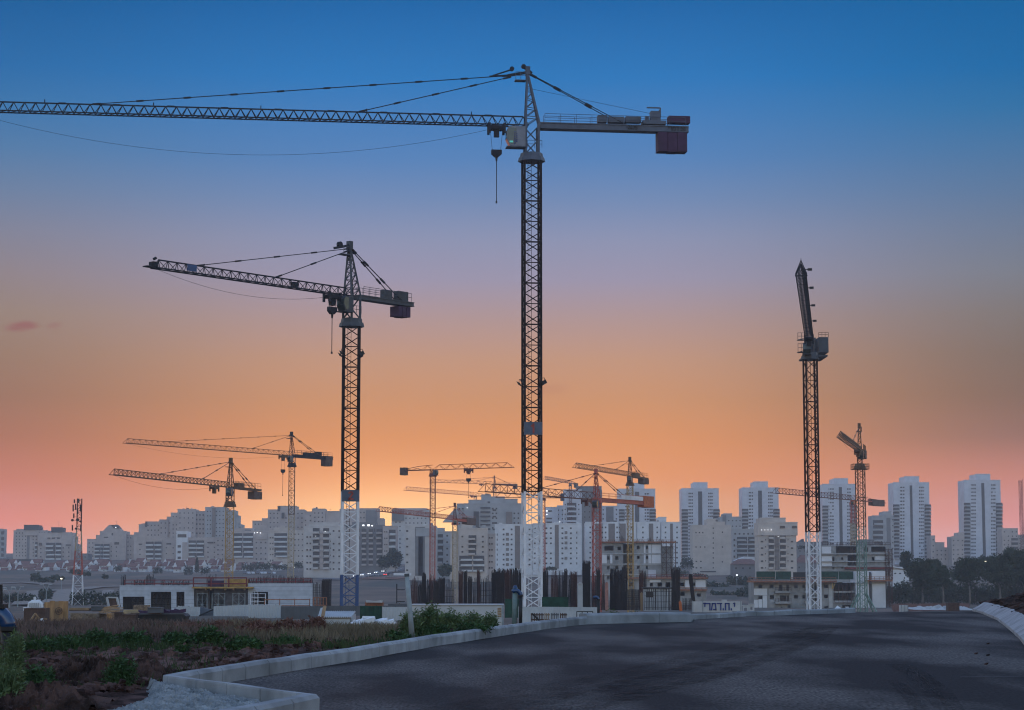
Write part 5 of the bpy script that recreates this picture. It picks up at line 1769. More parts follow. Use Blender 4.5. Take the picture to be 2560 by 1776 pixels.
def rebar(label, x0, x1, yt, yb, D, nx, nd=3, mat='rebar', r=.05, jit=.5, ties=.45, group='bundles of starter bars on the building sites', lean=0.0, depth=1.0, name='rebar_cage'):
    rnd = random.Random(int(x0 * 13 + D))
    a, c = at(x0, yt, D), at(x1, yb, D)
    mb = MB()
    for k in range(nd):
        y = D + depth * k / max(1, nd - 1)
        for i in range(nx):
            x = a.x + (c.x - a.x) * (i + rnd.uniform(-.25, .25)) / max(1, nx - 1)
            h = a.z - rnd.uniform(0, jit)
            mb.bar((x, y, c.z), (x + rnd.uniform(-.06, .06) + lean, y, h), r * rnd.uniform(.8, 1.2))
    z = c.z + .3
    while z < a.z - jit - .2:
        t = (z - c.z) / (a.z - c.z) * lean
        for y in (D, D + depth):
            mb.bar((a.x + t - .03, y, z), (c.x + t + .03, y, z), r * .7)
        for x in (a.x, c.x):
            mb.bar((x + t, D, z), (x + t, D + depth, z), r * .7)
        z += ties * rnd.uniform(.8, 1.2)
    o = mb.build(name, mat, base=((a.x + c.x) / 2, D, c.z))
    return tag(o, label, 'rebar', group)

# white clad building on the left
D = 350
a = at(540, 1515, D)
zg = 1530
wb = thing('clad_building', 'long low white clad building with scaffolded openings, left of the blue-footed crane', 'building', (a.x, D, zof(zg, D)))
wallgrid(299, 485, 1464, zg, D, .3, [(307, 361, 1492, 1528), (377, 428, 1480, 1528), (441, 461, 1480, 1518)]).build('wall', 'clad', wb)
wallgrid(620, 781, 1459, zg, D, .3, [(633, 670, 1480, 1511)]).build('wall', 'clad', wb)
wallgrid(485, 620, 1470, zg, D + .6, .3, [(492, 516, 1484, 1516), (524, 536, 1478, 1528), (545, 562, 1496, 1512)]).build('wall', pmat('dark_raw_blockwork', (.085, .08, .085), .9, .3, 1.2, dirt=.4), wb)
shell(wb, 299, 485, 1464, zg, D, 14)
shell(wb, 620, 781, 1459, zg, D, 14)
shell(wb, 485.5, 619.5, 1470, zg, D + .6, 13)
pbox('formwork_deck', 'yellowform', wb, 479, 633, 1468, 1471.5, D - 1.2, 5)
for x in (514, 527, 562, 583, 611):
    pbox('formwork_beam', 'wood', wb, x - 1.5, x + 1.5, 1471.6, 1476, D - 1.0, 1.4)
for k, (x0, x1, y0, nx, nz) in enumerate(((330, 356, 1493, 2, 3), (379, 426, 1481, 4, 3), (442, 460, 1481, 2, 3))):
    scaffold('scaffold', ('black scaffold in the low left opening of the white clad building', 'wide black scaffold in the big opening of the white clad building', 'narrow black scaffold in the tall slim opening of the white clad building')[k],
             x0, x1, y0, 1527, D + .8, nx, nz)
for k, (x0, x1) in enumerate(((493, 517), (530, 560), (581, 611))):
    scaffold('scaffold', 'pale steel frame scaffold before the dark centre of the white clad building, ' + ('leftmost', 'middle', 'rightmost')[k] + ' of three', x0, x1, 1483, 1527, D - .5, 2, 3,
             'pole', .065, .9, 'frame scaffolds at the dark centre')
scaffold('scaffold', 'white ladder frame leaning by the dark opening at the right of the clad building', 626, 663, 1484, 1514, D - .8, 2, 3, 'whitepaint', .09, .5, None, False)
scaffold('ladder', 'white ladder standing in the right opening of the clad building', 636, 644, 1478, 1516, D - .3, 1, 8, 'whitepaint', .06, .1, None, False, 'ladder')
pbox('formwork_stack', 'yellowform', None, 568, 615, 1448, 1467, D + .2, 3)
tag(bpy.data.objects['formwork_stack'], 'yellow formwork panels stacked on the deck at the foot of the ochre crane', 'formwork')
pbox('panel_stack', 'ballast', None, 519, 556, 1452, 1467, D + .6, 2)
tag(bpy.data.objects['panel_stack'], 'dark red formwork panels beside the yellow stack on the deck', 'formwork')
def saferail(label, x0, x1, yt, yb, D, n, mat='redrail', r=.13, rails=(.35, .95)):
    a, c = at(x0, yt, D), at(x1, yb, D)
    mb = MB()
    for i in range(n + 1):
        x = a.x + (c.x - a.x) * i / n
        mb.bar((x, D, c.z), (x, D, a.z), r)
    for q in rails:
        z = c.z + (a.z - c.z) * q
        mb.bar((a.x, D - .05, z), (c.x, D - .05, z), r)
    return tag(mb.build('safety_rail', mat, base=((a.x + c.x) / 2, D, c.z)), label, 'railing')
saferail('red safety rail along the front of the yellow formwork deck', 484, 616, 1444, 1468, D - 1.0, 3, r=.2)
saferail('red rail at the left end of the clad building roof', 312, 484, 1450, 1464, D + 2, 7, r=.13)
saferail('red rail at the right end of the clad building roof', 622, 778, 1447, 1459, D + 3, 8, r=.13)
saferail('orange guard rail in front of the right end of the clad building', 662, 774, 1497, 1519, 325, 3, 'orangewood', .13, (.2, .9))
scaffold('frame_rack', 'orange steel frames standing right of the clad building', 784, 816, 1494, 1514, 330, 4, 1, 'orangewood', .16, .5, None, False, 'rack')
k = 0
for x0, x1, yt, lab in ((303, 309, 1436, 'dark starter bars at the left corner of the clad building roof'), (364, 383, 1434, 'tall dark starter bars above the big opening of the clad building'),
                        (516, 535, 1434, 'dark starter bars left of the ochre crane foot'), (330, 362, 1449, 'thin starter bars above the low left opening of the clad building'), (400, 470, 1451, 'thin starter bars behind the red rail of the clad building'),
                        (622, 662, 1441, 'starter bars right of the yellow formwork on the clad building'), (664, 706, 1438, 'starter bars over the middle of the right clad wing'), (708, 746, 1438, 'starter bars right of the slim crane over the clad wing'),
                        (748, 779, 1442, 'starter bars at the right corner of the clad building roof')):
    rebar(lab, x0, x1, yt, 1464 if x0 < 600 else 1459, D + 4, max(4, int((x1 - x0) / 2.6)), 3, r=.055, jit=.9, ties=.9, depth=2)
rebar('dark upright mesh of bars right of the clad building', 806, 826, 1447, 1521, 330, 10, 4, r=.07, jit=.4, depth=1.2)
rebar('sparse grid of upright bars between the clad building and blue crane foot', 783, 805, 1455, 1521, 332, 7, 2, r=.045, jit=.5)

# forest of reinforcement behind the fences
GR = 'bundles of starter bars on the building sites'
k = 0
bars = [(1029, 1042, 1440, 10, 3), (1043, 1056, 1442, 11, 3), (1056, 1063, 1431, 8, 4), (1065, 1074, 1444, 8, 3), (1074, 1083, 1433, 8, 3), (1084, 1097, 1445, 12, 4), (1098, 1111, 1442, 12, 4),
        (1113, 1134, 1445, 9, 2), (1147, 1156, 1424, 9, 4), (1159, 1167, 1425, 9, 4), (1170, 1179, 1439, 9, 4), (1182, 1192, 1444, 6, 2), (1193, 1199, 1423, 8, 5), (1201, 1228, 1436, 13, 2),
        (1230, 1244, 1422, 12, 4), (1245, 1260, 1420, 14, 4), (1261, 1277, 1421, 14, 4), (1278, 1292, 1419, 13, 4), (1293, 1307, 1420, 13, 4), (1352, 1370, 1421, 15, 5), (1379, 1394, 1422, 10, 3), (1395, 1410, 1424, 10, 3),
        (1411, 1418, 1420, 9, 5), (1421, 1428, 1426, 5, 2), (1428, 1443, 1427, 14, 5), (1457, 1476, 1400, 18, 5), (1480, 1491, 1430, 8, 2), (1492, 1500, 1418, 9, 5), (1503, 1513, 1432, 8, 2), (1526, 1540, 1421, 15, 5), (1541, 1555, 1423, 15, 5), (1556, 1568, 1415, 13, 5),
        (1600, 1609, 1424, 10, 5), (1610, 1617, 1425, 6, 3), (1681, 1690, 1421, 10, 5), (1691, 1700, 1420, 10, 5)]
words = {0: 'left end of the forest of starter bars, behind the bushes'}
for i, (x0, x1, yt, nx, nd) in enumerate(bars):
    base = 1512 if x0 < 1300 else 1526
    side = 'left of the tallest mast' if x0 < 1310 else 'right of the tallest mast'
    num = i if x0 < 1310 else i - 19
    kind = 'dense black' if nd >= 4 else 'thin see-through'
    nd2, nx = (4, int(nx * .95)) if nd >= 4 else (nd, nx)
    rebar('%s bundle of starter bars, %s counting rightwards %s' % (kind, ORD[num], 'from the leaning pole' if x0 < 1310 else 'from the tallest mast'), x0, x1, yt, base, 276 + (i * 7) % 17, nx, nd2,
          r=.055 if nd >= 4 else .045, jit=1.6 if nd < 4 else .8, mat='rebar' if i % 4 else 'rebarred', ties=.8 if nd < 4 else .4, depth=1.6)
rebar('leaning bundle of starter bars in front of the sign hoarding', 1733, 1741, 1434, 1528, 270, 9, 4, r=.06, lean=-.55)
rebar('upright bar mesh left of the white site cabin', 1569, 1599, 1473, 1526, 262, 16, 2, r=.05, jit=.1, ties=.22)
rebar('upright bar mesh standing before the white site cabin', 1612, 1680, 1470, 1526, 262, 17, 2, r=.055, jit=.1, ties=.7)
rebar('see-through bar mesh left of the sign hoarding', 1708, 1730, 1495, 1527, 265, 9, 2, r=.045, jit=.1, ties=.3)
def post(name, label, x0, x1, yt, yb, D, mat, cat, x2=None):
    a, c = at(x0, yt, D), at(x1, yb, D)
    w = (c.x - a.x)
    mb = MB()
    n = 4
    lean = 0 if x2 is None else at(x2, yt, D).x - a.x
    mb.hexa([(a.x, D, c.z), (c.x, D, c.z), (c.x, D + w, c.z), (a.x, D + w, c.z), (a.x + lean, D, a.z), (c.x + lean, D, a.z), (c.x + lean, D + w, a.z), (a.x + lean, D + w, a.z)])
    mb.bar((a.x + lean + w / 2, D - .03, a.z - .1), (a.x + lean + w / 2, D - .03, a.z + .15), w * .5)
    return tag(mb.build(name, mat, base=((a.x + c.x) / 2, D, c.z)), label, cat)
post('concrete_column', 'pale fresh concrete column among the dark bars', 1444, 1457, 1459, 1526, 274, 'conclight', 'column')
M['pinkish'] = pmat('pinkish_timber', (.33, .16, .13), .8, .2, 3)
post('timber_post', 'tall pink timber post among the dark bars', 1513, 1521, 1458, 1527, 268, 'pinkish', 'post')
post('timber_post', 'ochre timber post in front of a dark bar bundle', 1601, 1607, 1483, 1528, 266, 'wood', 'post')
post('plank', 'orange plank propped against the bars right of the site cabin', 1699, 1706, 1505, 1528, 262, 'orange', 'plank', 1697)

# small white site cabin behind the bar mesh
D = 268
a = at(1645, 1526, D)
cb_ = thing('site_cabin', 'small white site cabin behind the bar mesh, one square window', 'cabin', (a.x, D, zof(1528, D)))
wallgrid(1610, 1671, 1473, 1528, D, .15, [(1616, 1632, 1480, 1494)]).build('wall', 'conclight', cb_)
shell(cb_, 1610, 1671, 1473, 1528, D, 3)
pbox('roof', 'blackmetal', cb_, 1608, 1681, 1469, 1472.5, D - .2, 3.6)
pbox('window', 'window', cb_, 1616.2, 1631.8, 1480.2, 1493.8, D + .05, .05)
pbox('door', 'conclight', cb_, 1653, 1661, 1505, 1527, D - .04, .06)

# unfinished building behind the broad red crane
D = 600
a = at(1600, 1480, D)
u1 = thing('unfinished_building', 'unfinished raw concrete block with a dark stair core, behind the broad red crane', 'building', (a.x, D, zof(1500, D)))
wl = wallgrid(1505, 1558, 1359, 1500, D, .3, [(1511, 1534, 1365, 1377), (1544, 1553, 1367, 1376), (1518, 1524, 1391, 1400), (1538, 1546, 1391, 1400), (1518, 1524, 1415, 1424), (1538, 1546, 1415, 1424), (1518, 1524, 1440, 1449)])
wl.build('wall', 'concrete', u1)
wallgrid(1582, 1654, 1359, 1500, D, .3, [(1592, 1599, 1365, 1373), (1614.5, 1620, 1365, 1373), (1592, 1599, 1390, 1398), (1614.5, 1620, 1390, 1398), (1592, 1599, 1415, 1423), (1614.5, 1620, 1415, 1423)]).build('wall', 'concrete', u1)
shell(u1, 1505, 1654, 1359.5, 1500, D + .5, 12)
for (x0, x1, y0, y1) in ((1629, 1652, 1362, 1383), (1629, 1652, 1387, 1409), (1609.5, 1614, 1362, 1383), (1621, 1628, 1362, 1383), (1609.5, 1614, 1387, 1409), (1621, 1628, 1387, 1409), (1505, 1517, 1387, 1409), (1525, 1531, 1387, 1409)):
    pbox('wall_panel', 'white', u1, x0, x1, y0, y1, D - .08, .2)
for y in (1384, 1410, 1436):
    pbox('floor_edge', 'conclight', u1, 1504, 1655, y, y + 2, D - .22, .6)
    pbox('core_landing', 'concrete', u1, 1558, 1582, y - 1, y + 1.5, D + .2, 3)
pbox('roof_slab', 'orangewood', u1, 1502, 1690, 1354, 1357.5, D - 1, 13)
pbox('side_wing', 'concrete', u1, 1655, 1684, 1366, 1500, D + 1, 10)
scaffold('scaffold', 'brown scaffold on the right flank of the raw concrete block', 1654, 1690, 1352, 1446, D - .6, 3, 7, 'rebarred', .12, 1.2)
saferail('red rail on the roof of the raw concrete block', 1507, 1685, 1350, 1357, D, 14, 'orangewood', .12)
for i, (x0, x1, yt) in enumerate(((1514, 1540, 1348), (1552, 1560, 1338), (1583, 1610, 1346), (1620, 1628, 1342), (1642, 1660, 1345))):
    rebar('thin roof bars on the raw concrete block, ' + ORD[i] + ' from left', x0, x1, yt, 1357, D + 3, max(4, int((x1 - x0) / 3)), 2, r=.07, jit=1, ties=1.3, depth=3)

# lower concrete building in front of it
D = 480
a = at(1690, 1500, D)
u2 = thing('unfinished_building', 'low unfinished block with red rails left of the sign hoarding', 'building', (a.x, D, zof(1512, D)))
wallgrid(1566, 1766, 1449, 1512, D, .3, [(1573, 1583, 1457, 1466), (1625, 1632, 1458, 1467), (1644, 1655, 1457, 1467), (1664, 1676, 1456, 1469), (1700, 1711, 1457, 1466), (1729, 1738, 1457, 1466), (1701, 1712, 1480, 1490), (1742, 1752, 1484, 1492)]).build('wall', 'concrete', u2)
shell(u2, 1566, 1766, 1449, 1512, D, 11)
pbox('wall_panel', 'white', u2, 1739, 1764, 1450, 1471, D - .08, .2)
pbox('wall_panel', 'white', u2, 1713, 1727, 1451, 1470, D - .08, .2)
pbox('wall_panel', 'white', u2, 1624, 1652, 1450.5, 1456, D - .08, .2)
pbox('floor_edge', 'orangewood', u2, 1690, 1768, 1474, 1477, D - .9, 1.2)
pbox('roof_slab', 'orangewood', u2, 1562, 1770, 1444, 1447.5, D - .8, 12)
saferail('red rail on the roof of the low unfinished block', 1600, 1764, 1437, 1445, D, 12, 'redrail', .11)
saferail('rusty rail round the first floor of the low unfinished block', 1700, 1768, 1469, 1475, D - .8, 5, 'orangewood', .1)
o = pbox('shuttering', 'blue', None, 1621, 1640, 1425, 1445, D + 1, .4)
tag(o, 'pale blue formwork panel upright on the low unfinished block', 'formwork')

# unfinished building on the right, in front
D = 565
a = at(2010, 1529, D)
gz = 1533
u3 = thing('unfinished_building', 'three-storey unfinished concrete building behind the white crane foot on the right', 'building', (a.x, D, zof(gz, D)))
H = [(1896, 1905, 1462.5, 1471), (1924, 1934, 1462.5, 1471), (1948, 1956, 1462.5, 1480), (1966, 1972, 1462.5, 1480), (1985, 1994, 1462.5, 1471), (2006, 2012, 1462.5, 1471), (1896, 1906, 1490, 1498), (1925, 1935, 1488, 1499), (1950, 1966, 1489, 1503),
     (1967, 1973, 1489, 1503), (1985, 1995, 1488, 1497), (2006, 2014, 1488, 1497), (1952, 1956, 1517, 1528), (1969, 1976, 1513, 1526), (2060, 2070, 1462.5, 1470), (2060, 2070, 1487, 1496), (2061, 2071, 1516, 1527), (2030, 2042, 1464, 1480), (2030, 2042, 1489, 1503)]
wallgrid(1885, 2084, 1458, gz, D, .3, H).build('wall', 'concrete', u3)
shell(u3, 1885, 2084, 1458, gz, D, 14)
pbox('wall_panel', 'white', u3, 1885, 1918, 1472, 1488, D - .1, .3)
for (x0, x1, y0, y1, m_) in ((1885, 1895, 1500, 1531, 'white'), (1907, 1918, 1489, 1531, 'white'), (1896, 1906, 1499, 1531, 'white'), (1923, 1935, 1472, 1487, 'grey'), (2060, 2071, 1471, 1486, 'grey'), (2072, 2082, 1461, 1531, 'conclight'), (1924, 1935, 1500, 1507, 'grey')):
    pbox('wall_panel', m_, u3, x0, x1, y0, y1, D - .1, .3)
for x0, x1 in ((1938, 1978), (2012, 2030)):
    for y in (1478, 1505):
        pbox('balcony', 'concrete', u3, x0, x1, y, y + 5, D - 1.6, 1.6)
        a, c = at(x0, y - 8, D - 1.5), at(x1, y, D - 1.5)
        part('balcony_rail', 'rebarred', u3, lambda mb: rail(mb, V((a.x, D - 1.5, c.z)), V((c.x, D - 1.5, c.z)), 1.0, 5, .09))
pbox('floor_edge', 'conclight', u3, 2084, 2141, 1478, 1482, D - .3, 6)
pbox('floor_edge', 'conclight', u3, 2084, 2141, 1502, 1508, D - .3, 6)
wallgrid(2084, 2141, 1508, gz, D, .3, [(2106, 2129, 1513, 1525)]).build('wall', 'concrete', u3)
shell(u3, 2084, 2141, 1456, gz, D + 1, 13)
pbox('door_panel', 'white', u3, 2113, 2122, 1517, 1530, D - .2, .15)
pbox('tower_wall', 'white', u3, 2139, 2174, 1429, gz, D - 2, 9)
pbox('tower_wall', 'white', u3, 2180, 2215, 1428, gz, D - 2.2, 9)
pbox('tower_infill', 'darkgrey', u3, 2174, 2180, 1430, gz, D - .8, 6)
pbox('tower_slab', 'concrete', u3, 2138, 2216, 1457, 1459, D - 2.4, 1)
pbox('formwork_deck', 'orangewood', u3, 1872, 2092, 1452, 1456.5, D - 3, 5)
pbox('formwork_deck', 'orangewood', u3, 2164, 2232, 1450, 1454, D - 4, 4)
pbox('roof_slab', 'concrete', u3, 1886, 2141, 1456.6, 1458, D - .2, 14)
saferail('rusty rail on the left formwork deck of the three-storey building', 1872, 1936, 1444, 1452, D - 2.8, 6, 'orangewood', .12)
saferail('rusty rail on the middle formwork deck of the three-storey building', 1976, 2090, 1444, 1452, D - 2.8, 9, 'orangewood', .12)
saferail('orange rail round the white tower part of the three-storey building', 2164, 2232, 1442, 1450, D - 3.9, 6, 'orangewood', .12)
for i, (x0, x1) in enumerate(((1891, 1938), (1939, 1978), (2052, 2096), (2097, 2140))):
    o = pbox('safety_net', 'greennet', None, x0, x1, 1429, 1449, D + 1 + .3 * i, .15)
    tag(o, 'dark green safety net on the three-storey roof, ' + ORD[i] + ' from the left', 'netting', 'green safety nets on the roof')
o = pbox('shuttering', 'blackmetal', None, 1983, 2024, 1431, 1449, D + .5, .4)
tag(o, 'black formwork wall on the three-storey roof between the green nets', 'formwork')
scaffold('scaffold', 'rusty scaffold tower at the right corner of the three-storey building', 2216, 2232, 1420, 1528, D + 2, 2, 8, 'rebarred', .14, 1.5)
scaffold('scaffold', 'rusty scaffold in the dark bay of the three-storey building', 2086, 2139, 1462, 1507, D - .6, 5, 3, 'rebarred', .1, .8, None, False)
rebar('pale upright bars against the ground floor beside the white crane foot', 1979, 2022, 1508, 1531, D - 1.5, 16, 2, mat='pole', r=.09, jit=1.4, ties=3)
mb = MB()
p0, p1 = at(2081, 1459, D - 3), at(2106, 1456, D - 3)
for q in (0, .5, 1):
    mb.bar(p0.lerp(V((p0.x, p0.y, zof(1472, D - 3))), 0), p1, .2)
mb.bar(V((p0.x, D - 3, zof(1473, D - 3))), V((p1.x - 2, D - 3, zof(1458, D - 3))), .2)
mb.bar(V((p0.x, D - 3, zof(1473, D - 3))), p0, .25)
tag(mb.build('timber_brace', 'yellowform', base=p0), 'yellow timber brace under the deck of the three-storey building', 'brace')

# unfinished stepped building behind
D = 690
a = at(2140, 1460, D)
u4 = thing('unfinished_building', 'taller raw unfinished building with open dark upper floor, behind the three-storey one', 'building', (a.x, D, zof(1480, D)))
wallgrid(2053, 2226, 1386, 1480, D, .3, [(2081, 2086, 1392, 1403), (2103, 2108, 1394, 1400), (2119, 2143, 1388, 1415), (2156, 2163, 1392, 1399), (2180, 2186, 1393, 1402), (2081, 2086, 1418, 1424), (2103, 2108, 1418, 1422), (2156, 2163, 1417, 1423), (2180, 2186, 1417, 1424)]).build('wall', 'concrete', u4)
shell(u4, 2053, 2226, 1386, 1480, D, 12)
wallgrid(2053, 2222, 1364, 1384.5, D + .8, .3, [(2090, 2142, 1366, 1383), (2160, 2170, 1369, 1380), (2178, 2214, 1367, 1380)]).build('wall', 'concrete', u4)
shell(u4, 2053, 2222, 1363.5, 1384.5, D + 1, 10, 'darkgrey')
for (x0, x1, y0, y1) in ((2054, 2078, 1367, 1384), (2054, 2080, 1391, 1415), (2188, 2214, 1391, 1400)):
    pbox('wall_panel', 'white', u4, x0, x1, y0, y1, D - .05 if y0 > 1380 else D + .7, .2)
for y in (1384.5, 1403, 1415):
    pbox('floor_edge', 'conclight', u4, 2051, 2228, y, y + 1.8, D - .9, 1.0)
pbox('floor_edge', 'redrail', u4, 2112, 2232, 1419, 1423, D - 1.4, .8)
scaffold('scaffold', 'rusty scaffold along the right end of the taller raw building', 2214, 2232, 1372, 1440, D - 2, 2, 6, 'rebarred', .16, 1.5)
saferail('thin rail on the topmost floor of the taller raw building', 2056, 2226, 1357, 1364, D + 1, 14, 'rebarred', .12)
for i, (x0, x1) in enumerate(((2060, 2084), (2094, 2140), (2170, 2215))):
    rebar('thin bars on top of the taller raw building, ' + ORD[i] + ' from the left', x0, x1, 1352, 1364, D + 3, int((x1 - x0) / 3.4), 2, r=.08, jit=1.2, ties=1.5, depth=3)
D = 559
mb = MB()
for i in range(3):
    mb.box(*pxb(2168 - i, 2196 + i, 1518 + i * 2.5, 1520 + i * 2.5, D - 14, 2))
    mb.bar(at(2170, 1524, D - 13.5), at(2170, 1517, D - 13.5), .2)
tag(mb.build('slab_stack', 'conclight', base=at(2182, 1525, D - 14)), 'stack of pale slabs at the foot of the white tower part', 'slabs')
mb = MB()
c = at(2097, 1523, 540)
mb.add([c + V((-1.3, 0, -.4)), c + V((1.6, 0, -.4)), c + V((1.6, 2, -.4)), c + V((-1.3, 2, -.4)), c + V((-.2, 1, .9))], [(0, 3, 2, 1), (0, 1, 4), (1, 2, 4), (2, 3, 4), (3, 0, 4)])
tag(mb.build('white_tent', 'plasticwhite', base=c), 'small peaked white sheet beside the white crane foot', 'tarpaulin')
o = pbox('barrier', 'conclight', None, 2058, 2142, 1525.5, 1533, 520, .6)
tag(o, 'low pale barrier along the ground right of the white crane foot', 'barrier')

# hoarding with lettering
D = 240
a = at(1798, 1527, D)
sg = thing('sign_hoarding', 'pale hoarding with large navy Hebrew lettering beyond the end of the kerb', 'sign', (a.x, D, zof(1531, D)))
pbox('board', 'conclight', sg, 1730, 1855, 1504, 1531, D, .15)
for x in (1732, 1757, 1852):
    pbox('post', 'pole', sg, x - 1, x + 1, 1502, 1531, D - .08, .06)
mb = MB()
p = at(1757.5, 1525.5, D - .06)
letters(mb, NAME, p, (1, 0, 0), (0, 0, 1), .84, sw=.17, depth=.05)
mb.build('lettering', 'bluetext', sg)
pbox('air_unit', 'conclight', sg, 1805, 1817, 1500, 1504.2, D + .05, .4)

# concrete pieces between the hoarding and the right-hand building
for i, (x0, x1, y0) in enumerate(((1857, 1872, 1515), (1873, 1886, 1512))):
    t = thing('concrete_block', ('pale concrete block just right of the sign hoarding', 'taller concrete block at the left corner of the three-storey building')[i], 'concrete block', at((x0 + x1) / 2, 1532, 330))
    wallgrid(x0, x1, y0, 1533, 330, .4, [(x0 + 3, x1 - 4, y0 + 5, y0 + 13)]).build('body', 'conclight', t)
    pbox('cap', 'conclight', t, x0 - 1, x1 + 1, y0 - 2, y0 - .2, 329.9, .7)

# ---------------------------------------------------------------- fences and yard along the near edge of the site
def ribbed(x0, x1, yt, yb, D, n, amp=.05, skew=0.0, slope=0.0, depth=.04):
    """Corrugated sheet between photo pixels, ridges upright."""
    a, c = at(x0, yt, D), at(x1, yb, D)
    mb = MB()
    m = n * 2
    for i in range(m + 1):
        t = i / m
        x = a.x + (c.x - a.x) * t
        y = D - (amp if i % 2 else 0) + skew * t
        dz = slope * t
        mb.v += [V((x, y, c.z)), V((x, y, a.z + dz)), V((x, y + depth, a.z + dz)), V((x, y + depth, c.z))]
    for i in range(m):
        for j in range(4):
            mb.f.append((i * 4 + j, (i + 1) * 4 + j, (i + 1) * 4 + (j + 1) % 4, i * 4 + (j + 1) % 4))
    return mb

def fence(label, x0, x1, yt, yb, D, mat='sheet', n=14, posts=3, skew=0, slope=0, cap=None, name='site_fence'):
    a = at((x0 + x1) / 2, yb, D)
    t = thing(name, label, 'fence', a)
    ribbed(x0, x1, yt, yb, D, n, .05, skew, slope).build('panel', mat, t)
    for i in range(posts):
        f = (i + .5) / posts
        px = x0 + (x1 - x0) * f
        p, q = at(px, yb, D + .12 + skew * f), at(px, yt - 1, D + .12 + skew * f)
        part('post', 'rebarred', t, lambda mb: mb.bar(p, q + V((0, 0, slope * f)), .09))
    if cap:
        pbox('cap_rail', cap, t, x0, x1, yt - 3.5, yt - .5, D + .02, .1)
    return t
fence('crumpled white sheet fence directly before the dark centre of the clad building', 444, 500, 1515, 1541, 172, slope=-.1, n=10)
fence('pale sheet fence sagging between bent panels, below the yellow deck', 534, 620, 1516, 1541, 170, slope=.12, n=12)
fence('torn pale sheet fence in front of the right end of the clad building', 620, 703, 1512, 1545, 168, n=12, slope=-.05)
t = fence('dark grey hoarding left of the white shed', 702, 800, 1516, 1548, 166, 'greysheet', 6, 2)
fence('dark grey hoarding behind the white shed at the blue crane foot', 800, 900, 1515, 1540, 168, 'greysheet', 6, 3)
fence('dark green netted panel right of the white shed', 900, 955, 1515, 1554, 160, 'greennet', 5, 2)
fence('weathered white board fence right of the green panel', 956, 1022, 1518, 1552, 158, 'sheet', 8, 3, cap='greysheet')
fence('long dark rail fence behind the leaning pole', 970, 1200, 1510, 1517, 200, 'greysheet', 10, 4)
o_ = thing('bent_panel', 'bent dark panel lying between two white sheet fences', 'panel', at(516, 1540, 173))
mb = MB()
mb.hexa([at(494, 1540, 172), at(540, 1540, 172), at(540, 1540, 174), at(494, 1540, 174), at(494, 1518, 172.6), at(536, 1526, 172.4), at(536, 1525, 172.6), at(494, 1517, 172.8)])
mb.build('sheet', 'greysheet', o_)
part('support', 'blackmetal', o_, lambda mb: mb.bar(at(498, 1540, 171.9), at(534, 1524, 171.9), .12))
# container-like white wall and its louvre
D = 132
t = thing('site_container', 'long low white container behind the green bushes by the kerb', 'container', at(1150, 1560, D))
pbox('body', 'conclight', t, 1030, 1257, 1514, 1566, D, 2.4)
pbox('roof', 'sheet', t, 1028, 1259, 1511.5, 1513.6, D - .08, 2.6)
for k in range(6):
    pbox('louvre', 'wood', t, 1244, 1253, 1520 + k * 4, 1522.4 + k * 4, D - .05, .06)
part('corner_post', 'pole', t, lambda mb: mb.bar(at(1257, 1566, D - .02), at(1257, 1514, D - .02), .1))
o = pbox('green_net_fence', 'greennet', None, 1262, 1300, 1498, 1545, 180, .12)
tag(o, 'dark green net left of the white crane foot', 'netting')
o = pbox('green_net_fence', 'greennet', None, 1355, 1421, 1493, 1530, 182, .12)
tag(o, 'dark green net right of the white crane foot', 'netting')
fence('smooth white site fence at the white crane foot', 1296, 1496, 1517, 1575, 150, 'sheet', 16, 5, slope=-.05)
# stacked dark pallets
t = thing('pallet_stack', 'dark timber pallets stacked upright against the white site fence', 'pallets', at(1372, 1568, 120))
for k, (x0, x1) in enumerate(((1327, 1360), (1361, 1375), (1377, 1398), (1400, 1418))):
    mb = MB()
    n = max(3, int((x1 - x0) / 4))
    for i in range(n):
        xx = x0 + (x1 - x0) * i / n
        mb.box(*pxb(xx, xx + (x1 - x0) / n * .6, 1533, 1568, 120, .1))
    for y in (1536, 1548, 1560):
        mb.box(*pxb(x0, x1, y, y + 3, 120.02, .12))
    mb.build('pallet', ('wooddark', 'chip', 'greysheet', 'wooddark')[k], t)
part('strut', 'blackmetal', t, lambda mb: mb.bar(at(1330, 1534, 119.8), at(1362, 1565, 119.8), .1))
saferail('thin dark barrier frame right of the stacked pallets', 1442, 1482, 1529, 1568, 118, 3, 'blackmetal', .05, (.5, 1.0))

# white shed with a corrugated roof
D = 128
t = thing('shed', 'small white shed with a sloping corrugated roof, before the blue crane foot', 'shed', at(845, 1566, D))
pbox('wall', 'sheet', t, 800, 876, 1543, 1570, D, 2.2)
a, c = at(798, 1543, D - .15), at(886, 1529, D + 2.4)
mb = MB()
n = 34
for i in range(n + 1):
    f = i / n
    d = .05 if i % 2 else 0
    mb.v += [V((a.x + (at(878, 1543, D).x - a.x) * f, D - .15, a.z + d)), V((at(808, 1529, D + 2.4).x + (at(889, 1529, D + 2.4).x - at(808, 1529, D + 2.4).x) * f, D + 2.4, c.z + d))]
    mb.v += [mb.v[-2] - V((0, 0, .06)), mb.v[-1] - V((0, 0, .06))]
for i in range(n):
    b = i * 4
    mb.f += [(b, b + 4, b + 5, b + 1), (b + 2, b + 3, b + 7, b + 6), (b, b + 2, b + 6, b + 4), (b + 1, b + 5, b + 7, b + 3)]
mb.f += [(0, 1, 3, 2), (n * 4, n * 4 + 2, n * 4 + 3, n * 4 + 1)]
mb.build('roof', 'sheet', t)
mb = MB()
mb.add([at(876.2, 1543, D), at(888, 1534, D + 2.2), at(888, 1566, D + 2.2), at(876.2, 1570, D)], [(0, 3, 2, 1)])
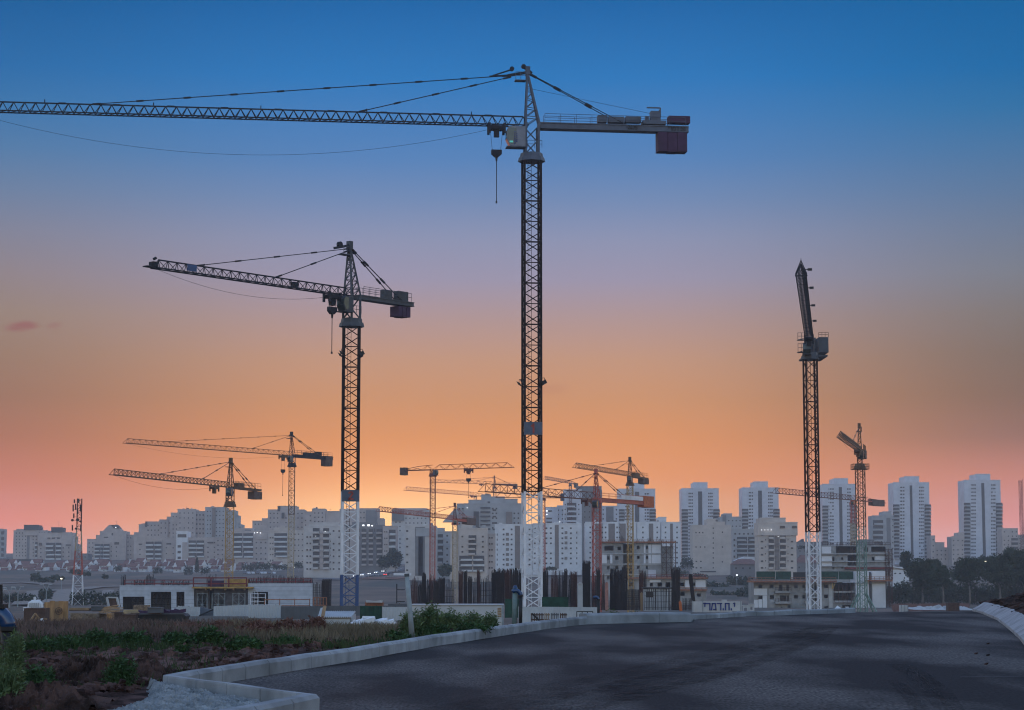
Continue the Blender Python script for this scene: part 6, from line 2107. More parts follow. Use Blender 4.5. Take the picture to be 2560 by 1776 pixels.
mb.add([at(876.3, 1543, D) + V((.05, 0, 0)), at(888.1, 1534, D + 2.2) + V((.05, 0, 0)), at(888.1, 1566, D + 2.2) + V((.05, 0, 0)), at(876.3, 1570, D) + V((.05, 0, 0))], [(0, 1, 2, 3)])
mb.build('gable_wall', 'sheet', t)
part('trim', 'wooddark', t, lambda mb: mb.bar(at(800, 1544.5, D - .05), at(876, 1544.5, D - .05), .08))
for i, (x0, y0, x1, y1) in enumerate(((798, 1545, 806, 1520), (806, 1545, 812, 1516))):
    mb = MB()
    p, q = at(x0, y0, D - .4), at(x1, y1, D + .2)
    mb.obox((p + q) / 2, (q - p) / 2, (.11, 0, 0), (0, .03, 0))
    mb.bar(p, q, .05)
    tag(mb.build('leaning_board', 'sheet' if i == 0 else 'wood', base=p), ('white board leaning on the left end of the white shed', 'brown board leaning on the white shed behind the white board')[i], 'board')

# white scrap in front of the green panel
rnd = random.Random(5)
D = 112
mb = MB()
mb.box(*pxb(866, 950, 1563, 1567, D, 1.6))
mb.bar(at(866, 1563, D - .05), at(950, 1562, D - .05), .07)
tag(mb.build('pallet', 'blackmetal', base=at(905, 1567, D)), 'flat dark platform under the white scrap', 'platform')
for i, (cx_, cy_, w_, h_, lab) in enumerate(((918, 1552, 28, 20, 'heap of bent white plastic frames on the dark platform'), (952, 1556, 18, 16, 'round white scrap bundle right of the bent frames'), (975, 1558, 26, 14, 'white wire crate at the right end of the scrap'),
                                              (889, 1558, 16, 12, 'small white bag of scrap against the shed corner'))):
    mb = MB()
    c = at(cx_, cy_, D - .3)
    prev = None
    for k in range(26):
        q = c + V((rnd.uniform(-.5, .5) * w_ * D / F, rnd.uniform(0, 1.2), (rnd.random() ** 1.4 - .5) * h_ * D / F))
        if prev is not None:
            mb.bar(prev, q, .06 if i == 0 else .045, .1)
        prev = q
    for k in range(5):
        q = c + V((rnd.uniform(-.35, .35) * w_ * D / F, rnd.uniform(.2, 1.), (rnd.uniform(-.5, .1)) * h_ * D / F))
        mb.obox(q, V((.22, 0, .05)), V((0, .2, .03)), V((-.02, 0, .12)))
    tag(mb.build('scrap_heap', 'plasticwhite', base=c), lab, 'scrap')
o = pbox('concrete_ring', 'orangewood', None, 913, 958, 1506, 1515, 205, 1)
tag(o, 'low brown earth-coloured form beyond the green panel', 'formwork')
o = part('arched_beam', 'conclight', None, lambda mb: mb.prism([(p.x, p.z) for p in (at(915, 1507, 204), at(955, 1507, 204), at(955, 1501, 204), at(936, 1503.5, 204), at(915, 1501, 204))], 204, 204.8))
tag(o, 'pale concave beam lying on the brown form', 'beam')
sl = thing('street_lamp', 'thin dark post with two short side arms left of the dark bars', 'lamp', at(992, 1509, 230))
part('pole', 'blackmetal', sl, lambda mb: mb.bar(at(992, 1509, 230), at(992, 1460, 230), .12))
for y in (1475, 1504):
    part('arm', 'blackmetal', sl, lambda mb: mb.bar(at(992, y, 230), at(1012, y, 230), .1))

# timber yard on the left
D = 150
t = thing('plywood_wall', 'upright wall of plywood sheets with a dark round stencil, in the yard on the left', 'plywood', at(140, 1558, D))
for i, (x0, x1, yt) in enumerate(((111, 124, 1506), (124.3, 135.6, 1502.5), (136, 146, 1504), (146.4, 158, 1503), (158.4, 169, 1503.5))):
    pbox('plywood_sheet', 'ply' if i != 2 else 'wood', t, x0, x1, yt, 1560, D + i * .04, .12)
mb = MB()
c = at(147, 1528, D - .06)
for k in range(14):
    a0, a1 = 2 * math.pi * k / 14, 2 * math.pi * (k + 1) / 14
    mb.bar(c + V((math.cos(a0) * .26, 0, math.sin(a0) * .26)), c + V((math.cos(a1) * .26, 0, math.sin(a1) * .26)), .035)
for s in (-.1, .02, .13):
    mb.bar(c + V((s - .05, 0, -.14)), c + V((s + .05, 0, .15)), .04)
mb.bar(c + V((-.24, 0, -.02)), c + V((.24, 0, .03)), .03)
mb.build('stencil', 'wooddark', t)
t = thing('water_tank', 'white plastic tank with dark bands behind the plywood wall', 'tank', at(86, 1519, 158))
mb = MB()
c = at(86, 1513, 158)
mb.path([c + V((-.42, .3, -.2)), c + V((-.4, .3, .08)), c + V((-.25, .3, .2)), c + V((.3, .3, .2)), c + V((.44, .3, .06)), c + V((.44, .3, -.2))], .2, 10)
mb.obox(c + V((0, .3, -.02)), (.42, 0, 0), (0, .35, 0), (0, 0, .2))
mb.build('body', 'plasticwhite', t)
for k in range(5):
    part('band', 'blackmetal', t, lambda mb: mb.obox(c + V((-.32 + .16 * k, -.12, -.03)), (.015, 0, 0), (0, .02, 0), (0, 0, .2)))
part('filler', 'plasticwhite', t, lambda mb: mb.path([c + V((-.05, .3, .2)), c + V((-.05, .3, .62))], .1, 8))
for i, (x0, x1, yt, yb, dd, mat, lab, cat) in enumerate((
        (60, 112, 1521, 1552, 1.5, 'wooddark', 'dark crate-like base under the white tank', 'crate'),
        (58, 70, 1519, 1527, .6, 'plasticwhite', 'small white canister left of the white tank', 'canister'),
        (172, 222, 1520, 1526, 1.2, 'wood', 'long pale boards right of the plywood wall', 'boards'),
        (176, 206, 1533, 1558, 1.0, 'chip', 'brown block bale nearest the plywood wall', 'bale'),
        (212, 240, 1534, 1566, 1.2, 'chip', 'middle brown block bale of the three in front', 'bale'),
        (241, 266, 1534, 1564, 1.2, 'chip', 'right brown block bale of the three in front', 'bale'),
        (267, 279, 1533, 1556, 1.0, 'ply', 'slim pale pallet stack right of the block bales', 'pallets'),
        (279, 305, 1531, 1556, 1.2, 'wooddark', 'dark brown timber crate beside the pale pallet stack', 'crate'),
        (306, 338, 1537, 1562, 1.1, 'wooddark', 'dark crates under the splayed yellow boards', 'crate'),
        (333, 368, 1513, 1536, 1.4, 'chip', 'square wrapped brown bale in front of the low left opening', 'bale'),
        (228, 254, 1516, 1527, 1.0, 'greysheet', 'black steel box behind the block bales', 'box'),
        (369, 402, 1519, 1533, 1.2, 'greysheet', 'dark box at the left end of the black skip', 'box'))):
    D = 146 + (i * 3) % 8
    if lab.startswith('square'):
        D = 165
    t = thing(cat if ' ' not in cat else 'box', lab, cat, at((x0 + x1) / 2, yb, D))
    n = max(2, int((yb - yt) / 5))
    if cat in ('bale', 'pallets', 'boards'):
        nx_ = 3 if cat == 'bale' else 1
        mb = MB()
        for r in range(n):
            for q in range(nx_):
                ya, yb2 = yt + (yb - yt) * r / n, yt + (yb - yt) * (r + 1) / n
                xa, xb = x0 + (x1 - x0) * q / nx_, x0 + (x1 - x0) * (q + 1) / nx_
                j = rnd.uniform(-.6, .6)
                mb.box(*pxb(xa + j + .2, xb + j, ya + .4, yb2, D + rnd.uniform(0, .12), dd))
        mb.box(*pxb(x0 + .8, x1 - .8, yt + .8, yb, D + .16, dd - .3))
        mb.build('stack', mat, t)
        part('base_board', 'wooddark', t, lambda mb: mb.box(*pxb(x0, x1, yb, yb + 1.6, D, dd)))
    else:
        pbox('body', mat, t, x0, x1, yt, yb, D, dd)
        pbox('rim', mat, t, x0 - .7, x1 + .7, yt, yt + 1.8, D - .06, dd + .12)
        pbox('skid', 'wooddark', t, x0 + 1, x1 - 1, yb + .05, yb + 2, D + .1, dd - .2)
t = thing('board_pile', 'loose pile of long boards behind the block bales', 'boards', at(275, 1532, 152))
for k in range(9):
    x0, x1 = rnd.uniform(245, 262), rnd.uniform(288, 312)
    y0, y1 = 1533 - k * 1.6 + rnd.uniform(-1, 1), 1528 - k * 1.6 + rnd.uniform(-2, 2)
    part('board', rnd.choice(['wood', 'ply', 'wood', 'wooddark']), t, lambda mb: mb.bar(at(x0, y0, 151 + k * .2), at(x1, y1, 152 + k * .2), .16, .06))
t = thing('tilted_form', 'tilted rusty formwork box propped up at the left corner of the clad building', 'formwork', at(287, 1517, 175))
mb = MB()
mb.hexa([at(273, 1518, 174), at(299, 1518, 174), at(303, 1517, 176), at(277, 1517, 176), at(268, 1494.5, 174.2), at(293, 1495, 174.2), at(295, 1495, 174.6), at(270, 1494.5, 174.6)])
mb.build('panel', 'wooddark', t)
for k, (x0, x1) in enumerate(((267, 272.5), (292, 298))):
    part('edge_board', 'conclight', t, lambda mb: mb.bar(at(x1, 1518, 173.9), at(x0, 1494, 174.1), .15))
part('top_board', 'conclight', t, lambda mb: mb.bar(at(267, 1494, 174.1), at(294, 1494.5, 174.1), .12))
t = thing('board_stack', 'splayed stack of fresh yellow boards before the wrapped bale', 'boards', at(328, 1556, 147))
M['freshwood'] = pmat('fresh_pale_boards', (.42, .32, .18), .7, .2, 2, dirt=.15)
for k in range(13):
    y0 = 1555 - k * 2.4
    part('board', 'freshwood' if k != 7 and k != 8 else 'wooddark', t, lambda mb: mb.bar(at((328 if k < 6 else 311) + rnd.uniform(-1, 1), y0, 146.5), at((343 if k < 6 else 346) + rnd.uniform(-3, 3), y0 - rnd.uniform(.5, 3), 147.5), .2, .055))
t = thing('timber_trestle', 'pale timber A-frame trestle left of the plywood wall', 'trestle', at(90, 1556, 140))
for a, b in (((74, 1555), (88, 1534)), ((88, 1534), (103, 1553)), ((84, 1556), (94, 1541)), ((95, 1548), (118, 1548))):
    part('beam', 'wood', t, lambda mb: mb.bar(at(*a, 140), at(*b, 140.3), .1))
o = part('white_bag', 'plasticwhite', None, lambda mb: mb.path([at(99, 1556, 139), at(101, 1551, 139), at(105, 1549, 139), at(107, 1555, 139)], .11, 7))
tag(o, 'small white bag on the ground beside the timber trestle', 'bag')
# black skip
t = thing('skip', 'long black open skip with dark scrap, in front of the clad building', 'skip', at(405, 1560, 148))
mb = MB()
mb.prism([(p.x, p.z) for p in (at(342, 1562, 148), at(452, 1564, 148), at(464, 1541, 148), at(458, 1535, 148), at(336, 1536, 148), at(332, 1545, 148))], 148, 150.2)
mb.build('body', 'blackmetal', t)
part('rim', 'greysheet', t, lambda mb: mb.bar(at(334, 1535.5, 147.95), at(460, 1534.5, 147.95), .1))
mb = MB()
for k in range(24):
    p = at(rnd.uniform(345, 450), rnd.uniform(1527, 1535), 148.6 + rnd.random())
    mb.obox(p, V((rnd.uniform(.2, .6), 0, rnd.uniform(-.1, .1))), V((0, .3, 0)), V((0, 0, rnd.uniform(.06, .16))))
mb.box(*pxb(340, 455, 1533, 1540, 148.4, 1.5))
mb.build('scrap', 'ballast', t)

# ---------------------------------------------------------------- pipes, pole, lamps, masts
def gooseneck(label, pts, D, r, elbow, leg, post=None, pmat_='greenpole'):
    t = thing('vent_pipe', label, 'pipe', at(pts[0][0], pts[0][1], D))
    P = [at(x, y, D) for x, y in pts]
    part('elbow', elbow, t, lambda mb: mb.path(P[1:], r, 14), True)
    part('leg', leg, t, lambda mb: mb.path([P[0], P[1] - V((0, 0, .004))], r * .9, 14), True)
    part('collar', leg, t, lambda mb: mb.path([P[1] - V((0, 0, .03)), P[1] + V((0, 0, .03))], r * 1.15, 14))
    if post:
        (x0, y0), (x1, y1), rr = post
        a, b = at(x0, y0, D + .1), at(x1, y1, D + .1)
        part('post', pmat_, t, lambda mb: mb.path([a, b], rr, 12), True)
        part('post_cap', 'bluepipe', t, lambda mb: mb.path([b - V((0, 0, .02)), b + V((0, 0, .1))], rr * 1.12, 12, rr * .5))
    return t
def arc(cx_, cy_, r, a0, a1, n=9):
    return [(cx_ + r * math.cos(math.radians(a0 + (a1 - a0) * i / n)), cy_ - r * math.sin(math.radians(a0 + (a1 - a0) * i / n))) for i in range(n + 1)]
t = gooseneck('glossy blue gooseneck pipe on a black leg at the left edge', [(23, 1668)] + arc(-25, 1572, 46, 0, 150), 29, .115, 'bluepipe', 'blackmetal')
part('bracket', 'blackmetal', t, lambda mb: mb.bar(at(2, 1520, 29), at(1, 1462, 29), .05))
part('flange', 'blackmetal', t, lambda mb: mb.obox(at(3, 1516, 29), (.07, 0, 0), (0, .12, 0), (0, 0, .03)))
gooseneck('grey-green post with a blue gooseneck and black leg beside the white crane foot', [(1301, 1575)] + arc(1289, 1490, 13, 0, 130), 78, .08, 'bluepipe', 'blackmetal', ((1285.5, 1575), (1288, 1470), .095))
gooseneck('small blue gooseneck pipe among the dark bars', [(1496, 1562)] + arc(1489, 1500, 7, 0, 140), 100, .075, 'bluepipe', 'blackmetal')
t = thing('concrete_pole', 'leaning grey pole in the bushes behind the kerb', 'pole', at(1029, 1588, 40.5))
part('shaft', 'pole', t, lambda mb: mb.path([at(1030, 1594, 40.5), at(1026, 1540, 40.5), at(1017, 1438, 40.5)], .058, 12, .043), True)
part('cap', 'greysheet', t, lambda mb: mb.path([at(1017.4, 1442, 40.5), at(1016.8, 1434.5, 40.5)], .05, 12))
for i, (px, yt, lab) in enumerate(((23, 1470, 'Y-shaped white street lamp nearest the left edge of the yard'), (44, 1468, 'Y-shaped white street lamp just left of the white tank'), (115, 1462, 'tall Y-shaped white street lamp above the plywood wall'), (2, 1474, 'street lamp half hidden at the very left edge'))):
    D = 420 + i * 6
    b = at(px, 1525, D)
    b.z = ground(b.x, D)
    t = thing('street_lamp', lab, 'street lamp', b, 'Y-shaped street lamps')
    zt = zof(yt + 13, D)
    part('pole', 'pole', t, lambda mb: mb.path([b, V((b.x, D, zt))], .13, 8, .1))
    for s in (-1, 1):
        e = at(px + s * 8, yt, D)
        a_ = part('arm', 'pole', t, lambda mb: mb.bar(V((b.x, D, zt - .1)), e, .12))
        part('lamp_head', 'sheet', a_, lambda mb: mb.obox(e + V((s * .25, 0, .03)), (.4, 0, 0), (0, .15, 0), (0, 0, .06)))
# mobile phone mast
D = 520
b = at(193, 1519, D)
t = thing('antenna_mast', 'tapering lattice antenna mast carrying panel antennas, left of the pyramid-roofed block', 'antenna mast', b)
H = zof(1247, D) - b.z
for k, (f0, f1, mat) in enumerate(((0, .30, 'whitepaint'), (.30, .52, 'redpaint'), (.52, .74, 'tanpaint'), (.74, 1, 'reddark'))):
    w0, w1 = 3.0 + (1.1 - 3.0) * min(1, f0 / .72), 3.0 + (1.1 - 3.0) * min(1, f1 / .72)
    part('mast_section', mat, t, lambda mb: lattice(mb, b + V((0, 0, H * f0)), w0, H * (f1 - f0), max(3, round(H * (f1 - f0) / (w0 * .85))), .3, .17, .075, w2=w1))
for px, y0, y1 in ((183, 1262, 1279), (201, 1262, 1279), (186, 1249, 1258), (197, 1247, 1258), (184.5, 1284, 1296), (203.5, 1285, 1297), (181, 1313, 1327), (202, 1312, 1328), (189, 1260, 1275), (194, 1272, 1286)):
    a, c = at(px, y0, D - 1), at(px, y1, D - 1)
    q = part('panel_antenna', 'blackmetal', t, lambda mb: (mb.obox((a + c) / 2, (.16, 0, 0), (0, .1, 0), (a - c) / 2), mb.bar(c.lerp(a, .3), V((b.x, D, c.z + .3)), .07)))
for px, py, r in ((181, 1301, .34), (194, 1300, .42), (201, 1304, .26), (190, 1322, .3)):
    c = at(px, py, D - 1.4)
    part('dish', 'blackmetal', t, lambda mb: (mb.path([c - V((0, .15, 0)), c + V((0, .2, 0))], r, 10), mb.bar(c + V((0, .15, 0)), V((b.x, D, c.z)), .1)))
D = 1150
b = at(2557, 1425, D)
t = thing('antenna_mast', 'thin red lattice mast at the right edge of the picture', 'antenna mast', b)
part('mast_section', 'reddark', t, lambda mb: lattice(mb, b, 1.5, zof(1201, D) - b.z, 26, .2, .2, .12))
part('antenna', 'reddark', t, lambda mb: mb.bar(at(2557, 1202, D), at(2557, 1197, D), .2))

# ---------------------------------------------------------------- paths, far road, cars, lamps
def dleft(px, py, lo=430, hi=2600):
    k = kx(px, py)
    best = hi
    D = lo
    while D < hi:
        z = ground(k * D, D)
        if zof(py, D) <= z:
            return D
        D *= 1.004
    return best
def track(name, pts, w, mat='dustpath'):
    P = []
    for px, py in pts:
        D = dleft(px, py)
        p = at(px, py, D)
        P.append(V((p.x, D, 0)))
    dense = []
    for a, b in zip(P, P[1:]):
        for i in range(10):
            dense.append(a.lerp(b, i / 10))
    dense.append(P[-1])
    rows = []
    for i, p in enumerate(dense):
        d = (dense[min(i + 1, len(dense) - 1)] - dense[max(0, i - 1)]).normalized()
        n = V((-d.y, d.x, 0)) * w / 2
        rows.append([(q.x, q.y, ground(q.x, q.y) + .45) for q in (p - n, p, p + n)])
    return grid_mesh(name, rows, mat)
M['dustpath'] = pmat('pale_dust_track', (.2, .165, .145), .95, .2, .4)
track('path', [(62, 1516), (80, 1495), (92, 1482), (140, 1478), (240, 1470), (300, 1468)], 7)
track('path', [(135, 1514), (160, 1492), (172, 1478)], 8)
track('path', [(225, 1510), (250, 1500), (268, 1486), (272, 1478)], 4)
track('path', [(-20, 1462), (60, 1458), (130, 1464), (200, 1462)], 6)
M['farasphalt'] = pmat('worn_grey_asphalt', (.10, .10, .11), .85, .15, .3)
track('road', [(820, 1452), (880, 1447), (940, 1438), (985, 1428), (1012, 1420)], 12, 'farasphalt')
M['orangeearth'] = pmat('cut_orange_earth', (.26, .12, .085), .95, .25, .12, dirt=.3)
track('path', [(905, 1449), (960, 1447), (1030, 1447)], 22, 'orangeearth')

def car(label, px, py, D, yawd, mat, lights=None, group='cars on the far road and car park'):
    p = at(px, py, D)
    z = ground(p.x, D) + .45
    t = thing('parked_car' if lights is None else 'car', label, 'car', (p.x, D, z), group)
    a = math.radians(yawd)
    fx, sx = V((math.cos(a), math.sin(a), 0)), V((-math.sin(a), math.cos(a), 0))
    o0 = V((p.x, D, z))
    mb = MB()
    pr = [(-2.1, .3), (2.1, .3), (2.1, .75), (1.2, .9), (.6, 1.42), (-1.0, 1.45), (-1.7, .95), (-2.1, .85)]
    n = len(pr)
    vs = [o0 + fx * u + V((0, 0, v)) - sx * .85 for u, v in pr] + [o0 + fx * u + V((0, 0, v)) + sx * .85 for u, v in pr]
    mb.add(vs, [tuple(range(n)), tuple(range(2 * n - 1, n - 1, -1))] + [(i, i + n, (i + 1) % n + n, (i + 1) % n) for i in range(n)])
    mb.build('body', mat, t)
    part('side_window', 'window', t, lambda mb: mb.obox(o0 + fx * -.25 + V((0, 0, 1.15)), fx * .75, sx * .87, V((0, 0, .17))))
    for u in (-1.3, 1.3):
        for s in (-.8, .8):
            part('wheel', 'tyre', t, lambda mb: mb.path([o0 + fx * u + sx * (s - .1) + V((0, 0, .32)), o0 + fx * u + sx * (s + .1) + V((0, 0, .32))], .32, 8))
    if lights:
        e = 2.12 if lights == 'head' else -2.12
        for s in (-.6, .6):
            part('headlight' if lights == 'head' else 'tail_light', 'lampwhite' if lights == 'head' else 'tail', t, lambda mb: mb.obox(o0 + fx * e + sx * s + V((0, 0, .68)), fx * .06, sx * .28, V((0, 0, .2))))
for i, px in enumerate((611, 621, 631, 641, 651, 662, 672, 683)):
    car('parked car on the slope below the red-roofed houses, ' + ORD[i] + ' from the left', px, 1428 + (i % 3) * .8, 1130 + i * 2, 100 + (i * 37) % 30, 'carpaint' if i % 3 else 'cardark')
for i, (px, py, L_) in enumerate(((890, 1446, 'head'), (908, 1443, 'head'), (926, 1440, 'head'), (942, 1437, 'head'), (960, 1433, 'head'), (972, 1431, 'head'), (985, 1428, 'head'))):
    car('oncoming car with lit headlights on the far road, ' + ORD[i] + ' from the left', px, py, dleft(px, py), -105, 'carpaint' if i % 2 else 'cardark', L_)
car('car with red tail lights on the orange cutting', 966, 1441, dleft(966, 1442), 75, 'cardark', 'tail')
mb = MB()
a, c = dleft(860, 1452), dleft(1008, 1425)
p, q = at(860, 1452, a), at(1008, 1425, c)
for i in range(13):
    v = p.lerp(q, i / 12)
    g_ = V((v.x, v.y, ground(v.x, v.y)))
    mb.bar(g_, g_ + V((0, 0, 1.4)), .3)
    if i:
        mb.bar(pv0 + V((0, 0, 1.2)), g_ + V((0, 0, 1.2)), .3)
    pv0 = g_
tag(mb.build('guard_rail', 'sheet', base=p), 'low guard rail beside the far road', 'guard rail')
o = pbox('low_wall', 'white', None, 984, 1028, 1433, 1439, 700, .6)
tag(o, 'low white wall beside the far road, left of the dark bars', 'wall')

def streetlight(label, px, py, D, h=8.0, mat='lamp'):
    p = at(px, py, D)
    t = thing('street_light', label, 'street light', (p.x, D, p.z - h), 'lit street lights')
    part('pole', 'pole', t, lambda mb: mb.bar((p.x, D, p.z - h), (p.x, D, p.z), .18))
    part('lamp', mat, t, lambda mb: mb.obox((p.x, D - .4, p.z), (.3, 0, 0), (0, .25, 0), (0, 0, .2)))
for i, (px, py, D, mat, lab) in enumerate(((154, 1447, 800, 'lamp', 'lit lamp on the slope right of the hat-roofed block'), (691, 1418, 1200, 'lamp', 'lit lamp above the parked cars'), (737, 1419, 1200, 'lampwhite', 'lit lamp beside the slim brown crane mast'),
                                           (747, 1417, 1210, 'lamp', 'lit lamp left of the pale front block'), (1229, 1421, 1000, 'lamp', 'lit lamp at the foot of the white slab block'), (967, 1397, 1100, 'lamp', 'lit lamp among the trees by the far road'),
                                           (2464, 1405, 620, 'lamp', 'bright warm lamp above the right-hand trees'), (2480, 1407, 622, 'lamp', 'fainter warm lamp right of the bright one'), (1842, 1438, 800, 'lampwhite', 'lit lamp in the scrub right of the plain beige block'))):
    streetlight(lab, px, py, D, 7, mat)
# ---------------------------------------------------------------- vegetation
def leafquad(mb, c, s, rnd, flat=0.0):
    d = V((rnd.gauss(0, 1), rnd.gauss(0, 1), rnd.gauss(0, 1) * (1 - flat))).normalized()
    u = d.orthogonal().normalized()
    v = d.cross(u)
    a = rnd.uniform(0, math.pi)
    u, v = u * math.cos(a) + v * math.sin(a), v * math.cos(a) - u * math.sin(a)
    u *= s * rnd.uniform(.7, 1.3)
    v *= s * rnd.uniform(.35, .7)
    n = len(mb.v)
    mb.v += [c - u, c + v, c + u, c - v]
    mb.f.append((n, n + 1, n + 2, n + 3))

def clump(mb, c, r, n, s, rnd):
    """Leaves filling a lumpy ellipsoid, denser towards its skin."""
    for _ in range(n):
        d = V((rnd.gauss(0, 1), rnd.gauss(0, 1), rnd.gauss(0, 1))).normalized()
        q = rnd.random() ** .45
        lump = 1 + .28 * noise.noise(d * 2.3 + c)
        leafquad(mb, V(c) + V((d.x * r[0], d.y * r[1], d.z * r[2])) * q * lump, s, rnd)

def tree(label, px, pb, pt, wpx, D, mat='leafdark', leaf=.38, dens=1.0, trunkto=.4, name='tree', clumps=9, seed=0, group=None, cat='tree', base=None, bark='bark', lean=0):
    rnd = random.Random(seed * 31 + int(px))
    b = at(px, pb, D)
    g = ground(b.x, D)
    if base == 'ground':
        b.z = g
    z1_ = zof(pt, D)
    H = z1_ - b.z
    W = wpx * D / F
    t = thing(name, label, cat, b, group)
    mb = MB()
    top = b + V((lean, 0, H * (trunkto + .15)))
    mb.path([b - V((0, 0, .5)), b + V((.1 * H * .1, 0, H * trunkto * .5)), top], max(.12, H * .028), 7, max(.06, H * .014))
    cents = []
    for k in range(clumps):
        f = rnd.random()
        zz_ = b.z + H * (trunkto + (1 - trunkto) * (.22 + .62 * f))
        span = W / 2 * (1 - .55 * abs(f - .35))
        ang = rnd.uniform(0, 2 * math.pi)
        q = math.sqrt(rnd.random()) * .72
        c = V((b.x + lean + math.cos(ang) * span * q, D + math.sin(ang) * span * q * .8, zz_))
        cents.append(c)
        mb.path([top - V((0, 0, H * .12 * rnd.random())), top.lerp(c, .5) + V((0, 0, .03 * H)), c], max(.05, H * .010), 5, .03)
    mb.build('trunk', bark, t, True)
    mb = MB()
    for c in cents:
        r = W * rnd.uniform(.13, .27)
        hr = r * rnd.uniform(.6, 1.0)
        hr = min(hr, (z1_ - c.z) * 1.02 + .3)
        clump(mb, c, (r, r, hr), int(170 * dens * rnd.uniform(.7, 1.3)), leaf, rnd)
    c = V((b.x + lean, D, b.z + H * (trunkto + (1 - trunkto) * .5)))
    clump(mb, c, (W * .42, W * .42, H * (1 - trunkto) * .47), int(420 * dens), leaf * 1.05, rnd)
    mb.build('crown', mat, t)
    return t

def shrub(label, px, pb, pt, wpx, D, mat='leafscrub', leaf=.4, n=260, seed=0, name='shrub', group=None, cat='shrub', lumps=4, base=None):
    rnd = random.Random(seed * 17 + int(px * 3) + int(D))
    b = at(px, pb, D)
    if base == 'ground':
        dz = ground(b.x, D) - b.z
    else:
        dz = 0
    H = zof(pt, D) - b.z
    W = wpx * D / F
    b.z += dz
    t = thing(name, label, cat, b, group)
    mb = MB()
    for k in range(lumps):
        f = (k + .5) / lumps - .5
        r = W / lumps * rnd.uniform(.62, .95)
        h = H * rnd.uniform(.36, .55)
        clump(mb, b + V((f * W * .9, rnd.uniform(-.2, .2) * W * .4, h * .75)), (r, r, h), int(n / lumps), leaf, rnd)
    mb.build('foliage', mat, t)
    part('stem', 'bark', t, lambda mb: mb.path([b - V((0, 0, .3)), b + V((0, 0, H * .45))], max(.03, H * .03), 5))
    return t

# dark grove on the right
GT = 'trees of the grove beyond the road'
for i, (px, pb, pt, w, D, dn, tt, lab, mt) in enumerate((
        (2306, 1503, 1392, 92, 575, 2.6, .16, 'dense dark tree at the left end of the grove beyond the road', 'leafdark'),
        (2358, 1507, 1412, 74, 560, 1.8, .36, 'tree with a tall pale leaning trunk, second from the left in the grove', 'leafscrub'),
        (2424, 1505, 1396, 96, 570, 2.6, .30, 'broad tree with a pale forked trunk in the middle of the grove', 'leafdark'),
        (2500, 1500, 1380, 100, 590, 2.6, .14, 'tall dense tree right of the forked one in the grove', 'leafdark'),
        (2562, 1495, 1372, 104, 600, 2.8, .12, 'tallest dark tree at the right edge of the grove', 'leafdark'),
        (2268, 1440, 1377, 46, 720, 1.6, .2, 'small round tree behind the white villa roof', 'leafscrub'),
        (2330, 1480, 1398, 70, 660, 1.8, .25, 'dim tree behind the gap between the two leftmost grove trees', 'leafscrub'),
        (2470, 1470, 1388, 70, 680, 1.8, .25, 'dim tree behind the forked tree under the warm lamps', 'leafscrub'),
        (2535, 1450, 1368, 70, 700, 1.8, .25, 'dim tall tree behind the right edge trees', 'leafscrub'))):
    tree(lab, px, pb, pt, w, D, mt, leaf=.36, dens=dn, trunkto=tt, clumps=13, seed=i, group=GT)
for i in range(9):
    px = 2244 + i * 39
    shrub('low green bush under the grove, ' + ORD[i] + ' from the left', px, 1508, 1438 + (i * 11) % 22, 60, 600 + (i * 13) % 30, 'leafdark', .4, 1500, i, group='bushes under the grove', lumps=3)
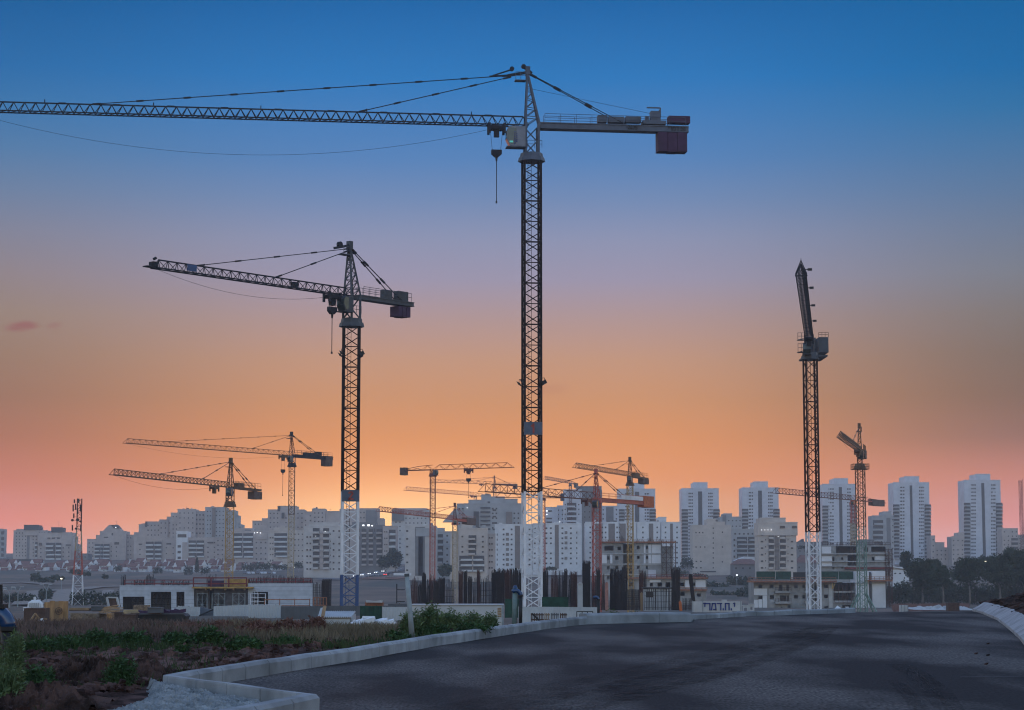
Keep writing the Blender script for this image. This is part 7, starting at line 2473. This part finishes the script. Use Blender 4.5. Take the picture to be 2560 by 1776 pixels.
# scrub and trees on the far slope
SC = 'scrub on the far slope'
far = [(40, 1502, 1472, 100, 560, 'broad dark thicket behind the Y-shaped lamps', 900, 6), (113, 1499, 1456, 34, 600, 'round dark bush behind the tall Y-shaped lamp', 520, 3), (88, 1452, 1424, 24, 900, 'round dark bush below the hat-roofed block', 320, 3),
       (115, 1455, 1438, 44, 820, 'spread dark scrub left of the antenna mast', 420, 4), (145, 1450, 1436, 34, 850, 'dark scrub just left of the antenna mast', 360, 4), (188, 1434, 1420, 26, 1000, 'dark bush behind the antenna mast', 260, 3),
       (212, 1440, 1427, 30, 900, 'bush right of the antenna mast', 260, 3), (263, 1447, 1434, 14, 850, 'small dark bush below the terraced houses, right of antenna mast', 140, 2), (230, 1520, 1478, 120, 520, 'wide dark thicket at the foot of the antenna mast', 1000, 7),
       (292, 1510, 1474, 60, 540, 'dark thicket left of the clad building', 700, 5), (296, 1428, 1408, 18, 1230, 'bush between two terraced houses left of the clad building', 200, 2), (395, 1436, 1412, 26, 1180, 'bush in front of the terraced row above the red rail', 240, 3),
       (470, 1438, 1410, 22, 1150, 'round bush left of the cypress', 240, 3), (512, 1434, 1412, 22, 1150, 'round bush right of the cypress', 240, 3), (624, 1426, 1404, 40, 1180, 'dark bushes right of the ochre crane', 420, 4), (660, 1423, 1402, 40, 1150, 'dense bushes behind the parked cars', 420, 4),
       (700, 1424, 1408, 40, 1170, 'bush left of the slim brown crane', 300, 4), (745, 1420, 1404, 22, 1160, 'bush between slim crane and pale front block', 220, 3), (846, 1424, 1412, 16, 1060, 'small bush by the blue-footed crane mast', 160, 2), (1700, 1440, 1424, 40, 1000, 'bush below the rightmost white slab', 300, 4),
       (1718, 1420, 1386, 34, 1060, 'dark bush between white slabs and plain beige block', 420, 4), (1745, 1450, 1430, 50, 950, 'scrub in front of the plain beige block', 420, 5), (1790, 1480, 1448, 70, 800, 'upper scrub left of the three-storey building', 700, 6), (1850, 1470, 1430, 66, 820, 'tall scrub behind the three-storey building corner', 760, 6),
       (1870, 1496, 1455, 60, 700, 'lower scrub beside the three-storey building', 760, 6), (1815, 1500, 1470, 80, 720, 'dim thicket above the sign hoarding', 800, 6), (2015, 1372, 1362, 40, 1100, 'dark bush below the tilted-roof building', 260, 4), (1375, 1425, 1416, 30, 980, 'low bush at the foot of the white slabs', 200, 3),
       (1690, 1430, 1412, 26, 1090, 'bush under the last white slab by the gap', 220, 3)]
for i, (px, pb, pt, w, D, lab, n, lu) in enumerate(far):
    shrub(lab, px, pb, pt, w, D, 'leafscrub', .55 if D > 700 else .4, n, i, group=SC, lumps=lu, base='ground' if D < 620 else None)
for i, (px, pb, pt, w, D, lab) in enumerate(((988, 1428, 1372, 46, 1060, 'large dark tree left of the white slab with the grey centre'), (962, 1430, 1386, 40, 1050, 'dark tree by the far road'), (1112, 1446, 1410, 44, 900, 'dark round tree at the foot of the flat-topped red crane'))):
    tree(lab, px, pb, pt, w, D, 'leafscrub', .55, 1.6, .12, clumps=9, seed=i + 40)
# cypress
D = 1180
b = at(492, 1434, D)
t = thing('cypress', 'slim dark cypress among the terraced houses', 'tree', b)
part('trunk', 'bark', t, lambda mb: mb.path([b, b + V((0, 0, 2))], .25, 6))
rnd = random.Random(3)
mb = MB()
for _ in range(900):
    f = rnd.random()
    r = 1.5 * (1 - f) ** .7 * math.sqrt(rnd.random()) + .1
    a = rnd.uniform(0, 6.28)
    leafquad(mb, b + V((math.cos(a) * r, math.sin(a) * r, .8 + f * 8.6)), .4, rnd)
mb.build('crown', 'leafdark', t)

# ---------------------------------------------------------------- weeds near the road
def weed(label, px, pb, pt, wpx, D, mat='leafweed', nst=40, lps=22, leaf=.035, seed=0, name='weed', group=None, cat='weed', droop=.5, stemmat=None, dz=None, bushy=.25):
    rnd = random.Random(seed * 101 + int(px))
    if px < 1300:                                      # stand on the soil where the photo shows its foot
        D = 45.0
        for _ in range(12):
            D = .5 * D + .5 * (CAMZ - soil_h(kx(px, pb) * D, D)) / -tanel(pb)
    b = at(px, pb, D)
    b.z = soil_h(b.x, D) - .03
    H = zof(pt, D) - b.z
    W = wpx * D / F
    t = thing(name, label, cat, b, group)
    st, lv = MB(), MB()
    for s in range(nst):
        a = rnd.uniform(0, 2 * math.pi)
        q = math.sqrt(rnd.random())
        foot = b + V((math.cos(a) * W * .28 * q, math.sin(a) * W * .28 * q, 0))
        h = H * rnd.uniform(.45, 1.0) * (1 - .35 * q)
        out = W * .5 * q * rnd.uniform(.5, 1.0) - W * .28 * q
        tip = foot + V((math.cos(a) * out, math.sin(a) * out, h))
        mid = foot.lerp(tip, .5) + V((rnd.uniform(-.04, .04), rnd.uniform(-.04, .04), h * .12 * droop))
        st.path([foot, mid, tip], .006 + H * .004, 3, .003, cap=False)
        for k in range(int(lps * 1.35)):
            f = rnd.uniform(bushy, 1.0)
            p = foot.lerp(mid, f * 2) if f < .5 else mid.lerp(tip, f * 2 - 1)
            r = (.03 + .10 * H * (1.15 - f))
            d = V((rnd.gauss(0, 1), rnd.gauss(0, 1), rnd.gauss(.2, .6))).normalized()
            n = len(lv.v)
            L_ = leaf * rnd.uniform(.7, 1.9)
            p = p + d * r * rnd.random()
            sd_ = d.cross(V((rnd.random(), rnd.random(), rnd.random()))).normalized() * L_ * (.15 if mat == 'leafweed2' else .22)
            lv.v += [p, p + d * L_ * .5 + sd_, p + d * L_, p + d * L_ * .5 - sd_]
            lv.f.append((n, n + 1, n + 2, n + 3))
    st.build('stem', stemmat or mat, t)
    lv.build('foliage', mat, t)
    return t

W = [
    (1030, 1592, 1512, 70, 52, 'leafweed2', 60, 30, .055, 'tall green weeds right of the leaning pole'),
    (1078, 1585, 1500, 80, 54, 'leafweed2', 80, 30, .055, 'tallest green weeds in the clump by the kerb'),
    (1128, 1580, 1514, 76, 56, 'leafweed2', 70, 30, .055, 'green weeds before the white container'),
    (1180, 1574, 1520, 70, 58, 'leafweed2', 60, 30, .055, 'green weeds before the right half of the container'),
    (1228, 1568, 1522, 54, 60, 'leafweed2', 46, 28, .055, 'light green weeds below the container louvre'),
    (1085, 1594, 1556, 110, 49, 'leafweed', 70, 26, .05, 'low dark weeds under the tallest green clump'),
    (1180, 1580, 1552, 110, 53, 'leafweed', 60, 26, .05, 'low dark weeds under the container louvre clump'),
    (990, 1604, 1574, 76, 45, 'leafweed', 60, 30, .05, 'compact dark weed left of the leaning pole foot'),
    (612, 1626, 1588, 104, 40.5, 'leafweed', 110, 34, .042, 'compact dark green bush at the edge of the red earth, left one'),
    (710, 1624, 1585, 96, 41, 'leafweed', 110, 34, .042, 'compact dark green bush at the edge of the red earth, right one'),
    (455, 1634, 1606, 40, 39, 'leafweed', 26, 22, .04, 'small green sprout on the red earth left of the compact bushes'),
    (520, 1612, 1560, 92, 46, 'leafweed', 80, 30, .05, 'green weeds in front of the skip, right side'),
    (440, 1614, 1572, 90, 45, 'leafweed', 60, 28, .05, 'green weeds in front of the skip, left side'),
    (330, 1620, 1570, 100, 43, 'leafweed', 90, 30, .05, 'green weed clump below the splayed boards'),
    (240, 1622, 1566, 100, 43, 'leafweed', 100, 30, .05, 'dense green weed clump below the block bales'),
    (160, 1630, 1582, 100, 40, 'leafweed', 80, 30, .05, 'dark green weed clump below the plywood wall'),
    (95, 1640, 1588, 80, 37, 'leafweed', 70, 30, .05, 'dark weeds right of the blue gooseneck pipe'),
    (298, 1722, 1612, 96, 26.2, 'leafweed', 46, 34, .034, 'single leafy green plant on the red earth'),
    (30, 1690, 1546, 76, 26.5, 'leafweed2', 46, 40, .04, 'tall weeds hiding the foot of the blue gooseneck pipe'),
    (18, 1760, 1630, 110, 22.5, 'leafweed2', 60, 36, .036, 'pale green weeds in the bottom left corner'),
    (92, 1740, 1650, 100, 23.5, 'leafweed', 60, 34, .036, 'dark green weeds right of the bottom left corner'),
    (1528, 1552, 1512, 60, 64, 'leafweed2', 50, 28, .06, 'light green weeds behind the kerb, left of the site cabin'),
    (1590, 1550, 1516, 50, 66, 'leafweed2', 34, 26, .06, 'light green weeds behind the kerb, before the bar mesh'),
    (1650, 1548, 1524, 60, 67, 'leafweed2', 26, 22, .06, 'sparse weeds behind the kerb, before the site cabin'),
]
for i, (px, pb, pt, w, D, mat, ns, lp, lf, lab) in enumerate(W):
    dzv = None
    weed(lab, px, pb, pt, w, D, mat, ns, lp, lf, i, dz=dzv if px < 1300 else 0, group=None)
DW = [(640, 1592, 1545, 120, 58, 'reddish dry brush below the yellow deck'), (720, 1590, 1540, 110, 58, 'reddish dry brush before the dark hoarding'), (785, 1588, 1532, 80, 58, 'tall reddish dry bush left of the white shed'),
      (560, 1580, 1548, 110, 66, 'dry brown brush before the crumpled sheet fence'), (470, 1580, 1552, 90, 64, 'dry brown brush beside the black skip')]
M['dryred'] = pmat('reddish_dry_brush', (.105, .055, .047), .85, .3, .9, col2=(.23, .125, .105), spec=.1)
for i, (px, pb, pt, w, D, lab) in enumerate(DW):
    weed(lab, px, pb, pt, w, D, 'dryred', 120, 20, .05, 60 + i, name='dry_bush', cat='dry bush', droop=.2)

def turf(name, region, n, h, mat, seed, width=.012, lean=.35):
    """Countless blades over an area given as photo-left/right edges per distance."""
    rnd = random.Random(seed)
    mb = MB()
    for _ in range(n):
        y = rnd.uniform(region[0][0], region[-1][0])
        lo, hi = interp([(a, b) for a, b, c in region], y), interp([(a, c) for a, b, c in region], y)
        x = rnd.uniform(lo, hi)
        d = noise.noise(V((x * .35, y * .25, seed)))
        if d < -.12 + rnd.uniform(-.12, .12):
            continue
        z = soil_h(x, y) - .02
        hh = h * rnd.uniform(.4, 1.0) * (1 + .8 * d)
        a = rnd.uniform(0, 6.28)
        w = width * rnd.uniform(.6, 1.4)
        e = V((math.cos(a), math.sin(a), 0))
        p = V((x, y, z))
        t = p + V((rnd.gauss(0, lean), rnd.gauss(0, lean), 1)) * hh
        k = len(mb.v)
        mb.v += [p - e * w, p + e * w, p.lerp(t, .55) + e * w * .8 + V((0, 0, hh * .08)), t, p.lerp(t, .55) - e * w * .8 + V((0, 0, hh * .08))]
        mb.f.append((k, k + 1, k + 2, k + 3, k + 4))
    return tag(mb.build(name, mat), kind='stuff')
turf('dry_grass', [(39, -10.2, -5.2), (52, -13.6, -6.2), (66, -17.2, -6.8)], 26000, .27, 'drygrass', 1)
turf('dry_grass', [(39, -5.6, -2.4), (52, -7.2, -2.4), (66, -8.8, -3.4)], 15000, .26, 'drystraw', 2)
turf('green_grass', [(33.5, -8.9, -2.9), (40, -10.4, -1.7), (50, -12.8, -.9)], 9000, .17, 'greengrass', 3)
turf('green_grass', [(18.5, -5.9, -4.3), (30, -8.2, -4.2), (40, -10.6, -3.4)], 2600, .12, 'greengrass', 4, .007)
turf('green_grass', [(25.5, -4.35, -4.15), (39, -1.95, -1.55), (49, .2, .68)], 1500, .11, 'greengrass', 6, .008)
# dry grass bank under the grove, and rubble on the bare ground before it
rnd = random.Random(9)
mb = MB()
for _ in range(9000):
    D = rnd.uniform(500, 545)
    px = rnd.uniform(2232, 2420)
    k = kx(px, 1500)
    p = V((k * D, D, ground(k * D, D)))
    hh = rnd.uniform(.5, 1.5)
    t = p + V((rnd.gauss(0, .3), rnd.gauss(0, .3), 1)) * hh
    q = len(mb.v)
    mb.v += [p - V((.05, 0, 0)), p + V((.05, 0, 0)), t]
    mb.f.append((q, q + 1, q + 2))
tag(mb.build('dry_grass', 'dryred'), kind='stuff')
t = thing('rubble_pile', 'low pile of pale rubble on the bare ground before the grove', 'rubble', at(2345, 1520, 380))
mb = MB()
for i in range(41):
    for j in range(9):
        x0 = at(2270 + (2425 - 2270) * i / 40, 1520, 380).x
        zt = zof(1523, 380) + max(0, noise.noise(V((i * .35, j * .5, 2))) + .35) * 1.0 * math.sin(math.pi * j / 8) * math.sin(math.pi * i / 40) ** .5
        mb.v.append(V((x0, 372 + j * 2.2, zt)))
for i in range(40):
    for j in range(8):
        mb.f.append((i * 9 + j, (i + 1) * 9 + j, (i + 1) * 9 + j + 1, i * 9 + j + 1))
mb.build('rubble', 'conclight', t)
for i, (px, w, h, mat, lab) in enumerate(((2385, 26, 22, 'wooddark', 'dark box-like crate at the left foot of the earth heap'), (2262, 16, 16, 'conclight', 'pale stack of panels right of the scaffold tower'))):
    D = 300
    t = thing('crate', lab, 'crate', at(px, 1530, D))
    pbox('body', mat, t, px - w / 2, px + w / 2, 1530 - h, 1534, D, 2)
    for k in range(3):
        pbox('batten', 'rebarred' if i == 0 else 'pole', t, px - w / 2 + k * w / 2 - 1, px - w / 2 + k * w / 2 + 1, 1529 - h, 1533, D - .1, .08)
# loose stones and clods on the red earth and the heap
M['stone'] = pmat('pale_stone', (.10, .075, .07), .9, .3, 3, dirt=.3)
rnd = random.Random(21)
mb = MB()
for _ in range(520):
    y = 17 + 30 * rnd.random() ** 1.3
    x = rnd.uniform(-.27 * y, interp(KL, max(24.6, y)) - .5)
    if y < 24.5 and x > -4.5:
        continue
    s = rnd.uniform(.008, .028) * (1.6 if rnd.random() < .08 else 1)
    c = V((x, y, soil_h(x, y) + s * .3))
    mb.obox(c, V((s, s * rnd.uniform(-.4, .4), s * .2)), V((-s * .3, s * .8, 0)), V((s * rnd.uniform(-.3, .3), 0, s * .6)))
tag(mb.build('stones', 'stone'), kind='stuff')
mb = MB()
for _ in range(900):
    y = rnd.uniform(36, 78)
    off = .5 + 6 * rnd.random() ** 1.4
    x = interp(XR, y) + off
    rise = (.20 + 1.15 * sstep(0, 4.2, off - .4)) * sstep(84, 69, y)
    s = rnd.uniform(.04, .14)
    c = V((x, y, rise + roadz(x, y) * .5 + s * .4))
    mb.obox(c, V((s, s * rnd.uniform(-.5, .5), s * .3)), V((-s * .4, s * .8, s * rnd.uniform(-.3, .3))), V((s * rnd.uniform(-.4, .4), 0, s * .7)))
tag(mb.build('clods', 'heapsoil'), kind='stuff')
mb = MB()
for _ in range(9000):
    y = 17 + 30 * rnd.random() ** 1.2
    x = rnd.uniform(-.27 * y, interp(KL, max(24.6, y)) - .3)
    if y < 24.7 and x > -4.35:
        continue
    if noise.noise(V((x * .9, y * .6, 3))) < rnd.uniform(-.4, .2):
        continue
    s = rnd.uniform(.01, .042) * (1.7 if rnd.random() < .05 else 1)
    c = V((x, y, soil_h(x, y) + s * .25))
    mb.obox(c, V((s, s * rnd.uniform(-.6, .6), s * rnd.uniform(-.3, .3))), V((-s * .4, s * .8, s * rnd.uniform(-.3, .3))), V((s * rnd.uniform(-.4, .4), s * .2, s * rnd.uniform(.4, .8))))
tag(mb.build('clods', 'soil'), kind='stuff')
for i, (px, py) in enumerate(((2470, 1611), (2440, 1636), (2470, 1640), (2466, 1662))):
    x, y = flat(px, py)
    o = part('clod', 'heapsoil', None, lambda mb: mb.obox((x, y, roadz(x, y) + .014), (.02, .009, .005), (-.009, .022, 0), (.005, 0, .012)))
    tag(o, 'dark clod of earth on the asphalt near the pale kerb, ' + ('farthest', 'left', 'right', 'nearest')[i] + ' of four', 'clod', 'clods on the asphalt')
